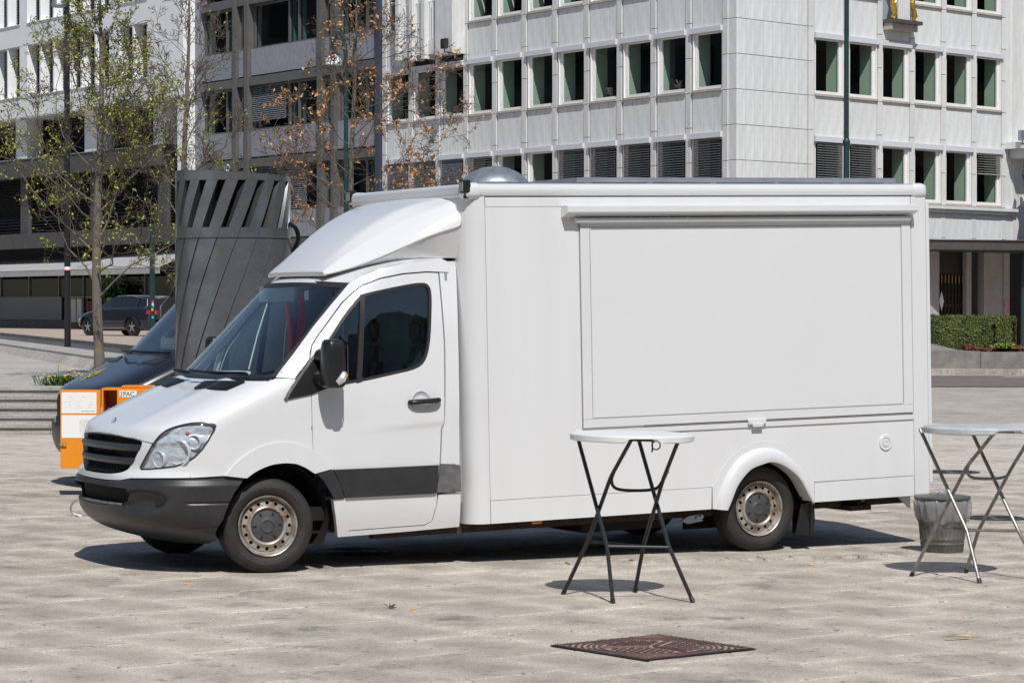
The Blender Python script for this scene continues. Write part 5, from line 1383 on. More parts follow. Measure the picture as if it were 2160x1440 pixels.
for r_, z in enumerate(rowz):
    for bi, (a0, a1) in enumerate(bays):
        gpart("spandrel_panel", M_SLATE, a0, a1 if a1 < 37 else 37.1, -0.3, -0.02, z - 1.14, z)
        gpart("beam", M_BRZ, a0 + 0.003, a1 - 0.003, -0.3, 0.08, z + 1.93, z + 2.30)
        # window: frame, pane, teal reveals and dark room
        fr_ = MB()
        subs = [a0, a1] if a1 - a0 < 1 else ([a0, a0 + 1.0, a1] if a1 - a0 < 4 else [a0, a0 + 1.95, a0 + 2.75, a1])
        L0, L1 = a0 - 22.3, a1 - 22.3
        y0, y1 = -0.30, -0.16
        fr_.box(L0, L1, y0, y1, z + 1.001, z + 1.08); fr_.box(L0, L1, y0, y1, z + 2.84, z + 2.92)
        for s_ in subs:
            q = s_ - 22.3; q0 = min(max(q - 0.07, L0), L1 - 0.14); fr_.box(q0, q0 + 0.14, y0 + 0.005, y1 - 0.005, z + 1.081, z + 2.839)
        w_ = fr_.build("window", M_BRZ, GB, rotz=AL, sharp=0)
        for s0, s1 in zip(subs[:-1], subs[1:]):
            MB().add([(s0 - 22.3 + 0.07, -0.23, z + 1.08), (s1 - 22.3 - 0.07, -0.23, z + 1.08), (s1 - 22.3 - 0.07, -0.23, z + 2.84), (s0 - 22.3 + 0.07, -0.23, z + 2.84)], [(0, 1, 2, 3)]).build("pane", M_PANED, w_, sharp=0)
            MB().box(s1 - 22.3 - 0.14, s1 - 22.3 - 0.08, -0.46, -0.31, z + 1.0, z + 2.9).build("reveal", M_TEAL, w_, sharp=0)
        if (r_ == 2 and bi == 2) or (r_ == 1 and bi == 2) or (r_ == 1 and bi == 3):
            nb_ = 22; bl = MB()
            b0 = (a0 + 2.9, a1 - 0.05) if bi == 2 and r_ == 2 else ((a0 + 1.2, a1) if bi == 2 else (a0, a1))
            for i in range(18 if r_ == 2 else 22):
                zz = z + 2.82 - i * 0.082
                bl.add([(b0[0] - 22.3, -0.12, zz + 0.03), (b0[1] - 22.3, -0.12, zz + 0.03), (b0[1] - 22.3, -0.06, zz - 0.02), (b0[0] - 22.3, -0.06, zz - 0.02)], [(0, 1, 2, 3)])
            bl.build("blind", mat("slate_blind", (0.30, 0.32, 0.36), 0.5), w_, sharp=0)
        if r_ == 3 and bi in (2,):
            for (da, dz) in ((1.2, 1.75), (1.75, 1.70), (3.6, 1.55), (4.4, 1.6)):
                lp = MB(); lp.lathe([(0, -0.15), (0.10, -0.11), (0.15, 0), (0.10, 0.11), (0, 0.15)], 12, 'z', (a0 + da - 22.3, -2.0, z + 1 + dz - 0.9)); lp.build("globe_lamp", mat("paper_globe", (0.75, 0.66, 0.42), 0.6), w_)
    gpart("floor_slab", M_ROOM, 22.4, 38.0, -6.0, -0.31, z - 1.14, z + 0.0)
gpart("corner_pier", M_SLATE, 37.12, 38.95, -0.3, 0.0, -0.8, 17.0)
gpart("back_wall", M_ROOM, 22.2, 39.0, -6.3, -6.0, -0.8, 17.0)
gpart("end_wall", M_ROOM, 22.1, 22.3, -6.3, -0.31, -0.8, 17.0); gpart("end_wall", M_ROOM, 38.9, 39.1, -6.3, -0.31, -0.8, 17.0)
gpart("roof", M_SLATE, 22.0, 39.2, -6.5, 0.1, 17.0, 17.4)

# ------------------------------------------------------------------ white building with slit windows
WB = empty("white_office_building", FL(37.7, 0, -1)); tag(WB, "white rendered building with tall slit windows over black louvred floors, at the left", "building")
M_WR = mat("white_render", (0.82, 0.83, 0.84), 0.75, vary=0.06, scale=1.0, detail=8)
M_LOUV = mat("black_louvre", (0.040, 0.042, 0.048), 0.45, metal=0.3)
M_BLK = mat("black_void", (0.010, 0.010, 0.012), 0.8)
M_DKST = mat("dark_band_stone", (0.085, 0.083, 0.082), 0.7, vary=0.25, scale=3)
A0 = 37.7
def wpart(name, m, a0, a1, y0, y1, z0, z1, parent=None):
    b_ = MB(); b_.box(a0 - A0, a1 - A0, y0, y1, z0 + 1, z1 + 1); return b_.build(name, m, parent or WB, rotz=(AL if parent is None else 0))
OFF = 0.6
rows_w = [(12.48, 15.0), (16.08, 18.6)]
wpart("render_band", M_WR, 37.7, 105.0, -0.2, OFF, 11.45, 12.48)
wpart("render_band", M_WR, 37.7, 105.0, -0.2, OFF, 15.0, 16.08)
groups = [(41.1, 44.0), (44.95, 54.1), (54.9, 64.0), (64.9, 74.0), (74.9, 84.0), (84.9, 94.0), (94.9, 104.0)]
prev = 37.7
for (g0, g1) in groups:
    for (z0, z1) in rows_w: wpart("render_pier", M_WR, prev, g0, -0.2, OFF, z0 + 0.001, z1 - 0.001)
    prev = g1
for (z0, z1) in rows_w:
    wpart("render_pier", M_WR, 104.0, 105.0, -0.2, OFF, z0 + 0.001, z1 - 0.001)
    for (g0, g1) in groups:
        wpart("slit_back", M_BLK, g0, g1, -0.35, 0.02, z0, z1)
        n_ = max(2, round((g1 - g0) / 1.55)); st_ = (g1 - g0) / n_
        for i in range(n_):
            x0 = g0 + i * st_
            fin = MB()   # splayed white fin between two slits
            fin.prism([(x0 + 0.0 - A0, OFF - 0.02), (x0 + 0.14 - A0, OFF - 0.02), (x0 + 0.30 - A0, 0.02), (x0 - A0, 0.02)], z0 + 1.001, z1 + 0.999)
            fin.build("fin", M_WR, WB, rotz=AL, sharp=0)
            lv = MB()
            for j in range(18):
                zz = z0 + 0.1 + j * 0.135
                lv.add([(x0 + 0.3 - A0, 0.05, zz + 1.06), (x0 + st_ - A0, 0.05, zz + 1.06), (x0 + st_ - A0, 0.13, zz + 1.0), (x0 + 0.3 - A0, 0.13, zz + 1.0)], [(0, 1, 2, 3)])
            lv.build("louvre", M_LOUV, WB, rotz=AL, sharp=0)
            wpart("slit_sill", M_WR, x0, x0 + st_, -0.2, OFF + 0.05, z0 - 0.03, z0 - 0.002 + 0.001)
# recessed black louvred floors with white columns
wpart("recess_back", M_BLK, 37.75, 105, -1.5, -1.3, -0.6, 11.44)
wpart("recess_soffit", M_WR, 37.75, 105, -1.3, OFF - 0.01, 11.40, 11.449)
for (a_, w_) in ((40.6, 1.15), (47.6, 1.3), (55.5, 1.3), (63.4, 1.3)):
    wpart("white_column", M_WR, a_ + 0.0, a_ + w_, -0.9, 0.0, 9.45, 11.4)
wpart("white_edge_column", M_WR, 37.7, 38.35, -1.2, OFF - 0.05, 5.6, 11.449)
def louvres(a0, a1, z0, z1, y, pitch=0.16):
    b_ = MB(); n_ = int((z1 - z0) / pitch)
    for j in range(n_):
        zz = z0 + (j + 0.5) * pitch
        b_.add([(a0 - A0, y - 0.10, zz + 1.05), (a1 - A0, y - 0.10, zz + 1.05), (a1 - A0, y + 0.03, zz + 0.98), (a0 - A0, y + 0.03, zz + 0.98)], [(0, 1, 2, 3)])
    return b_.build("louvre_panel", M_LOUV, WB, rotz=AL, sharp=0)
for (a0_, a1_) in ((38.4, 40.6), (41.75, 47.6), (48.9, 55.5), (56.8, 63.4), (64.7, 105)): louvres(a0_, a1_, 9.5, 11.4, -0.8)
wpart("stone_band", M_DKST, 41.0, 105, -0.7, 0.15, 8.50, 9.40); wpart("band_capping", M_ALU if 'M_ALU' in globals() else M_WR, 41.0, 105, -0.7, 0.19, 9.402, 9.44)
for (a0_, a1_) in ((38.4, 41.0), (42.0, 48.0), (48.9, 56.0), (56.9, 64), (64.9, 105)): louvres(a0_, a1_, 5.75, 8.48, -0.5)
for a_ in (41.0, 48.0, 56.0, 64.0): wpart("dark_pier", M_DKST, a_, a_ + 0.9, -0.9, -0.3, 5.5, 8.5)
wpart("lower_band", M_DKST, 38.4, 105, -0.7, -0.1, 4.95, 5.70)
# shopfront: glazing, plinth, frames, awning
M_SHOPG = glass("shop_glass", (0.50, 0.58, 0.55), 0.5, 0.0, 1.45)
wpart("shop_plinth", mat("plinth_stone", (0.22, 0.215, 0.205), 0.8, vary=0.2, scale=2, stretch=(3, 3, 1)), 38.0, 105, -1.30, -1.05, -0.6, 1.36)
for (a0_, a1_) in ((38.4, 41.5), (41.6, 44.6), (44.7, 47.9), (48.0, 51.2), (51.3, 54.0), (54.1, 57.5), (57.6, 61), (61.1, 66), (66.1, 72), (72.1, 80), (80.1, 92), (92.1, 104)):
    fr_ = MB(); fr_.box(a0_ - A0, a0_ - A0 + 0.07, -1.22, -1.08, 2.36, 4.9); fr_.box(a0_ - A0 + 0.071, a1_ - A0, -1.22, -1.08, 4.8, 4.9); fr_.box(a0_ - A0 + 0.071, a1_ - A0, -1.2, -1.1, 3.45, 3.51)
    w_ = fr_.build("shop_window", mat("shop_frame", (0.25, 0.27, 0.28), 0.4, metal=0.5), WB, rotz=AL, sharp=0)
    MB().add([(a0_ - A0 + 0.07, -1.15, 2.37), (a1_ - A0, -1.15, 2.37), (a1_ - A0, -1.15, 4.8), (a0_ - A0 + 0.07, -1.15, 4.8)], [(0, 1, 2, 3)]).build("pane", M_SHOPG, w_, sharp=0)
wpart("grey_hoarding", mat("hoarding_grey", (0.22, 0.24, 0.26), 0.6), 53.6, 100, -1.04, -0.98, 1.361, 2.52)
wpart("shop_back", M_BLK, 38, 105, -1.9, -1.7, -0.6, 4.9)
aw_ = MB()
aw_.add([(38.7 - A0, -1.2, 5.78), (44 - A0, -1.2, 5.66), (50 - A0, -1.2, 5.38), (105 - A0, -1.2, 5.35), (38.7 - A0, 1.3, 4.78), (44 - A0, 1.3, 4.78), (50 - A0, 1.3, 4.78), (105 - A0, 1.3, 4.78)], [(0, 4, 5, 1), (1, 5, 6, 2), (2, 6, 7, 3)], True)
awo = aw_.build("shop_awning", mat("awning_canvas", (0.40, 0.40, 0.40), 0.85, vary=0.12, scale=2), WB, rotz=AL, sharp=0)
va = MB(); va.box(38.7 - A0, 105 - A0, 1.26, 1.30, 4.50, 4.755); va.build("awning_valance", MATS["awning_canvas"], awo, sharp=0)

# ------------------------------------------------------------------ the other sides of the square (seen in the window glass)
M_BRK = mat("brown_brick_front", (0.16, 0.115, 0.09), 0.85, vary=0.25, scale=2)
M_YEL = mat("ochre_render", (0.30, 0.25, 0.18), 0.85, vary=0.15, scale=1)
M_GRF = mat("grey_render", (0.20, 0.20, 0.205), 0.85, vary=0.15, scale=1)
M_DGL = mat("far_window_glass", (0.02, 0.025, 0.03), 0.15)
def side_block(name, label, loc, rotz, ln, dp, ht, m, floors):
    r_ = empty(name, loc, rotz); tag(r_, label, "building")
    MB().box(-ln/2, ln/2, 0, dp, -1, ht).build("wall", m, r_, sharp=0)
    for f_ in range(floors):
        z0 = 1.2 + f_ * (ht - 1.5) / floors
        n_ = int(ln / 4.0)
        for i in range(n_):
            x0 = -ln/2 + (i + 0.2) * ln / n_
            MB().box(x0, x0 + ln / n_ * 0.6, -0.05, 0.2, z0, z0 + (ht - 1.5) / floors * 0.58).build("window", M_DGL, r_, sharp=0)
    MB().box(-ln/2 - 0.3, ln/2 + 0.3, -0.4, dp, ht, ht + 0.6).build("cornice", m, r_, sharp=0)
    return r_
side_block("brick_block", "brown brick block on the side of the square behind the viewer, out of the picture", (30, -45, 0), R(180), 170, 14, 30, M_BRK, 8)
side_block("ochre_block", "ochre rendered block beyond the right edge of the picture", (72, 60, 0), R(-90), 110, 14, 22, M_YEL, 6)
side_block("grey_block", "grey rendered block beyond the left edge of the picture", (-68, 95, 0), R(90), 110, 14, 24, M_GRF, 6)

# ================================================================== things on the square
M_TBLK = mat("black_steel_tube", (0.014, 0.014, 0.015), 0.38, vary=0.3, scale=30)
M_TGRY = mat("grey_steel_tube", (0.30, 0.29, 0.275), 0.42, metal=0.75, c2=(0.17, 0.16, 0.15), scale=18)
M_TOPW = mat("white_table_plastic", (0.72, 0.73, 0.73), 0.5, vary=0.12, scale=4, detail=8)
M_TOPG = mat("grey_table_plastic", (0.50, 0.52, 0.53), 0.5, vary=0.3, scale=5, detail=8)
def bar_table(loc, rot, m_leg, m_top, label, top_vary, tilt):
    t = empty("bar_table", loc, rot); tag(t, label, "table")
    c0 = Vector((0.807, 17.82, 0))
    def L(x, y, z): return (x - c0.x, y - c0.y, z)
    top = MB()
    R_ = 0.418
    # rim with two folded notches where the halves meet
    n_ = 72; prof = [(0.0, 0.0), (R_ - 0.03, 0.0), (R_ - 0.006, -0.004), (R_, -0.012), (R_, -0.044), (R_ - 0.012, -0.050), (R_ - 0.02, -0.036), (0.0, -0.034)]
    vs = []
    for (r_, h) in prof:
        for j in range(n_):
            a = 2*PI*j/n_
            hh = h
            da = min(abs(((a - R(-82) + PI) % (2*PI)) - PI), abs(((a - R(98) + PI) % (2*PI)) - PI))
            if h < -0.03 and r_ > 0.3 and da < 0.30: hh = -0.020 if da < 0.22 else -0.020 - (0.026) * (da - 0.22) / 0.08
            x, y = r_*math.cos(a), r_*math.sin(a)
            vs.append((x, y, 1.108 + hh + tilt * x))
    fs = []
    for i in range(len(prof) - 1):
        for j in range(n_): fs.append((i*n_+j, i*n_+(j+1) % n_, (i+1)*n_+(j+1) % n_, (i+1)*n_+j))
    top.add(vs, fs, True); top.build("table_top", m_top, t)
    r_ = 0.0135
    fA = [[L(.446, 18.10, 1.075), L(.6335, 17.65, .364), L(.666, 17.484, .0)], [L(.863, 18.15, 1.06), L(1.049, 17.70, .353), L(1.20, 17.571, .0)]]
    fB = [[L(.7875, 17.50, 1.08), L(.66, 17.72, .82), L(.513, 17.95, .369), L(.345, 18.016, .0)], [L(1.10, 17.55, 1.07), L(1.01, 17.74, .80), L(.895, 18.08, .324), L(.843, 18.197, .0)]]
    for f_ in fA + fB:
        pts = [Vector(p) for p in f_]
        out = [pts[0]]
        for i in range(1, len(pts) - 1):
            a = pts[i] + (pts[i-1] - pts[i]).normalized() * 0.03; b = pts[i] + (pts[i+1] - pts[i]).normalized() * 0.03
            out += [a, a.lerp(b, 0.5).lerp(pts[i], 0.4), b]
        out.append(pts[-1])
        lg = MB(); lg.tube(out, r_, 10); lo = lg.build("leg", m_leg, t)
        ft = MB(); d = (pts[-1] - pts[-2]).normalized(); ft.tube([pts[-1] - d * 0.035, pts[-1]], 0.0165, 10); ft.build("rubber_foot", M_BLACK, lo)
    cb = MB(); cb.tube([fA[0][1], fA[1][1]], 0.010, 8); cb.build("crossbar", m_leg, t)
    cb = MB(); cb.tube([fB[0][2], fB[1][2]], 0.010, 8); cb.build("crossbar", m_leg, t)
    a = Vector(fB[0][1]); b = Vector(fB[1][1]); up = Vector((0.03, -0.02, 0.06))
    br = MB(); br.tube(spl([a + up, a + Vector((0.005, 0, -0.03)), a + Vector((0.06, 0.01, -0.085)), b + Vector((-0.07, -0.01, -0.065)), b + Vector((-0.005, 0, -0.01)), b + up], 5), 0.011, 8); br.build("locking_brace", m_leg, t)
    sb = MB(); ga = Vector((-0.02, 0.17, 1.06)); sb.tube([Vector(fA[0][0]), Vector(fA[1][0])], 0.011, 8); sb.tube([Vector(fB[0][0]), Vector(fB[1][0])], 0.011, 8); sb.build("top_bar", m_leg, t)
    return t
t1 = bar_table((0.807, 17.82, GZ(0.8)), 0.0, M_TBLK, M_TOPW, "white-topped folding bar table with black legs, in front of the truck", 0.1, -0.016)
hk = MB(); hk.tube(spl([(0.13, -0.10, 1.06), (0.13, -0.10, 1.0), (0.125, -0.10, 0.985)], 4), 0.006, 6); hk.tube([(0.155 + 0.028*math.cos(a_*PI/8), -0.10, 1.03 + 0.028*math.sin(a_*PI/8)) for a_ in range(-8, 9)], 0.005, 6); hk.build("locking_ring", M_TBLK, t1)
t2 = bar_table((3.41, 19.30, GZ(3.4)), R(12), M_TGRY, M_TOPG, "grey folding bar table with bare steel legs at the right edge", 0.3, 0.0)

# ---- galvanised bin with a bag and a lid
bn = empty("waste_bin", (3.475, 21.42, GZ(3.475))); tag(bn, "galvanised waste bin with a clear bag liner and a lid, behind the grey table", "bin")
M_BIN = mat("bin_zinc", (0.13, 0.127, 0.115), 0.5, metal=0.25, c2=(0.08, 0.072, 0.06), scale=7, detail=8)
bb_ = MB(); n_ = 120; vs = []
prof = [(0.0, 0.006), (0.158, 0.006), (0.165, 0.0), (0.168, 0.012), (0.172, 0.06), (0.1765, 0.065), (0.177, 0.075), (0.174, 0.08), (0.178, 0.10), (0.181, 0.105), (0.181, 0.115), (0.178, 0.12), (0.205, 0.40), (0.209, 0.41), (0.205, 0.42)]
for (r_, h) in prof:
    for j in range(n_):
        rr = r_ + (0.0025 * math.cos(30 * 2*PI*j/n_) if 0.119 < h < 0.405 or 0.0119 < h < 0.061 else 0)
        vs.append((rr*math.cos(2*PI*j/n_), rr*math.sin(2*PI*j/n_), h))
bb_.add(vs, [(i*n_+j, i*n_+(j+1) % n_, (i+1)*n_+(j+1) % n_, (i+1)*n_+j) for i in range(len(prof)-1) for j in range(n_)], True)
bb_.build("bin_body", M_BIN, bn)
bag = MB(); rb = random.Random(3); n_ = 64; vs = []; hs_ = [0.425, 0.40, 0.37, 0.33, 0.29, 0.262, 0.250]
ph = [rb.uniform(0, 6.28) for _ in range(8)]
for i, h in enumerate(hs_):
    for j in range(n_):
        a = 2*PI*j/n_
        fold = 0.010 * math.sin(9*a + ph[0] + i*0.35) + 0.007 * math.sin(17*a + ph[1] - i*0.5) + 0.005 * math.sin(27*a + ph[2])
        r_ = [0.214, 0.229, 0.228, 0.222, 0.214, 0.208, 0.199][i] + fold * (0.4 + 0.25 * i if i < 5 else 1.0)
        vs.append((r_*math.cos(a), r_*math.sin(a), h + (0.012 * math.sin(3*a + ph[3]) + 0.006 * math.sin(8*a)) * (i / 6)))
bag.add(vs, [(i*n_+j, i*n_+(j+1) % n_, (i+1)*n_+(j+1) % n_, (i+1)*n_+j) for i in range(len(hs_)-1) for j in range(n_)], True)
def film(name):
    m = bpy.data.materials.new(name); m.use_nodes = True; nt = m.node_tree; N = nt.nodes; L = nt.links; b = N["Principled BSDF"]
    b.inputs["Base Color"].default_value = (0.36, 0.37, 0.38, 1); b.inputs["Roughness"].default_value = 0.12; b.inputs["Alpha"].default_value = 0.5; b.inputs["Specular IOR Level"].default_value = 0.8
    nb_ = N.new("ShaderNodeTexNoise"); nb_.inputs["Scale"].default_value = 22; tc = N.new("ShaderNodeTexCoord"); mp = N.new("ShaderNodeMapping"); mp.inputs["Scale"].default_value = (1, 1, 0.3); L.new(tc.outputs["Object"], mp.inputs[0]); L.new(mp.outputs[0], nb_.inputs[0])
    bp = N.new("ShaderNodeBump"); bp.inputs["Strength"].default_value = 0.9; bp.inputs["Distance"].default_value = 0.02; L.new(nb_.outputs[0], bp.inputs["Height"]); L.new(bp.outputs[0], b.inputs["Normal"])
    return m
bag.build("bag_liner", film("clear_bag"), bn, sharp=0)
ld = MB(); ld.lathe([(0.222, 0.425), (0.228, 0.432), (0.228, 0.446), (0.220, 0.450), (0.10, 0.458), (0.0, 0.460)], 48); lo_ = ld.build("bin_lid", M_BIN, bn)
hn = MB(); hn.tube([(0.048*math.cos(a_*PI/10), 0.0, 0.452 + 0.036*math.sin(a_*PI/10)) for a_ in range(11)], 0.006, 8); hn.build("lid_handle", M_CHROME, lo_)

# ---- manhole covers
def iron(name, c, c2): return mat(name, c, 0.55, metal=0.35, c2=c2, scale=12, bump=0.15, bscale=60)
M_IRON = iron("rusty_cast_iron", (0.15, 0.075, 0.07), (0.09, 0.05, 0.048))
M_SAND = mat("sand_in_grooves", (0.36, 0.31, 0.22), 0.95, vary=0.4, scale=30)
mh = empty("manhole_cover", (0.805, 15.2, GZ(0.8)), R(38)); tag(mh, "square rust-brown cast iron manhole cover in the foreground paving", "manhole cover")
fr_ = MB(); fr_.box(-0.41, 0.41, -0.41, 0.41, -0.02, 0.0045); fr_.build("grit_bed", M_SAND, mh, sharp=0)
fr_ = MB()
for (x0, x1, y0, y1) in ((-0.40, 0.40, -0.40, -0.372), (-0.40, 0.40, 0.372, 0.40), (-0.40, -0.372, -0.371, 0.371), (0.372, 0.40, -0.371, 0.371)): fr_.box(x0, x1, y0, y1, 0.0, 0.010)
fr_.build("iron_frame", M_IRON, mh, sharp=0)
gp_ = MB()
for (x0, x1, y0, y1) in ((-0.418, 0.418, -0.418, -0.403), (-0.418, 0.418, 0.403, 0.418), (-0.418, -0.403, -0.402, 0.402), (0.403, 0.418, -0.402, 0.402)): gp_.box(x0, x1, y0, y1, 0.0, 0.0062)
gp_.build("dark_gap_ring", M_DARK, mh, sharp=0)  # near-black ring laid round the frame to draw a gap
pt = MB()
for r_ in (0.305, 0.338, 0.370):
    pt.lathe([(r_ - 0.010, 0.003), (r_ - 0.008, 0.009), (r_ + 0.008, 0.009), (r_ + 0.010, 0.003)], 64)
for (cx_, cy_, sg) in ((1, 1, 1), (1, -1, 1), (-1, 1, 1), (-1, -1, 1)):
    for k in range(4):
        r_ = 0.405 + k * 0.035
        arc = []
        for j in range(40):
            a = (j / 39) * PI/2; x, y = r_*math.cos(a), r_*math.sin(a)
            if x < 0.366 and y < 0.366: arc.append((cx_*x, cy_*y, 0.007))
        if len(arc) > 2: pt.tube(arc, 0.008, 4, cap=False, smooth=False)
for k in range(3):   # three sectors of bars
    th0 = R(90 + 120 * k)
    for i in range(-6, 7):
        x = i * 0.042
        y1 = math.sqrt(max(0, 0.285**2 - x*x)); y0 = 0.05 + abs(x) * 0.58
        if y1 - y0 < 0.03: continue
        y = y0
        while y < y1 - 0.02:
            ye = min(y + 0.052, y1)
            c, s = math.cos(th0 - PI/2), math.sin(th0 - PI/2)
            P = [(x - 0.012, y), (x + 0.012, y), (x + 0.012, ye), (x - 0.012, ye)]
            Q = [(px*c - py*s, px*s + py*c) for px, py in P]
            pt.add([(q[0], q[1], 0.003) for q in Q] + [(q[0], q[1], 0.0095) for q in Q], [(4,5,6,7),(0,1,5,4),(1,2,6,5),(2,3,7,6),(3,0,4,7)])
            y = ye + 0.014
    c, s = math.cos(R(30 + 120*k)), math.sin(R(30 + 120*k))
    pt.tube([(0.02*c, 0.02*s, 0.006), (0.29*c, 0.29*s, 0.006)], 0.010, 4, smooth=False)
o = pt.build("cast_pattern", M_IRON, mh, sharp=0)
ms = MB(); rm = random.Random(9)
for k in range(420):
    e_ = rm.choice((0, 1)); t_ = rm.uniform(-0.42, 0.42); d = 0.41 + rm.gauss(0, 0.008)
    x, y = (t_, d) if e_ else (d, t_)
    h = rm.uniform(0.004, 0.016); a = rm.uniform(0, 6.28); w_ = 0.007
    ms.add([(x - w_*math.cos(a), y - w_*math.sin(a), 0.002), (x + w_*math.cos(a), y + w_*math.sin(a), 0.002), (x + rm.uniform(-.008, .008), y + rm.uniform(-.008, .008), h)], [(0, 1, 2)])
o = ms.build("dry_moss", mat("dry_moss", (0.26, 0.22, 0.09), 0.95, vary=0.4, scale=20), mh, sharp=0); tag(o, kind="stuff")
M_IRON2 = iron("grey_cast_iron", (0.06, 0.055, 0.052), (0.04, 0.037, 0.035))
def round_cover(x, y, r_, label):
    m_ = empty("manhole_cover", (x, y, GZ(x))); tag(m_, label, "manhole cover")
    b_ = MB(); b_.lathe([(r_, -0.01), (r_, 0.006), (r_ - 0.02, 0.008), (r_ - 0.03, 0.004), (0, 0.004)], 40); b_.build("iron_disc", M_IRON2, m_)
    b_ = MB()
    for k in range(1, 4): b_.lathe([(r_*k/4 - 0.008, 0.004), (r_*k/4 - 0.006, 0.009), (r_*k/4 + 0.006, 0.009), (r_*k/4 + 0.008, 0.004)], 36)
    b_.build("raised_rings", M_IRON2, m_)
round_cover(-1.26, 21.07, 0.33, "round iron manhole cover in the shadow under the truck cab")
round_cover(5.28, 32.0, 0.36, "round dark manhole cover far off behind the grey table")
round_cover(4.52, 24.9, 0.30, "dark round cover in the paving right of the waste bin")

# ---- litter
rl_ = random.Random(21)
M_BUTT = mat("cigarette_filter", (0.80, 0.36, 0.07), 0.8); M_BUTW = mat("cigarette_paper", (0.78, 0.77, 0.74), 0.8)
from_px = [(-2.28, 18.52), (-1.93, 17.62), (-2.5, 16.62), (-1.85, 16.38), (-0.63, 17.05), (0.0, 15.75), (0.86, 15.45), (0.62, 16.35), (1.63, 20.0), (2.27, 20.2), (1.33, 18.1), (2.86, 16.8), (0.36, 15.95)]
BUTTS = ["orange cigarette butt nearest below the truck's front wheel, towards the left", "white-ended cigarette butt lying second nearest below the truck's front wheel",
         "leftmost orange cigarette butt on the paving", "white-ended cigarette butt lowest of those below the front wheel", "orange cigarette butt just right of the curled dead leaf",
         "cigarette butt well left of the manhole cover, farthest from it on that side", "orange cigarette butt lying on the square manhole cover", "cigarette butt between the black-legged table and the manhole cover",
         "orange cigarette butt on the paving left of the rear wheel's foot", "white-ended cigarette butt on the paving right of the rear wheel's foot", "orange cigarette butt beside the right foot of the black-legged table",
         "cigarette butt in front of the grey steel-legged table", "orange cigarette butt by the left corner of the square manhole cover"]
for k, (x, y) in enumerate(from_px):
    c_ = empty("cigarette_butt", (x, y, GZ(x) + 0.005), rl_.uniform(0, 3.1)); tag(c_, BUTTS[k], "litter", "cigarette butts on the paving")
    MB().tube([(-0.016, 0, 0), (0.012, 0, 0)], 0.005, 7).build("filter", M_BUTT, c_)
    if k % 2: MB().tube([(0.0125, 0, 0), (0.024, 0.001, 0.0005)], 0.0048, 7).build("paper_end", M_BUTW, c_)
lf = MB(); x0, y0 = 2.86 + 0.42, 15.72
tw = MB(); tw.add([(2.54, 15.62, 0.004), (2.70, 15.70, 0.012), (2.72, 15.685, 0.004), (2.56, 15.60, 0.014)], [(0, 1, 2, 3)])
o = tw.build("paper_scrap", mat("orange_scrap", (0.72, 0.40, 0.10), 0.8), sharp=0); tag(o, "thin orange strip of paper lying right of the square manhole cover", "litter")
lv = empty("dead_leaf", (-0.79, 17.10, GZ(-0.79) + 0.004)); tag(lv, "curled dark dead leaf lying left of the black-legged table", "leaf")
b_ = MB(); rr = random.Random(4)
for k in range(7):
    a = rr.uniform(0, 6.28); ln_ = rr.uniform(0.03, 0.07)
    b_.add([(0, 0, 0.003), (ln_*math.cos(a), ln_*math.sin(a), rr.uniform(0, 0.02)), (ln_*math.cos(a + 0.6), ln_*math.sin(a + 0.6), rr.uniform(0, 0.03))], [(0, 1, 2)])
b_.build("leaf_blade", mat("dead_leaf_brown", (0.055, 0.035, 0.035), 0.8), lv, sharp=0)

# ---- mooring hoop in the paving by the bumper
hp = empty("ground_hoop", (-3.98, 24.45, GZ(-3.98))); tag(hp, "small galvanised steel hoop fixed in the paving in front of the truck bumper", "hoop")
b_ = MB(); b_.tube(spl([(0.10, 0.0, 0.0), (0.02, 0.0, 0.0), (-0.07, 0.0, 0.03), (-0.085, 0.0, 0.09), (-0.03, 0.0, 0.155), (0.05, 0.0, 0.16)], 6), 0.010, 8); b_.build("hoop_rod", M_GALV, hp)
b_ = MB(); b_.bbox(0.02, 0.17, -0.05, 0.05, -0.005, 0.010, 0.003); b_.build("base_plate", M_GALV, hp)

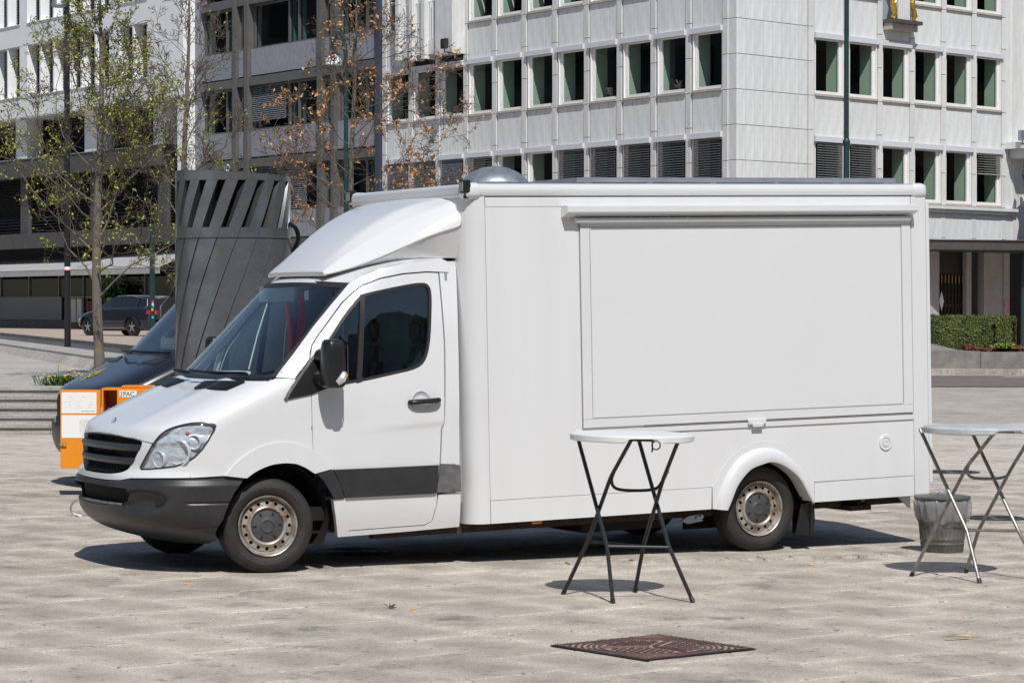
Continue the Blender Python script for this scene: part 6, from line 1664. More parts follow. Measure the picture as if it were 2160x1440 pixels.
# ---- dark steel ventilation tower with slanting slots
TWC = (-2.735, 26.05, GZ(-2.7)); TWR = 0.56; TWIST = 0.66; NP = 18
tower = empty("ventilation_tower", TWC); tag(tower, "round dark steel ventilation tower with slanting slots behind the truck cab", "tower")
M_TWR = mat("tower_steel", (0.235, 0.24, 0.25), 0.34, metal=0.75, c2=(0.165, 0.168, 0.176), scale=3.5, stretch=(1, 1, 1.6), detail=9, rvary=0.12, bump=0.02, bscale=5)
MB().lathe([(0.42, 0.0), (0.42, 3.12)], 36, 'z').build("inner_duct", M_DARK, tower)
def topz(a): return 3.228 + 0.032 * math.cos(a - 3.5)
pitch = 2 * PI / NP
def tw_panel(k, z0, z1, f0, f1, r0, r1, name, nz=8, na=4, bulge=0.0, scoop=0.0):
    """helical plate between two slanting edges"""
    b_ = MB(); vs = []
    for layer in (0, 1):
        for i in range(nz + 1):
            z = z0 + (z1 - z0) * i / nz
            for j in range(na + 1):
                f_ = f0 + (f1 - f0) * j / na
                if layer and j == 0: f_ -= scoop
                a = (k + f_) * pitch + TWIST * (z - 2.6) 
                rr_ = (r1 if layer == 0 else r0) + (bulge * (f_ - 0.5) if layer == 0 else 0)
                vs.append((rr_ * math.cos(a), rr_ * math.sin(a), z))
    st_ = na + 1; off_ = (nz + 1) * st_; fs = []
    for i in range(nz):
        for j in range(na):
            q = (i*st_+j, i*st_+j+1, (i+1)*st_+j+1, (i+1)*st_+j); fs.append(q); fs.append(tuple(off_ + x for x in q[::-1]))
    for i in range(nz): 
        fs.append((i*st_, (i+1)*st_, off_+(i+1)*st_, off_+i*st_)); fs.append((i*st_+na, off_+i*st_+na, off_+(i+1)*st_+na, (i+1)*st_+na))
    for j in range(na):
        fs.append((j, off_+j, off_+j+1, j+1)); fs.append((nz*st_+j, nz*st_+j+1, off_+nz*st_+j+1, off_+nz*st_+j))
    b_.add(vs, fs, True)
    return b_.build(name, M_TWR, tower)
for k in range(NP):
    tw_panel(k, 0.0, 2.592, 0.012, 0.988, TWR - 0.05, TWR + 0.004, "lower_plate", nz=22, na=5, bulge=0.012)
    tw_panel(k, 2.60, 2.70, 0.008, 0.992, TWR - 0.05, TWR + 0.002, "slot_base", nz=2, na=5)
    tw_panel(k, 2.701, 3.155, 0.40, 1.0, TWR - 0.12, TWR + 0.002, "slot_blade", nz=8, na=4, scoop=0.26)
rg = MB(); n_ = 90; vs = []
for (r_, zz) in ((TWR + 0.002, 3.156), (TWR + 0.002, None), (TWR - 0.03, None), (TWR - 0.03, 3.156)):
    for j in range(n_): a = 2*PI*j/n_; vs.append((r_*math.cos(a), r_*math.sin(a), topz(a) if zz is None else zz))
rg.add(vs, [(i*n_+j, i*n_+(j+1) % n_, ((i+1) % 4)*n_+(j+1) % n_, ((i+1) % 4)*n_+j) for i in range(4) for j in range(n_)], True)
rg.build("top_ring", M_TWR, tower)
MB().lathe([(0.0, 3.185), (TWR - 0.03, 3.175)], 40, 'z').build("top_plate", M_TWR, tower)
eb = MB(); ec = Vector((0.0, -TWR + 0.03, 3.24)); eb.tube([ec + Vector((0.026*math.cos(t*PI/8), 0, 0.026*math.sin(t*PI/8) + 0.03)) for t in range(17)], 0.006, 6, cap=False); eb.tube([ec + Vector((0, 0, -0.03)), ec + Vector((0, 0, 0.005))], 0.008, 6); eb.build("lifting_eye", M_CHROME, tower)
cbk = MB(); cbk.tube(spl([(0.56, -0.1, 2.75), (0.62, -0.05, 2.70), (0.64, 0.0, 2.6), (0.60, 0.05, 2.5), (0.57, 0.05, 2.3)], 5), 0.022, 8); cbk.build("cable_loop", M_BLACK, tower)

# ---- black van behind the tower, built on the same cab lines
M_VBLK = mat("black_van_paint", (0.012, 0.013, 0.018), 0.28, coat=0.5, vary=0.3, scale=2)
M_VWIND = glass("van_windscreen", (0.42, 0.52, 0.62), 1.0, 0.0, 2.1)
def make_van(name, loc, rotz, label, detail=True):
    v_ = empty(name, loc, rotz); tag(v_, label, "van")
    def wallmesh(z0, z1, nz, back=4.2):
        b_ = MB(); vs = []; cols = 0
        for i in range(nz + 1):
            z = z0 + (z1 - z0) * i / nz; row = []
            u0 = F_uf(z) + F_d(z); hw = F_h(z)
            for t in range(6): row.append((back + (u0 - back) * t / 6, 1 - hw, z))
            for t in range(37): row.append(M(PI * t / 36, z))
            for t in range(6): row.append((u0 + (back - u0) * (t + 1) / 6, 1 + hw, z))
            cols = len(row); vs += row
        b_.add(vs, [(i*cols+j, i*cols+j+1, (i+1)*cols+j+1, (i+1)*cols+j) for i in range(nz) for j in range(cols - 1)] , True)
        return b_, cols, nz
    b_, c_, n2 = wallmesh(0.30, 1.415, 26); b_.build("body", M_VBLK, v_)
    b_, c_, n2 = wallmesh(2.115, 2.30, 4); top = b_.v[-c_:]; b_.add(top, [list(range(c_))]); b_.build("roof", M_VBLK, v_)
    # pillars and rear sides as plates between the glass
    for far in (False, True):
        mp_ = Sfar if far else S
        panel("front_pillar", [(0.05, 1.41), (0.70, 2.12), (0.92, 2.12), (0.27, 1.41)], mp_, M_VBLK, v_, th=0.03, da=0.1, db=0.08)
        panel("side_wall", [(1.30, 1.41), (1.30, 2.12), (4.2, 2.12), (4.2, 1.41)], mp_, M_VBLK, v_, th=0.03, da=0.3, db=0.1)
        panel("side_window", [(0.27, 1.415), (0.92, 2.115), (1.30, 2.115), (1.30, 1.415)], mp_, M_SIDEG, v_, off=-0.01, th=0, da=0.2, db=0.15)
    panel("windscreen", WS, Fr, M_VWIND, v_, off=-0.004, th=0, da=0.08, db=0.08)
    panel("windscreen_border", [inset(WS, -0.02), inset(WS, 0.02)], Fr, M_SEAL, v_, off=0.0, th=0.02, da=0.08, db=0.08)
    MB().box(4.15, 4.2, 0.05, 1.95, 0.35, 2.3).build("rear_doors", M_VBLK, v_)
    MB().box(0.05, 4.1, 0.15, 1.85, 0.32, 0.5).build("floor", M_DARK, v_); MB().box(1.4, 1.45, 0.1, 1.9, 0.5, 2.2).build("bulkhead", M_DASH, v_); MB().box(0.0, 0.5, 0.15, 1.85, 1.2, 1.38).build("dashboard", M_DASH, v_)
    bmp = [(a, b) for a, b in bump_poly]
    panel("bumper", bmp, M, M_PLAST, v_, off=0.02, th=0.05, da=0.1, db=0.06)
    panel("grille", gr_poly, M, M_DARK, v_, off=0.004, th=0.01, da=0.1, db=0.06)
    for far in (False, True): panel("headlight", HEADLIGHT, Mfar if far else M, M_REFL, v_, off=0.004, th=0.01, da=0.06, db=0.06)
    for (u, w, fl) in ((0.0, 0.03, 0), (0.0, 1.97, 1), (3.3, 0.03, 0), (3.3, 1.97, 1)):
        t_ = ob("wheel", tyre_me, v_, (u, w, 0.345)); t_.rotation_euler = (0, 0.3, PI if fl else 0); ob("rim", rim_me, t_); ob("hub_cap", hub_me, t_)
    if detail:
        for far in (False, True):
            yy = (lambda q: 2 - q) if far else (lambda q: q)
            MB().bbox(0.38, 0.50, min(yy(-0.22), yy(-0.05)), max(yy(-0.22), yy(-0.05)), 1.37, 1.66, 0.04).build("door_mirror", M_BLACK, v_, sharp=60)
        for pts in (((-0.02, 0.30, 1.445), (-0.16, 0.72, 1.445), (-0.185, 1.02, 1.455)), ((-0.16, 1.10, 1.44), (-0.155, 1.42, 1.45), (-0.09, 1.62, 1.455))):
            MB().tube([(x - 0.04, y, z + 0.004) for x, y, z in spl(list(pts), 5)], 0.016, 6).build("wiper", M_BLACK, v_)
        for sg in (1, -1):
            vp_ = rp([(0.63, 1.322), (0.585, 1.376), (0.80, 1.389), (0.98, 1.338)], 0.006); vp_ = [(a, b) if sg > 0 else (PI - a, b) for a, b in vp_]
            panel("bonnet_vent", vp_, M, M_PLAST, v_, off=0.008, th=0.02, da=0.08, db=0.03)
        # painted emblem on the bonnet: gold star outline round a green leaf shape
        cA, cZ = 2.03, 1.20
        star = []
        for i in range(16):
            a = 2*PI*i/16; r_ = (1.0 if i % 2 == 0 else 0.55) * (1.25 if i % 4 == 0 else 0.85)
            star.append((cA + 0.16*r_*math.cos(a), cZ + 0.052*r_*math.sin(a)))
        panel("emblem_star", [star, inset(star, 0.010)], M, mat("emblem_gold", (0.75, 0.36, 0.03), 0.5), v_, off=0.006, th=0.004, da=0.1, db=0.05)
        leaf = [(cA + 0.20*math.cos(t*2*PI/18) * (1 if math.cos(t*2*PI/18) > 0 else 0.55), cZ - 0.010 + 0.026*math.sin(t*2*PI/18)) for t in range(18)]
        panel("emblem_leaf", [leaf, inset(leaf, 0.007)], M, mat("emblem_green", (0.06, 0.32, 0.09), 0.5), v_, off=0.008, th=0.004, da=0.1, db=0.05)
    return v_
make_van("black_van", (-3.43, 27.9, GZ(-3.4)), R(28), "black van with a star emblem on its bonnet, behind the orange cabinet")
make_van("parked_van", (-11.75, 90.0, ZU), R(-60), "dark van far off by the shops, half hidden by the ventilation tower", detail=False)

# ---- orange notice cabinet with its door open
M_ORG = mat("orange_enamel", (0.80, 0.27, 0.015), 0.38, vary=0.10, scale=5)
M_ORD = mat("orange_enamel_worn", (0.72, 0.22, 0.012), 0.45, vary=0.15, scale=9)
oc = empty("orange_cabinet", (-4.18, 27.02, GZ(-4.2))); tag(oc, "orange metal cabinet with its paper-covered door standing open, left of the truck", "cabinet")
cb_ = MB(); W_, H0, H1, DP = 0.62, 0.62, 1.10, 0.34
cb_.box(0.0, W_, DP - 0.02, DP, H0, H1); cb_.box(0.0, 0.02, 0.0, DP - 0.021, H0, H1); cb_.box(W_ - 0.02, W_, 0.0, DP - 0.021, H0, H1); cb_.box(0.021, W_ - 0.021, 0.0, DP - 0.021, H1 - 0.02, H1); cb_.box(0.021, W_ - 0.021, 0.0, DP - 0.021, H0, H0 + 0.02)
cb_.build("case", M_ORG, oc, sharp=0)
MB().bbox(0.16, 0.62, -0.012, 0.0, 0.64, 1.085, 0.004).build("front_plate", M_ORG, oc)
MB().bbox(0.20, 0.60, 0.02, 0.32, 1.101, 1.125, 0.006).build("lid", M_ORD, oc)
MB().bbox(0.03, 0.14, 0.12, 0.24, 0.80, 0.90, 0.02).build("blue_socket", mat("blue_socket", (0.01, 0.04, 0.30), 0.4), oc)
MB().box(0.12, 0.50, 0.10, 0.24, 0.0, H0).build("pedestal", M_ORD, oc, sharp=0)
dr_ = MB(); dr_.bbox(-0.415, -0.005, -0.03, 0.0, 0.285, 1.085, 0.006); door_o = dr_.build("cabinet_door", M_ORG, oc)
for (z0, z1) in ((0.845, 1.06), (0.595, 0.828)):
    po = MB().box(-0.400, -0.045, -0.034, -0.031, z0, z1).build("notice_sheet", M_PAPER, door_o, sharp=0)
    pr_ = MB(); rr = random.Random(int(z0 * 100))
    rows_ = 5 if z0 > 0.8 else 14
    for i in range(rows_):
        zz = z1 - 0.05 - i * ((z1 - z0 - 0.08) / rows_); x_ = -0.38 if z0 > 0.8 else -0.22
        while x_ < -0.07:
            ln_ = rr.uniform(0.01, 0.035)
            if rr.random() < (0.45 if z0 > 0.8 else 0.9): pr_.add([(x_, -0.0345, zz), (x_ + ln_, -0.0345, zz), (x_ + ln_, -0.0345, zz + 0.003), (x_, -0.0345, zz + 0.003)], [(0, 1, 2, 3)])
            x_ += ln_ + 0.008
    pr_.add([(-0.2, -0.0345, z0 + 0.02), (-0.06, -0.0345, z0 + 0.02), (-0.06, -0.0345, z0 + 0.026), (-0.2, -0.0345, z0 + 0.026)], [(0, 1, 2, 3)])
    o = pr_.build("print", mat("print_grey", (0.30, 0.31, 0.34), 0.8), po, sharp=0); tag(o, kind="stuff")
lk = MB(); lk.tube([(-0.39, -0.03, 0.53), (-0.39, -0.055, 0.53), (-0.35, -0.058, 0.535)], 0.009, 8); lk.tube([(-0.385, -0.055, 0.535), (-0.425, -0.055, 0.53)], 0.008, 6); lk.build("latch", M_CHROME, door_o)
def text_mesh(txt, size, m, parent, loc, rot, name="lettering"):
    cu = bpy.data.curves.new("txt", 'FONT'); cu.body = txt; cu.size = size; cu.extrude = 0.0008; cu.space_character = 0.92
    o = bpy.data.objects.new("txt", cu); col.objects.link(o)
    me = bpy.data.meshes.new_from_object(o); bpy.data.objects.remove(o); me.name = name; me.materials.append(m)
    t_ = ob(name, me, parent, loc); t_.rotation_euler = rot; return t_
plate = MB().box(0.185, 0.36, -0.0155, -0.0125, 1.01, 1.075).build("number_plate", M_PAPER, oc, sharp=0)
text_mesh("1PAC", 0.066, mat("black_print", (0.01, 0.01, 0.01), 0.6), plate, (0.190, -0.0165, 1.020), (R(90), 0, 0))
sf = MB(); sf.box(0.1915, 0.2075, -0.0175, -0.0160, 1.0195, 1.0255); sf.add([(0.1915, -0.0168, 1.055), (0.200, -0.0168, 1.067), (0.200, -0.0168, 1.058)], [(0, 1, 2)]); sf.build("numeral_serifs", MATS["black_print"], plate, sharp=0)

# ---- dark grey estate car on the upper footway
def make_car(loc, rotz, label):
    c_ = empty("estate_car", loc, rotz); tag(c_, label, "car")
    Mp = mat("car_paint_slate", (0.022, 0.026, 0.036), 0.22, coat=0.8, metal=0.3, vary=0.15)
    # x forward from rear axle, y across, z up; half sections along the length
    st_ = [(-0.98, .45, .62, .70, .70), (-0.94, .30, .95, .80, .78), (-0.80, .22, 1.02, .87, .83), (-0.4, .20, 1.03, .90, .86), (0.6, .18, 1.02, .915, .88), (1.6, .18, 1.00, .915, .88), (2.2, .18, .98, .91, .86), (2.7, .20, .93, .90, .82), (3.3, .24, .84, .86, .74), (3.62, .30, .74, .78, .64), (3.74, .42, .62, .64, .52)]
    b_ = MB(); vs = []; NS = 13
    for (x, zb, zt, hw, ht_) in st_:
        prof = [(hw*0.80, zb), (hw*0.95, zb + 0.04), (hw, zb + 0.16), (hw, (zb + zt)/2), (hw*0.985, zt - 0.10), (ht_*0.99, zt - 0.02), (ht_*0.6, zt + 0.015)]
        row = [(x, -y, z) for y, z in prof] + [(x, y, z) for y, z in prof[::-1][0:]]
        vs += row
    NS = 14
    b_.add(vs, [(i*NS+j, i*NS+j+1, (i+1)*NS+j+1, (i+1)*NS+j) for i in range(len(st_)-1) for j in range(NS-1)] + [list(range(NS)), [(len(st_)-1)*NS + j for j in range(NS)][::-1]], True)
    body = b_.build("body", Mp, c_, sharp=50)
    # glasshouse
    gh = [(-0.86, 0.98, 0.74, 0.62, 1.30), (-0.55, 1.0, 0.78, 0.60, 1.43), (0.6, 1.0, 0.80, 0.62, 1.485), (1.4, 0.99, 0.79, 0.61, 1.47), (1.85, 0.97, 0.77, 0.60, 1.38), (2.62, 0.93, 0.70, 0.66, 0.97)]
    vs = []
    for (x, z0, w0, w1, z1) in gh: vs += [(x, -w0, z0), (x + (0 if x > 0 else 0.02), -w1, z1 - 0.03), (x, -w1*0.85, z1), (x, w1*0.85, z1), (x, w1, z1 - 0.03), (x, w0, z0)]
    g_ = MB(); g_.add(vs, [(i*6+j, i*6+j+1, (i+1)*6+j+1, (i+1)*6+j) for i in range(5) for j in range(5)] + [(0, 1, 2, 3, 4, 5)], True); g_.build("cabin_glass", mat("car_glass_dark", (0.012, 0.016, 0.022), 0.06), c_, sharp=30)
    rfv = []
    for (x, z0, w0, w1, z1) in gh[:5]: rfv += [(x, -w1 - 0.01, z1 - 0.035), (x, -w1*0.85, z1 + 0.008), (x, 0, z1 + 0.02), (x, w1*0.85, z1 + 0.008), (x, w1 + 0.01, z1 - 0.035)]
    r2 = MB(); r2.add(rfv, [(i*5+j, i*5+j+1, (i+1)*5+j+1, (i+1)*5+j) for i in range(4) for j in range(4)], True); r2.build("roof", Mp, c_)
    for sg in (-1, 1):
        for (x, tp) in ((1.05, 0.0), (-0.05, 0.0)):
            MB().add([(x - 0.05, sg*0.805, 0.99), (x + 0.05, sg*0.805, 0.99), (x + 0.03, sg*0.632, 1.44), (x - 0.06, sg*0.632, 1.44)], [(0, 1, 2, 3)]).build("pillar", Mp, c_, sharp=0)
        MB().add([(-0.95, sg*0.79, 0.98), (-0.62, sg*0.80, 0.99), (-0.58, sg*0.64, 1.41), (-0.84, sg*0.66, 1.29)], [(0, 1, 2, 3)]).build("rear_pillar", Mp, c_, sharp=0)
        MB().tube([(2.45, sg*0.76, 0.985), (1.0, sg*0.812, 1.0), (-0.6, sg*0.81, 1.005), (-0.72, sg*0.76, 1.10), (-0.62, sg*0.68, 1.33), (0.4, sg*0.640, 1.455), (1.3, sg*0.640, 1.445)], 0.013, 5).build("chrome_trim", M_CHROME, c_)
        MB().tube([(2.35, sg*0.925, 0.30), (0.45, sg*0.93, 0.30)], 0.014, 5).build("sill_trim", M_CHROME, c_)
        MB().bbox(2.0, 2.16, min(sg*0.86, sg*1.0), max(sg*0.86, sg*1.0), 0.98, 1.10, 0.03).build("door_mirror", Mp, c_)
        MB().bbox(-0.985, -0.80, min(sg*0.50, sg*0.88), max(sg*0.50, sg*0.88), 0.78, 0.93, 0.03).build("tail_light", mat("tail_red", (0.55, 0.02, 0.02), 0.25), c_)
    for (x, sg) in ((0, -1), (0, 1), (2.79, -1), (2.79, 1)):
        MB().lathe([(0.36, 0.0), (0.375, 0.012), (0.375, 0.10)], 24, 'y', (x, sg*0.925 - (0.0 if sg < 0 else 0.0), 0.33), 0, PI).build("wheel_arch", M_DARK, c_)
        w_ = MB(); pr = [(0.20, 0.012), (0.235, 0.0), (0.30, 0.0), (0.325, 0.02), (0.33, 0.05), (0.33, 0.18), (0.30, 0.2), (0.2, 0.19)]
        w_.lathe([(r_, (h - 0.015)) for r_, h in pr], 32, 'y'); 
        if sg > 0: w_.v = [(x_, -y_, z_) for x_, y_, z_ in w_.v]
        wo_ = ob("wheel", w_.mesh("wheel", M_RUBBER), c_, (x, sg*0.935 if sg < 0 else sg*0.935, 0.33))
        s_ = MB(); s_.lathe([(0.215, -0.004), (0.228, -0.006), (0.232, 0.01), (0.21, 0.05), (0.20, 0.10), (0.0, 0.12)], 32, 'y'); 
        sp3 = MB()
        for k in range(5):
            a = 2*PI*k/5 + 0.3; c2_, s2_ = math.cos(a), math.sin(a)
            sp3.add([(0.03*c2_ - 0.035*s2_, -0.004, 0.03*s2_ + 0.035*c2_), (0.03*c2_ + 0.035*s2_, -0.004, 0.03*s2_ - 0.035*c2_), (0.22*c2_ + 0.03*s2_, 0.0, 0.22*s2_ - 0.03*c2_), (0.22*c2_ - 0.03*s2_, 0.0, 0.22*s2_ + 0.03*c2_)], [(0, 1, 2, 3)])
        sp3.lathe([(0.0, -0.008), (0.05, -0.006), (0.055, 0.02)], 14, 'y')
        for q in (s_, sp3):
            if sg > 0: q.v = [(x_, -y_, z_) for x_, y_, z_ in q.v]
        s_.build("rim_barrel", M_DARK, wo_); sp3.build("spokes", mat("alloy_silver", (0.62, 0.62, 0.63), 0.3, metal=0.8), wo_)
    return c_
carx = Vector((-15.73 + 13.82, 98.6 - 96.6)).normalized()
make_car((-13.15, 97.2, ZU), math.atan2(carx.y, carx.x), "dark slate estate car parked on the footway by the shops")

# ---- posts and lamps
M_PBLK = mat("black_post_paint", (0.012, 0.012, 0.013), 0.35); M_PGRN = mat("green_post_paint", (0.012, 0.045, 0.04), 0.4, vary=0.3, scale=4)
pb = empty("black_post", (-11.05, 66.0, 0.92)); tag(pb, "tall black lamp post with a white and red band, left of the budding tree", "lamp post")
MB().tube([(0, 0, 0), (0, 0, 8.6)], [0.082, 0.068], 16).build("shaft", M_PBLK, pb)
MB().lathe([(0.085, 1.97), (0.085, 2.05)], 20).build("white_band", M_PAPER, pb); MB().lathe([(0.0855, 1.955), (0.0855, 1.975)], 20).build("red_band", M_RED, pb)
hd = MB(); hd.tube([(0, 0, 8.6), (0, 0, 8.72), (-0.18, -0.05, 8.9)], 0.05, 8); hd.build("bracket", M_PBLK, pb)
hd = MB(); hd.lathe([(0.0, 0.25), (0.10, 0.22), (0.17, 0.10), (0.19, 0.0), (0.16, -0.05), (0.0, -0.05)], 18, 'z', (-0.18, -0.1, 8.52)); hd.build("lamp_head", M_GALV, pb)
pg = empty("green_post", (-8.40, 62.0, 0.90)); tag(pg, "dark green stickered post standing between the estate car and the tower", "post")
MB().tube([(0, 0, 0), (0, 0, 2.95)], 0.062, 16).build("shaft", M_PGRN, pg); MB().lathe([(0.066, 2.95), (0.06, 3.0), (0.0, 3.02)], 16).build("post_cap", M_PGRN, pg)
rs = random.Random(5)
for k, (zz, cc) in enumerate(((0.98, (0.7, 0.5, 0.02)), (1.10, (0.7, 0.7, 0.7)), (1.16, (0.6, 0.05, 0.12)), (1.08, (0.05, 0.35, 0.55)), (0.80, (0.05, 0.4, 0.6)), (1.02, (0.1, 0.1, 0.1)))):
    a = -PI/2 + rs.uniform(-0.6, 0.6)
    MB().lathe([(0.0632, zz), (0.0632, zz + 0.06)], 4, 'z', (0, 0, 0), a - 0.35, a + 0.35).build("sticker", mat("sticker_%d" % k, cc, 0.5), pg)
lp_ = empty("street_lamp", (-4.375, 70.0, 0.03)); tag(lp_, "green crook-topped street lamp with a white dome, among the brown oak leaves", "street lamp")
MB().tube(spl([(0, 0, 0), (0, 0, 4), (0, 0, 8.0), (-0.01, 0, 8.6), (-0.06, 0, 9.0), (-0.20, 0, 9.2), (-0.30, 0, 9.05), (-0.325, 0, 8.62)], 6), 0.06, 10).build("crook_post", M_PGRN, lp_)
MB().lathe([(0.0, 0.20), (0.05, 0.19), (0.13, 0.14), (0.20, 0.04), (0.225, -0.05), (0.225, -0.09), (0.20, -0.09), (0.0, -0.03)], 24, 'z', (-0.325, 0, 8.40)).build("lamp_dome", mat("white_lamp_shade", (0.75, 0.76, 0.78), 0.5), lp_)
gp = empty("green_mast", (8.81, 70.0, -0.06)); tag(gp, "tall dark green mast with a collar, rising behind the truck box", "mast")
MB().tube([(0, 0, 0), (0, 0, 6.32)], [0.085, 0.080], 16).build("lower_shaft", M_PGRN, gp); MB().lathe([(0.080, 6.28), (0.098, 6.32), (0.098, 6.40), (0.068, 6.46)], 18).build("collar", M_PGRN, gp); MB().tube([(0, 0, 6.4), (0, 0, 12.5)], [0.066, 0.060], 14).build("upper_shaft", M_PGRN, gp)
for (nm, P, rz, lab) in (("flood_light", FL(15.95, 1.05, 11.62), AL, "black flood light on a bracket below the oriel bay"), ("flood_light", FRT(15.42, 0.80, 8.02), AR, "grey flood light standing on the stone ledge at the right edge")):
    f_ = empty(nm, P, rz); tag(f_, lab, "flood light")
    MB().bbox(-0.16, 0.16, -0.10, 0.06, 0.12, 0.50, 0.02).build("housing", M_PLAST if "oriel" in lab else M_GALV, f_); MB().box(-0.14, 0.14, 0.061, 0.07, 0.15, 0.47).build("lens", M_DGL, f_)
    MB().tube([(0, -0.02, 0.12), (0, -0.02, 0.0), (0.05, -0.45, -0.02)], 0.025, 6).build("bracket", M_BLACK, f_)

# ---- bronze figure under the ledge at the right edge
stt = empty("bronze_statue", FRT(16.05, 0.78, 4.55), AR); tag(stt, "green-brown bronze figure with a bent arm under the stone ledge, cut by the right edge", "statue")
me = bpy.data.meshes.new("figure"); J = [(0, 0, 1.0), (0, 0, 1.35), (0, 0, 1.75), (0, 0, 2.10), (0, 0, 2.28), (-0.02, -0.03, 2.50), (-0.02, -0.03, 2.66), (-0.28, 0, 2.06), (-0.62, -0.10, 2.30), (-0.50, -0.12, 2.75), (0.28, 0, 2.06), (0.55, -0.1, 1.85), (0.35, -0.3, 1.6), (-0.18, 0, 0.92), (-0.42, -0.16, 0.55), (-0.20, 0.0, 0.08), (-0.26, -0.18, 0.02), (0.16, 0, 0.92), (0.22, -0.05, 0.5), (0.2, 0.05, 0.05), (0.24, -0.15, 0.0)]
E_ = [(0,1),(1,2),(2,3),(3,4),(4,5),(5,6),(3,7),(7,8),(8,9),(3,10),(10,11),(11,12),(0,13),(13,14),(14,15),(15,16),(0,17),(17,18),(18,19),(19,20)]
RR = [.19,.17,.19,.17,.085,.13,.12,.12,.085,.07,.12,.085,.06,.14,.11,.06,.05,.14,.11,.06,.05]
me.from_pydata(J, E_, []); so = ob("figure", me, stt); me.materials.append(mat("bronze_patina", (0.07, 0.075, 0.055), 0.45, metal=0.6, c2=(0.12, 0.17, 0.13), scale=4))
mo_ = so.modifiers.new("skin", 'SKIN'); 
for i, r_ in enumerate(RR): me.skin_vertices[0].data[i].radius = (r_, r_)
me.skin_vertices[0].data[0].use_root = True
ss = so.modifiers.new("sub", 'SUBSURF'); ss.levels = 2; ss.render_levels = 2

# ---- planter, hedge and red ground cover at the right
M_PLW = mat("planter_granite", (0.24, 0.225, 0.21), 0.85, c2=(0.15, 0.14, 0.13), scale=3, stretch=(1, 1, 1), detail=8, bump=0.2, bscale=25)
plr = empty("stone_planter", (13.0, 81.3, 0.10)); tag(plr, "low rough granite planter wall with a sloping end, right of the truck", "planter")
zg = 0.0
MB().bbox(-0.3, 1.35, 0.0, 0.4, zg, 0.52, 0.01).build("wall_block", M_PLW, plr); MB().bbox(1.362, 3.2, -0.02, 0.4, zg, 0.50, 0.01).build("wall_block", M_PLW, plr); MB().bbox(3.212, 6.0, -0.02, 0.4, zg, 0.50, 0.01).build("wall_block", M_PLW, plr)
b_ = MB(); b_.add([(-0.3, 0.0, 0.521), (1.35, 0.0, 0.521), (1.35, 1.4, 0.521), (-0.3, 2.0, 1.12), (-0.3, 0.4, 0.60)], [(0, 1, 4), (4, 1, 2, 3), (0, 4, 3)]); b_.build("sloping_slab", M_PLW, plr, sharp=0)
MB().box(0.2, 6.0, 0.41, 3.6, zg, 0.50).build("soil", mat("planter_soil", (0.06, 0.045, 0.035), 0.95, vary=0.4, scale=8), plr, sharp=0)
def leaf_mass(rnd, n, fn, size, zup=0.5):
    b_ = MB()
    for _ in range(n):
        p, nr = fn(rnd); nr = Vector(nr)
        d = (nr + Vector((rnd.gauss(0, 0.6), rnd.gauss(0, 0.6), rnd.gauss(0, 0.6)))).normalized()
        t = d.orthogonal().normalized(); t = Matrix.Rotation(rnd.uniform(0, 6.28), 3, d) @ t; q = d.cross(t)
        s = size * rnd.uniform(0.6, 1.4); P = Vector(p)
        b_.add([P - t*s*0.5, P + q*s*0.32, P + t*s*0.55, P - q*s*0.32], [(0, 1, 2, 3)])
    return b_
def leafmat(name, c, c2, sc_=2.0):
    m = mat(name, c, 0.55, c2=c2, scale=sc_, detail=4, contrast=(0.38, 0.62), hue=0.0)
    return m
hx0, hx1, hy0, hy1, hz0, hz1 = 12.95, 15.64, 82.4, 84.0, 0.60, 1.68
hdg = empty("clipped_hedge", ((hx0+hx1)/2, (hy0+hy1)/2, hz0)); tag(hdg, "clipped box-shaped green hedge behind the granite planter wall", "hedge")
hc = hdg.location.copy()
def hedge_pt(r_):
    f_ = r_.choice("fffttlr")
    x = r_.uniform(hx0, hx1); y = r_.uniform(hy0, hy1); z = r_.uniform(hz0, hz1)
    if f_ == 'f': y = hy0; n = (0, -1, 0)
    elif f_ == 't': z = hz1; n = (0, 0, 1)
    elif f_ == 'l': x = hx0; n = (-1, 0, 0)
    else: x = hx1; n = (1, 0, 0)
    # rounded right end
    k = max(0, (x - (hx1 - 0.35)) / 0.35); 
    if k > 0 and f_ == 't': z -= 0.25 * k * k
    if k > 0 and f_ == 'f': y += 0.3 * k * k; z = min(z, hz1 - 0.25 * k * k)
    if abs(x - 14.95) < 0.06 and f_ != 'l' and f_ != 'r':
        if f_ == 'f': y += 0.22
        else: z -= 0.18
    j = 0.022
    lump = 0.018 * math.sin(x * 5.1 + z * 3) + 0.014 * math.sin(x * 11 - z * 7)
    return ((x - hc.x + r_.gauss(0, j), y - hc.y + lump + r_.gauss(0, j), z - hc.z + r_.gauss(0, j) + (lump if f_ == 't' else 0)), n)
MB().bbox(hx0 - hc.x + 0.1, hx1 - hc.x - 0.3, hy0 - hc.y + 0.12, hy1 - hc.y - 0.12, -0.1, hz1 - hc.z - 0.12, 0.1).build("inner_twigs", mat("hedge_dark", (0.012, 0.018, 0.006), 0.9), hdg)
o = leaf_mass(random.Random(11), 30000, hedge_pt, 0.05).build("foliage", leafmat("hedge_leaf", (0.125, 0.150, 0.030), (0.060, 0.080, 0.018), 2.2), hdg, sharp=0)
gc = empty("red_ground_cover", (15.0, 82.0, 0.60)); tag(gc, "low dark red ground cover with a pale green tuft along the planter wall", "plant")
def gc_pt(r_):
    x = r_.uniform(-1.0, 3.5); y = r_.uniform(-0.25, 0.35); z = 0.18 * (0.5 + 0.5 * math.sin(x * 4.3)) * r_.random() + 0.10 * r_.random()
    return ((x, y, z), (0, -0.5, 0.8))
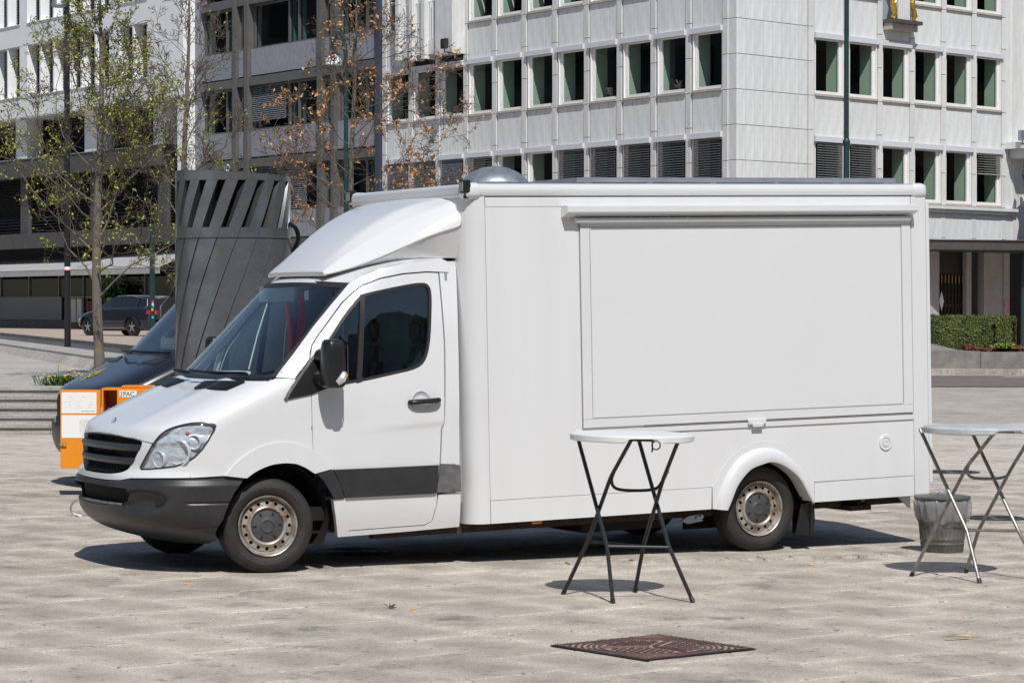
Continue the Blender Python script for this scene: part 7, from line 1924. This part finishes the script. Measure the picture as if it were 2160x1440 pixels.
leaf_mass(random.Random(12), 5200, gc_pt, 0.07).build("foliage", leafmat("red_leaf", (0.17, 0.045, 0.025), (0.09, 0.028, 0.02), 6), gc, sharp=0)
leaf_mass(random.Random(13), 900, lambda r_: ((0.15 + r_.gauss(0, 0.14), -0.25 + r_.gauss(0, 0.08), 0.12 + 0.12 * r_.random()), (0, -0.3, 0.9)), 0.07).build("green_tuft", leafmat("lime_leaf", (0.22, 0.30, 0.03), (0.12, 0.2, 0.02), 6), gc, sharp=0)

# ---- dandelions at the top of the steps
dn = empty("dandelion_clump", (-7.16, 42.25, 0.71)); tag(dn, "clump of yellow dandelions growing at the top of the steps", "plant")
rd_ = random.Random(31); lb_ = MB()
for k in range(210):
    a = rd_.uniform(0, 6.28); r0 = abs(rd_.gauss(0, 0.16)); cx_ = rd_.gauss(0, 0.17); ln_ = rd_.uniform(0.10, 0.2); h = rd_.uniform(0.04, 0.17)
    p0 = Vector((cx_, rd_.gauss(0, 0.06), 0)); d = Vector((math.cos(a), math.sin(a), 0)); q = Vector((-d.y, d.x, 0)) * 0.014
    m_ = p0 + d * ln_ * 0.5 + Vector((0, 0, h)); e_ = p0 + d * ln_ + Vector((0, 0, h * 0.8))
    lb_.add([p0 - q*0.4, p0 + q*0.4, m_ + q, m_ - q, e_], [(0, 1, 2, 3), (3, 2, 4)])
o = lb_.build("leaves", leafmat("dandelion_leaf", (0.11, 0.19, 0.03), (0.05, 0.11, 0.015), 8), dn, sharp=0); tag(o, kind="stuff")
for (x, h) in ((-0.28, 0.17), (-0.20, 0.14), (-0.12, 0.15), (-0.06, 0.33), (0.05, 0.15), (0.12, 0.24), (0.20, 0.20), (0.27, 0.19), (0.33, 0.17), (0.10, 0.17)):
    s_ = MB(); s_.tube([(x * 0.7, 0, 0), (x * 0.9, -0.02, h * 0.6), (x, -0.03, h)], 0.005, 5); so_ = s_.build("flower_stalk", MATS["dandelion_leaf"], dn)
    MB().lathe([(0.0, 0.016), (0.016, 0.014), (0.027, 0.004), (0.020, -0.006), (0.0, -0.010)], 10, 'z', (x, -0.03, h)).build("flower_head", mat("dandelion_yellow", (0.80, 0.52, 0.01), 0.7), so_)

# ---- shop furniture behind the glass at the left
def shop_at(a, y, z): return FL(a, y, z)
pp_ = empty("potted_shrub", FL(47.3, -0.6, 0.93), AL); tag(pp_, "bushy bright green potted shrub in front of the shop windows", "plant")
MB().lathe([(0.28, 0.0), (0.36, 0.5), (0.33, 0.5), (0.3, 0.4), (0.0, 0.4)], 16).build("pot", M_PLW, pp_)
leaf_mass(random.Random(15), 1500, lambda r_: ((r_.gauss(0, 0.36), r_.gauss(0, 0.3), 1.45 + r_.gauss(0, 0.48)), (0, 0.5, 0.6)), 0.15).build("foliage", leafmat("shop_leaf", (0.05, 0.25, 0.05), (0.015, 0.09, 0.02), 3), pp_, sharp=0)
bk = empty("wicker_basket", FL(46.0, -0.2, 1.55), AL); tag(bk, "tall tan wicker basket set out before the shop", "basket")
b_ = MB()
for k in range(9): b_.lathe([(0.42, k*0.1), (0.44, k*0.1 + 0.05), (0.42, k*0.1 + 0.098)], 20)
b_.build("weave", mat("wicker", (0.50, 0.33, 0.15), 0.8, vary=0.4, scale=10), bk)
pln = MB(); pln.bbox(-0.55, 0.55, -0.4, 0.4, 0.0, 0.62, 0.02); o = pln.build("stone_block", mat("block_stone", (0.36, 0.34, 0.30), 0.85, vary=0.2), None, FL(46.2, -0.2, 0.93), AL); tag(o, "pale square stone block carrying the wicker basket", "block")
for k, (a_, cc) in enumerate(((51.6, "left"), (50.95, "right"))):
    o = MB().bbox(-0.25, 0.25, -0.03, 0.03, 0.0, 1.15, 0.01).build("menu_board", mat("menu_white", (0.62, 0.64, 0.62), 0.6), None, FL(a_, -0.7, 1.25), AL); tag(o, "narrow white menu board at the shop front, the %s one of two" % cc, "sign")
bh = empty("red_bench", FL(49.6, -0.5, 0.93), AL); tag(bh, "dark red slatted bench in front of the shop windows", "bench")
for k in range(4): MB().box(-0.7, 0.7, -0.3 + k * 0.14, -0.2 + k * 0.14, 0.55, 0.60).build("seat_slat", mat("bench_red", (0.20, 0.03, 0.03), 0.6), bh, sharp=0)
for k in range(4): MB().box(-0.7, 0.7, -0.34, -0.30, 0.75 + k * 0.16, 0.87 + k * 0.16).build("back_slat", MATS["bench_red"], bh, sharp=0)
for sx in (-0.6, 0.6): MB().box(sx - 0.03, sx + 0.03, -0.35, 0.2, 0.0, 0.549).build("leg", MATS["bench_red"], bh, sharp=0)

# ================================================================== trees
def make_tree(name, loc, label, seed, height, trunk_r, first, branches, spread, up, droop, bark, leaf_fn, top_thin=0.25, lean=(0, 0), asym=None):
    rnd = random.Random(seed)
    t = empty(name, loc); tag(t, label, "tree")
    # trunk
    n_ = 16; tp = []; tr_ = []
    for i in range(n_ + 1):
        f_ = i / n_; tp.append(Vector((lean[0]*f_*f_ + 0.05*math.sin(f_*7 + seed), lean[1]*f_ + 0.05*math.cos(f_*6), height * f_)))
        tr_.append(trunk_r * ((1 - f_) ** 0.75 * (1 - top_thin * 0.1) + 0.035) * (1.18 if i == 0 else 1.0))
    MB().tube(tp, tr_, 10).build("trunk", bark, t)
    limbs = MB(); twigs = MB(); tips = []
    def at_trunk(z):
        f_ = z / height * n_; i = min(n_ - 1, int(f_)); return tp[i].lerp(tp[i+1], f_ - i), tr_[i]
    def grow(p, d, ln, r_, lvl):
        k = 5 if lvl < 2 else 4
        pts = [p.copy()]; q = p.copy(); dd = d.copy()
        for i in range(k):
            dd = (dd + Vector((rnd.gauss(0, 0.20), rnd.gauss(0, 0.20), rnd.gauss(0, 0.15) + up * 0.10 * (1 if lvl < 2 else 0.4) - droop * 0.10 * (lvl >= 1)))).normalized()
            q = q + dd * ln / k; pts.append(q.copy())
        rad = [max(0.0040, r_ * (1 - 0.80 * i / k)) for i in range(k + 1)]
        (limbs if lvl < 1 else twigs).tube(pts, rad, 6 if lvl == 0 else (4 if lvl == 1 else 3), cap=False)
        if lvl >= 1: 
            for i in range(1, k + 1): tips.append((pts[i], (pts[i] - pts[i-1]).normalized(), lvl))
        if lvl < 3:
            m_ = (9, 6, 3)[lvl] if ln > 0.5 else 3
            for j in range(m_):
                f_ = rnd.uniform(0.22, 1.0); i = min(k - 1, int(f_ * k)); a = pts[i].lerp(pts[i+1], f_ * k - i)
                ax = (pts[i+1] - pts[i]).normalized(); o_ = ax.orthogonal().normalized(); o_ = Matrix.Rotation(rnd.uniform(0, 6.28), 3, ax) @ o_
                nd = (ax * rnd.uniform(0.5, 0.9) + o_ * rnd.uniform(0.5, 0.9)).normalized()
                grow(a, nd, ln * rnd.uniform(0.34, 0.55) * (1.1 - 0.45 * f_), max(0.004, r_ * 0.45 * (1.1 - 0.6 * f_)), lvl + 1)
    for b_ in range(branches):
        f_ = b_ / max(1, branches - 1); z = first + (height * 0.96 - first) * (f_ ** 0.92)
        p, r0 = at_trunk(z); a = b_ * 2.399 + rnd.uniform(-0.4, 0.4)
        el = R(rnd.uniform(18, 42) + 26 * f_)
        d = Vector((math.cos(a) * math.cos(el), math.sin(a) * math.cos(el), math.sin(el)))
        ln = spread * (1.0 - 0.72 * f_ ** 1.3) * rnd.uniform(0.75, 1.12)
        if asym: ln *= asym(d, f_)
        grow(p, d, ln, max(0.008, r0 * 0.24), 0)
    lo_ = limbs.build("limbs", bark, t, sharp=0); tag(lo_, kind="stuff")
    o = twigs.build("twigs", mat(bark.name + "_twig", (0.125, 0.095, 0.070), 0.85, vary=0.3, scale=5), t, sharp=0); tag(o, kind="stuff")
    leaf_fn(t, tips, rnd)
    return t
M_BARK = mat("bark_lichen", (0.165, 0.15, 0.13), 0.9, c2=(0.075, 0.065, 0.055), scale=9, stretch=(3, 3, 0.6), bump=0.4, bscale=25, detail=8)
M_BARKY = mat("bark_yellow_lichen", (0.135, 0.118, 0.100), 0.9, c2=(0.26, 0.18, 0.05), scale=3, contrast=(0.30, 0.46), bump=0.4, bscale=25, detail=8)
def buds(m, prob, size, ngroup, lo=1, bias=None):
    def f(t, tips, rnd):
        b_ = MB()
        for (p, d, lvl) in tips:
            if lvl < lo + 1 or rnd.random() > prob * (bias(p.z) if bias else 1): continue
            for _ in range(rnd.randint(1, ngroup)):
                P = p + Vector((rnd.gauss(0, 0.03), rnd.gauss(0, 0.03), rnd.gauss(0, 0.03)))
                n = Vector((rnd.gauss(0, 1), rnd.gauss(0, 1), rnd.gauss(0.3, 1))).normalized(); u = n.orthogonal().normalized(); u = Matrix.Rotation(rnd.uniform(0, 6.28), 3, n) @ u; v = n.cross(u)
                s = size * rnd.uniform(0.6, 1.35)
                c1 = n * s * rnd.uniform(0.1, 0.35)
                b_.add([P - u*s*0.1, P + v*s*0.33 + u*s*0.42 + c1, P + u*s, P - v*s*0.33 + u*s*0.42 + c1], [(0, 1, 2), (0, 2, 3)])
        o = b_.build("crown_leaves", m, t, sharp=0); tag(o, kind="stuff")
    return f
def leaf_tr(name, c, c2, scale):
    m = mat(name, c, 0.6, c2=c2, scale=scale, detail=2, contrast=(0.40, 0.60))
    return m
L_GREEN = leaf_tr("bud_green", (0.36, 0.40, 0.045), (0.19, 0.24, 0.025), 2.5)
L_OAK = leaf_tr("dead_oak_leaf", (0.60, 0.34, 0.16), (0.34, 0.17, 0.07), 2.5)
make_tree("budding_tree", (-7.15, 46.0, 0.74), "slim tree breaking into small green leaf buds, in front of the white building", 3, 7.4, 0.094, 1.35, 36, 2.35, 0.55, 0.0, M_BARKY, buds(L_GREEN, 0.13, 0.052, 3), asym=lambda d, f_: 1.12)
make_tree("bare_tree", (-5.88, 48.0, 0.60), "nearly bare young tree rising behind the ventilation tower", 8, 7.6, 0.085, 2.5, 26, 2.0, 1.2, 0.0, M_BARKY, buds(L_GREEN, 0.012, 0.045, 2))
make_tree("oak_tree", (-2.98, 50.0, 0.02), "young oak still holding curled brown dead leaves, above the truck cab", 14, 8.2, 0.085, 2.6, 30, 2.6, 0.6, 0.2, M_BARK, buds(L_OAK, 0.034, 0.078, 4, bias=lambda z: 1.9 if z < 4.6 else (1.1 if z < 6 else 0.7)), asym=lambda d, f_: 1.15 if d.x > 0 else 0.95)
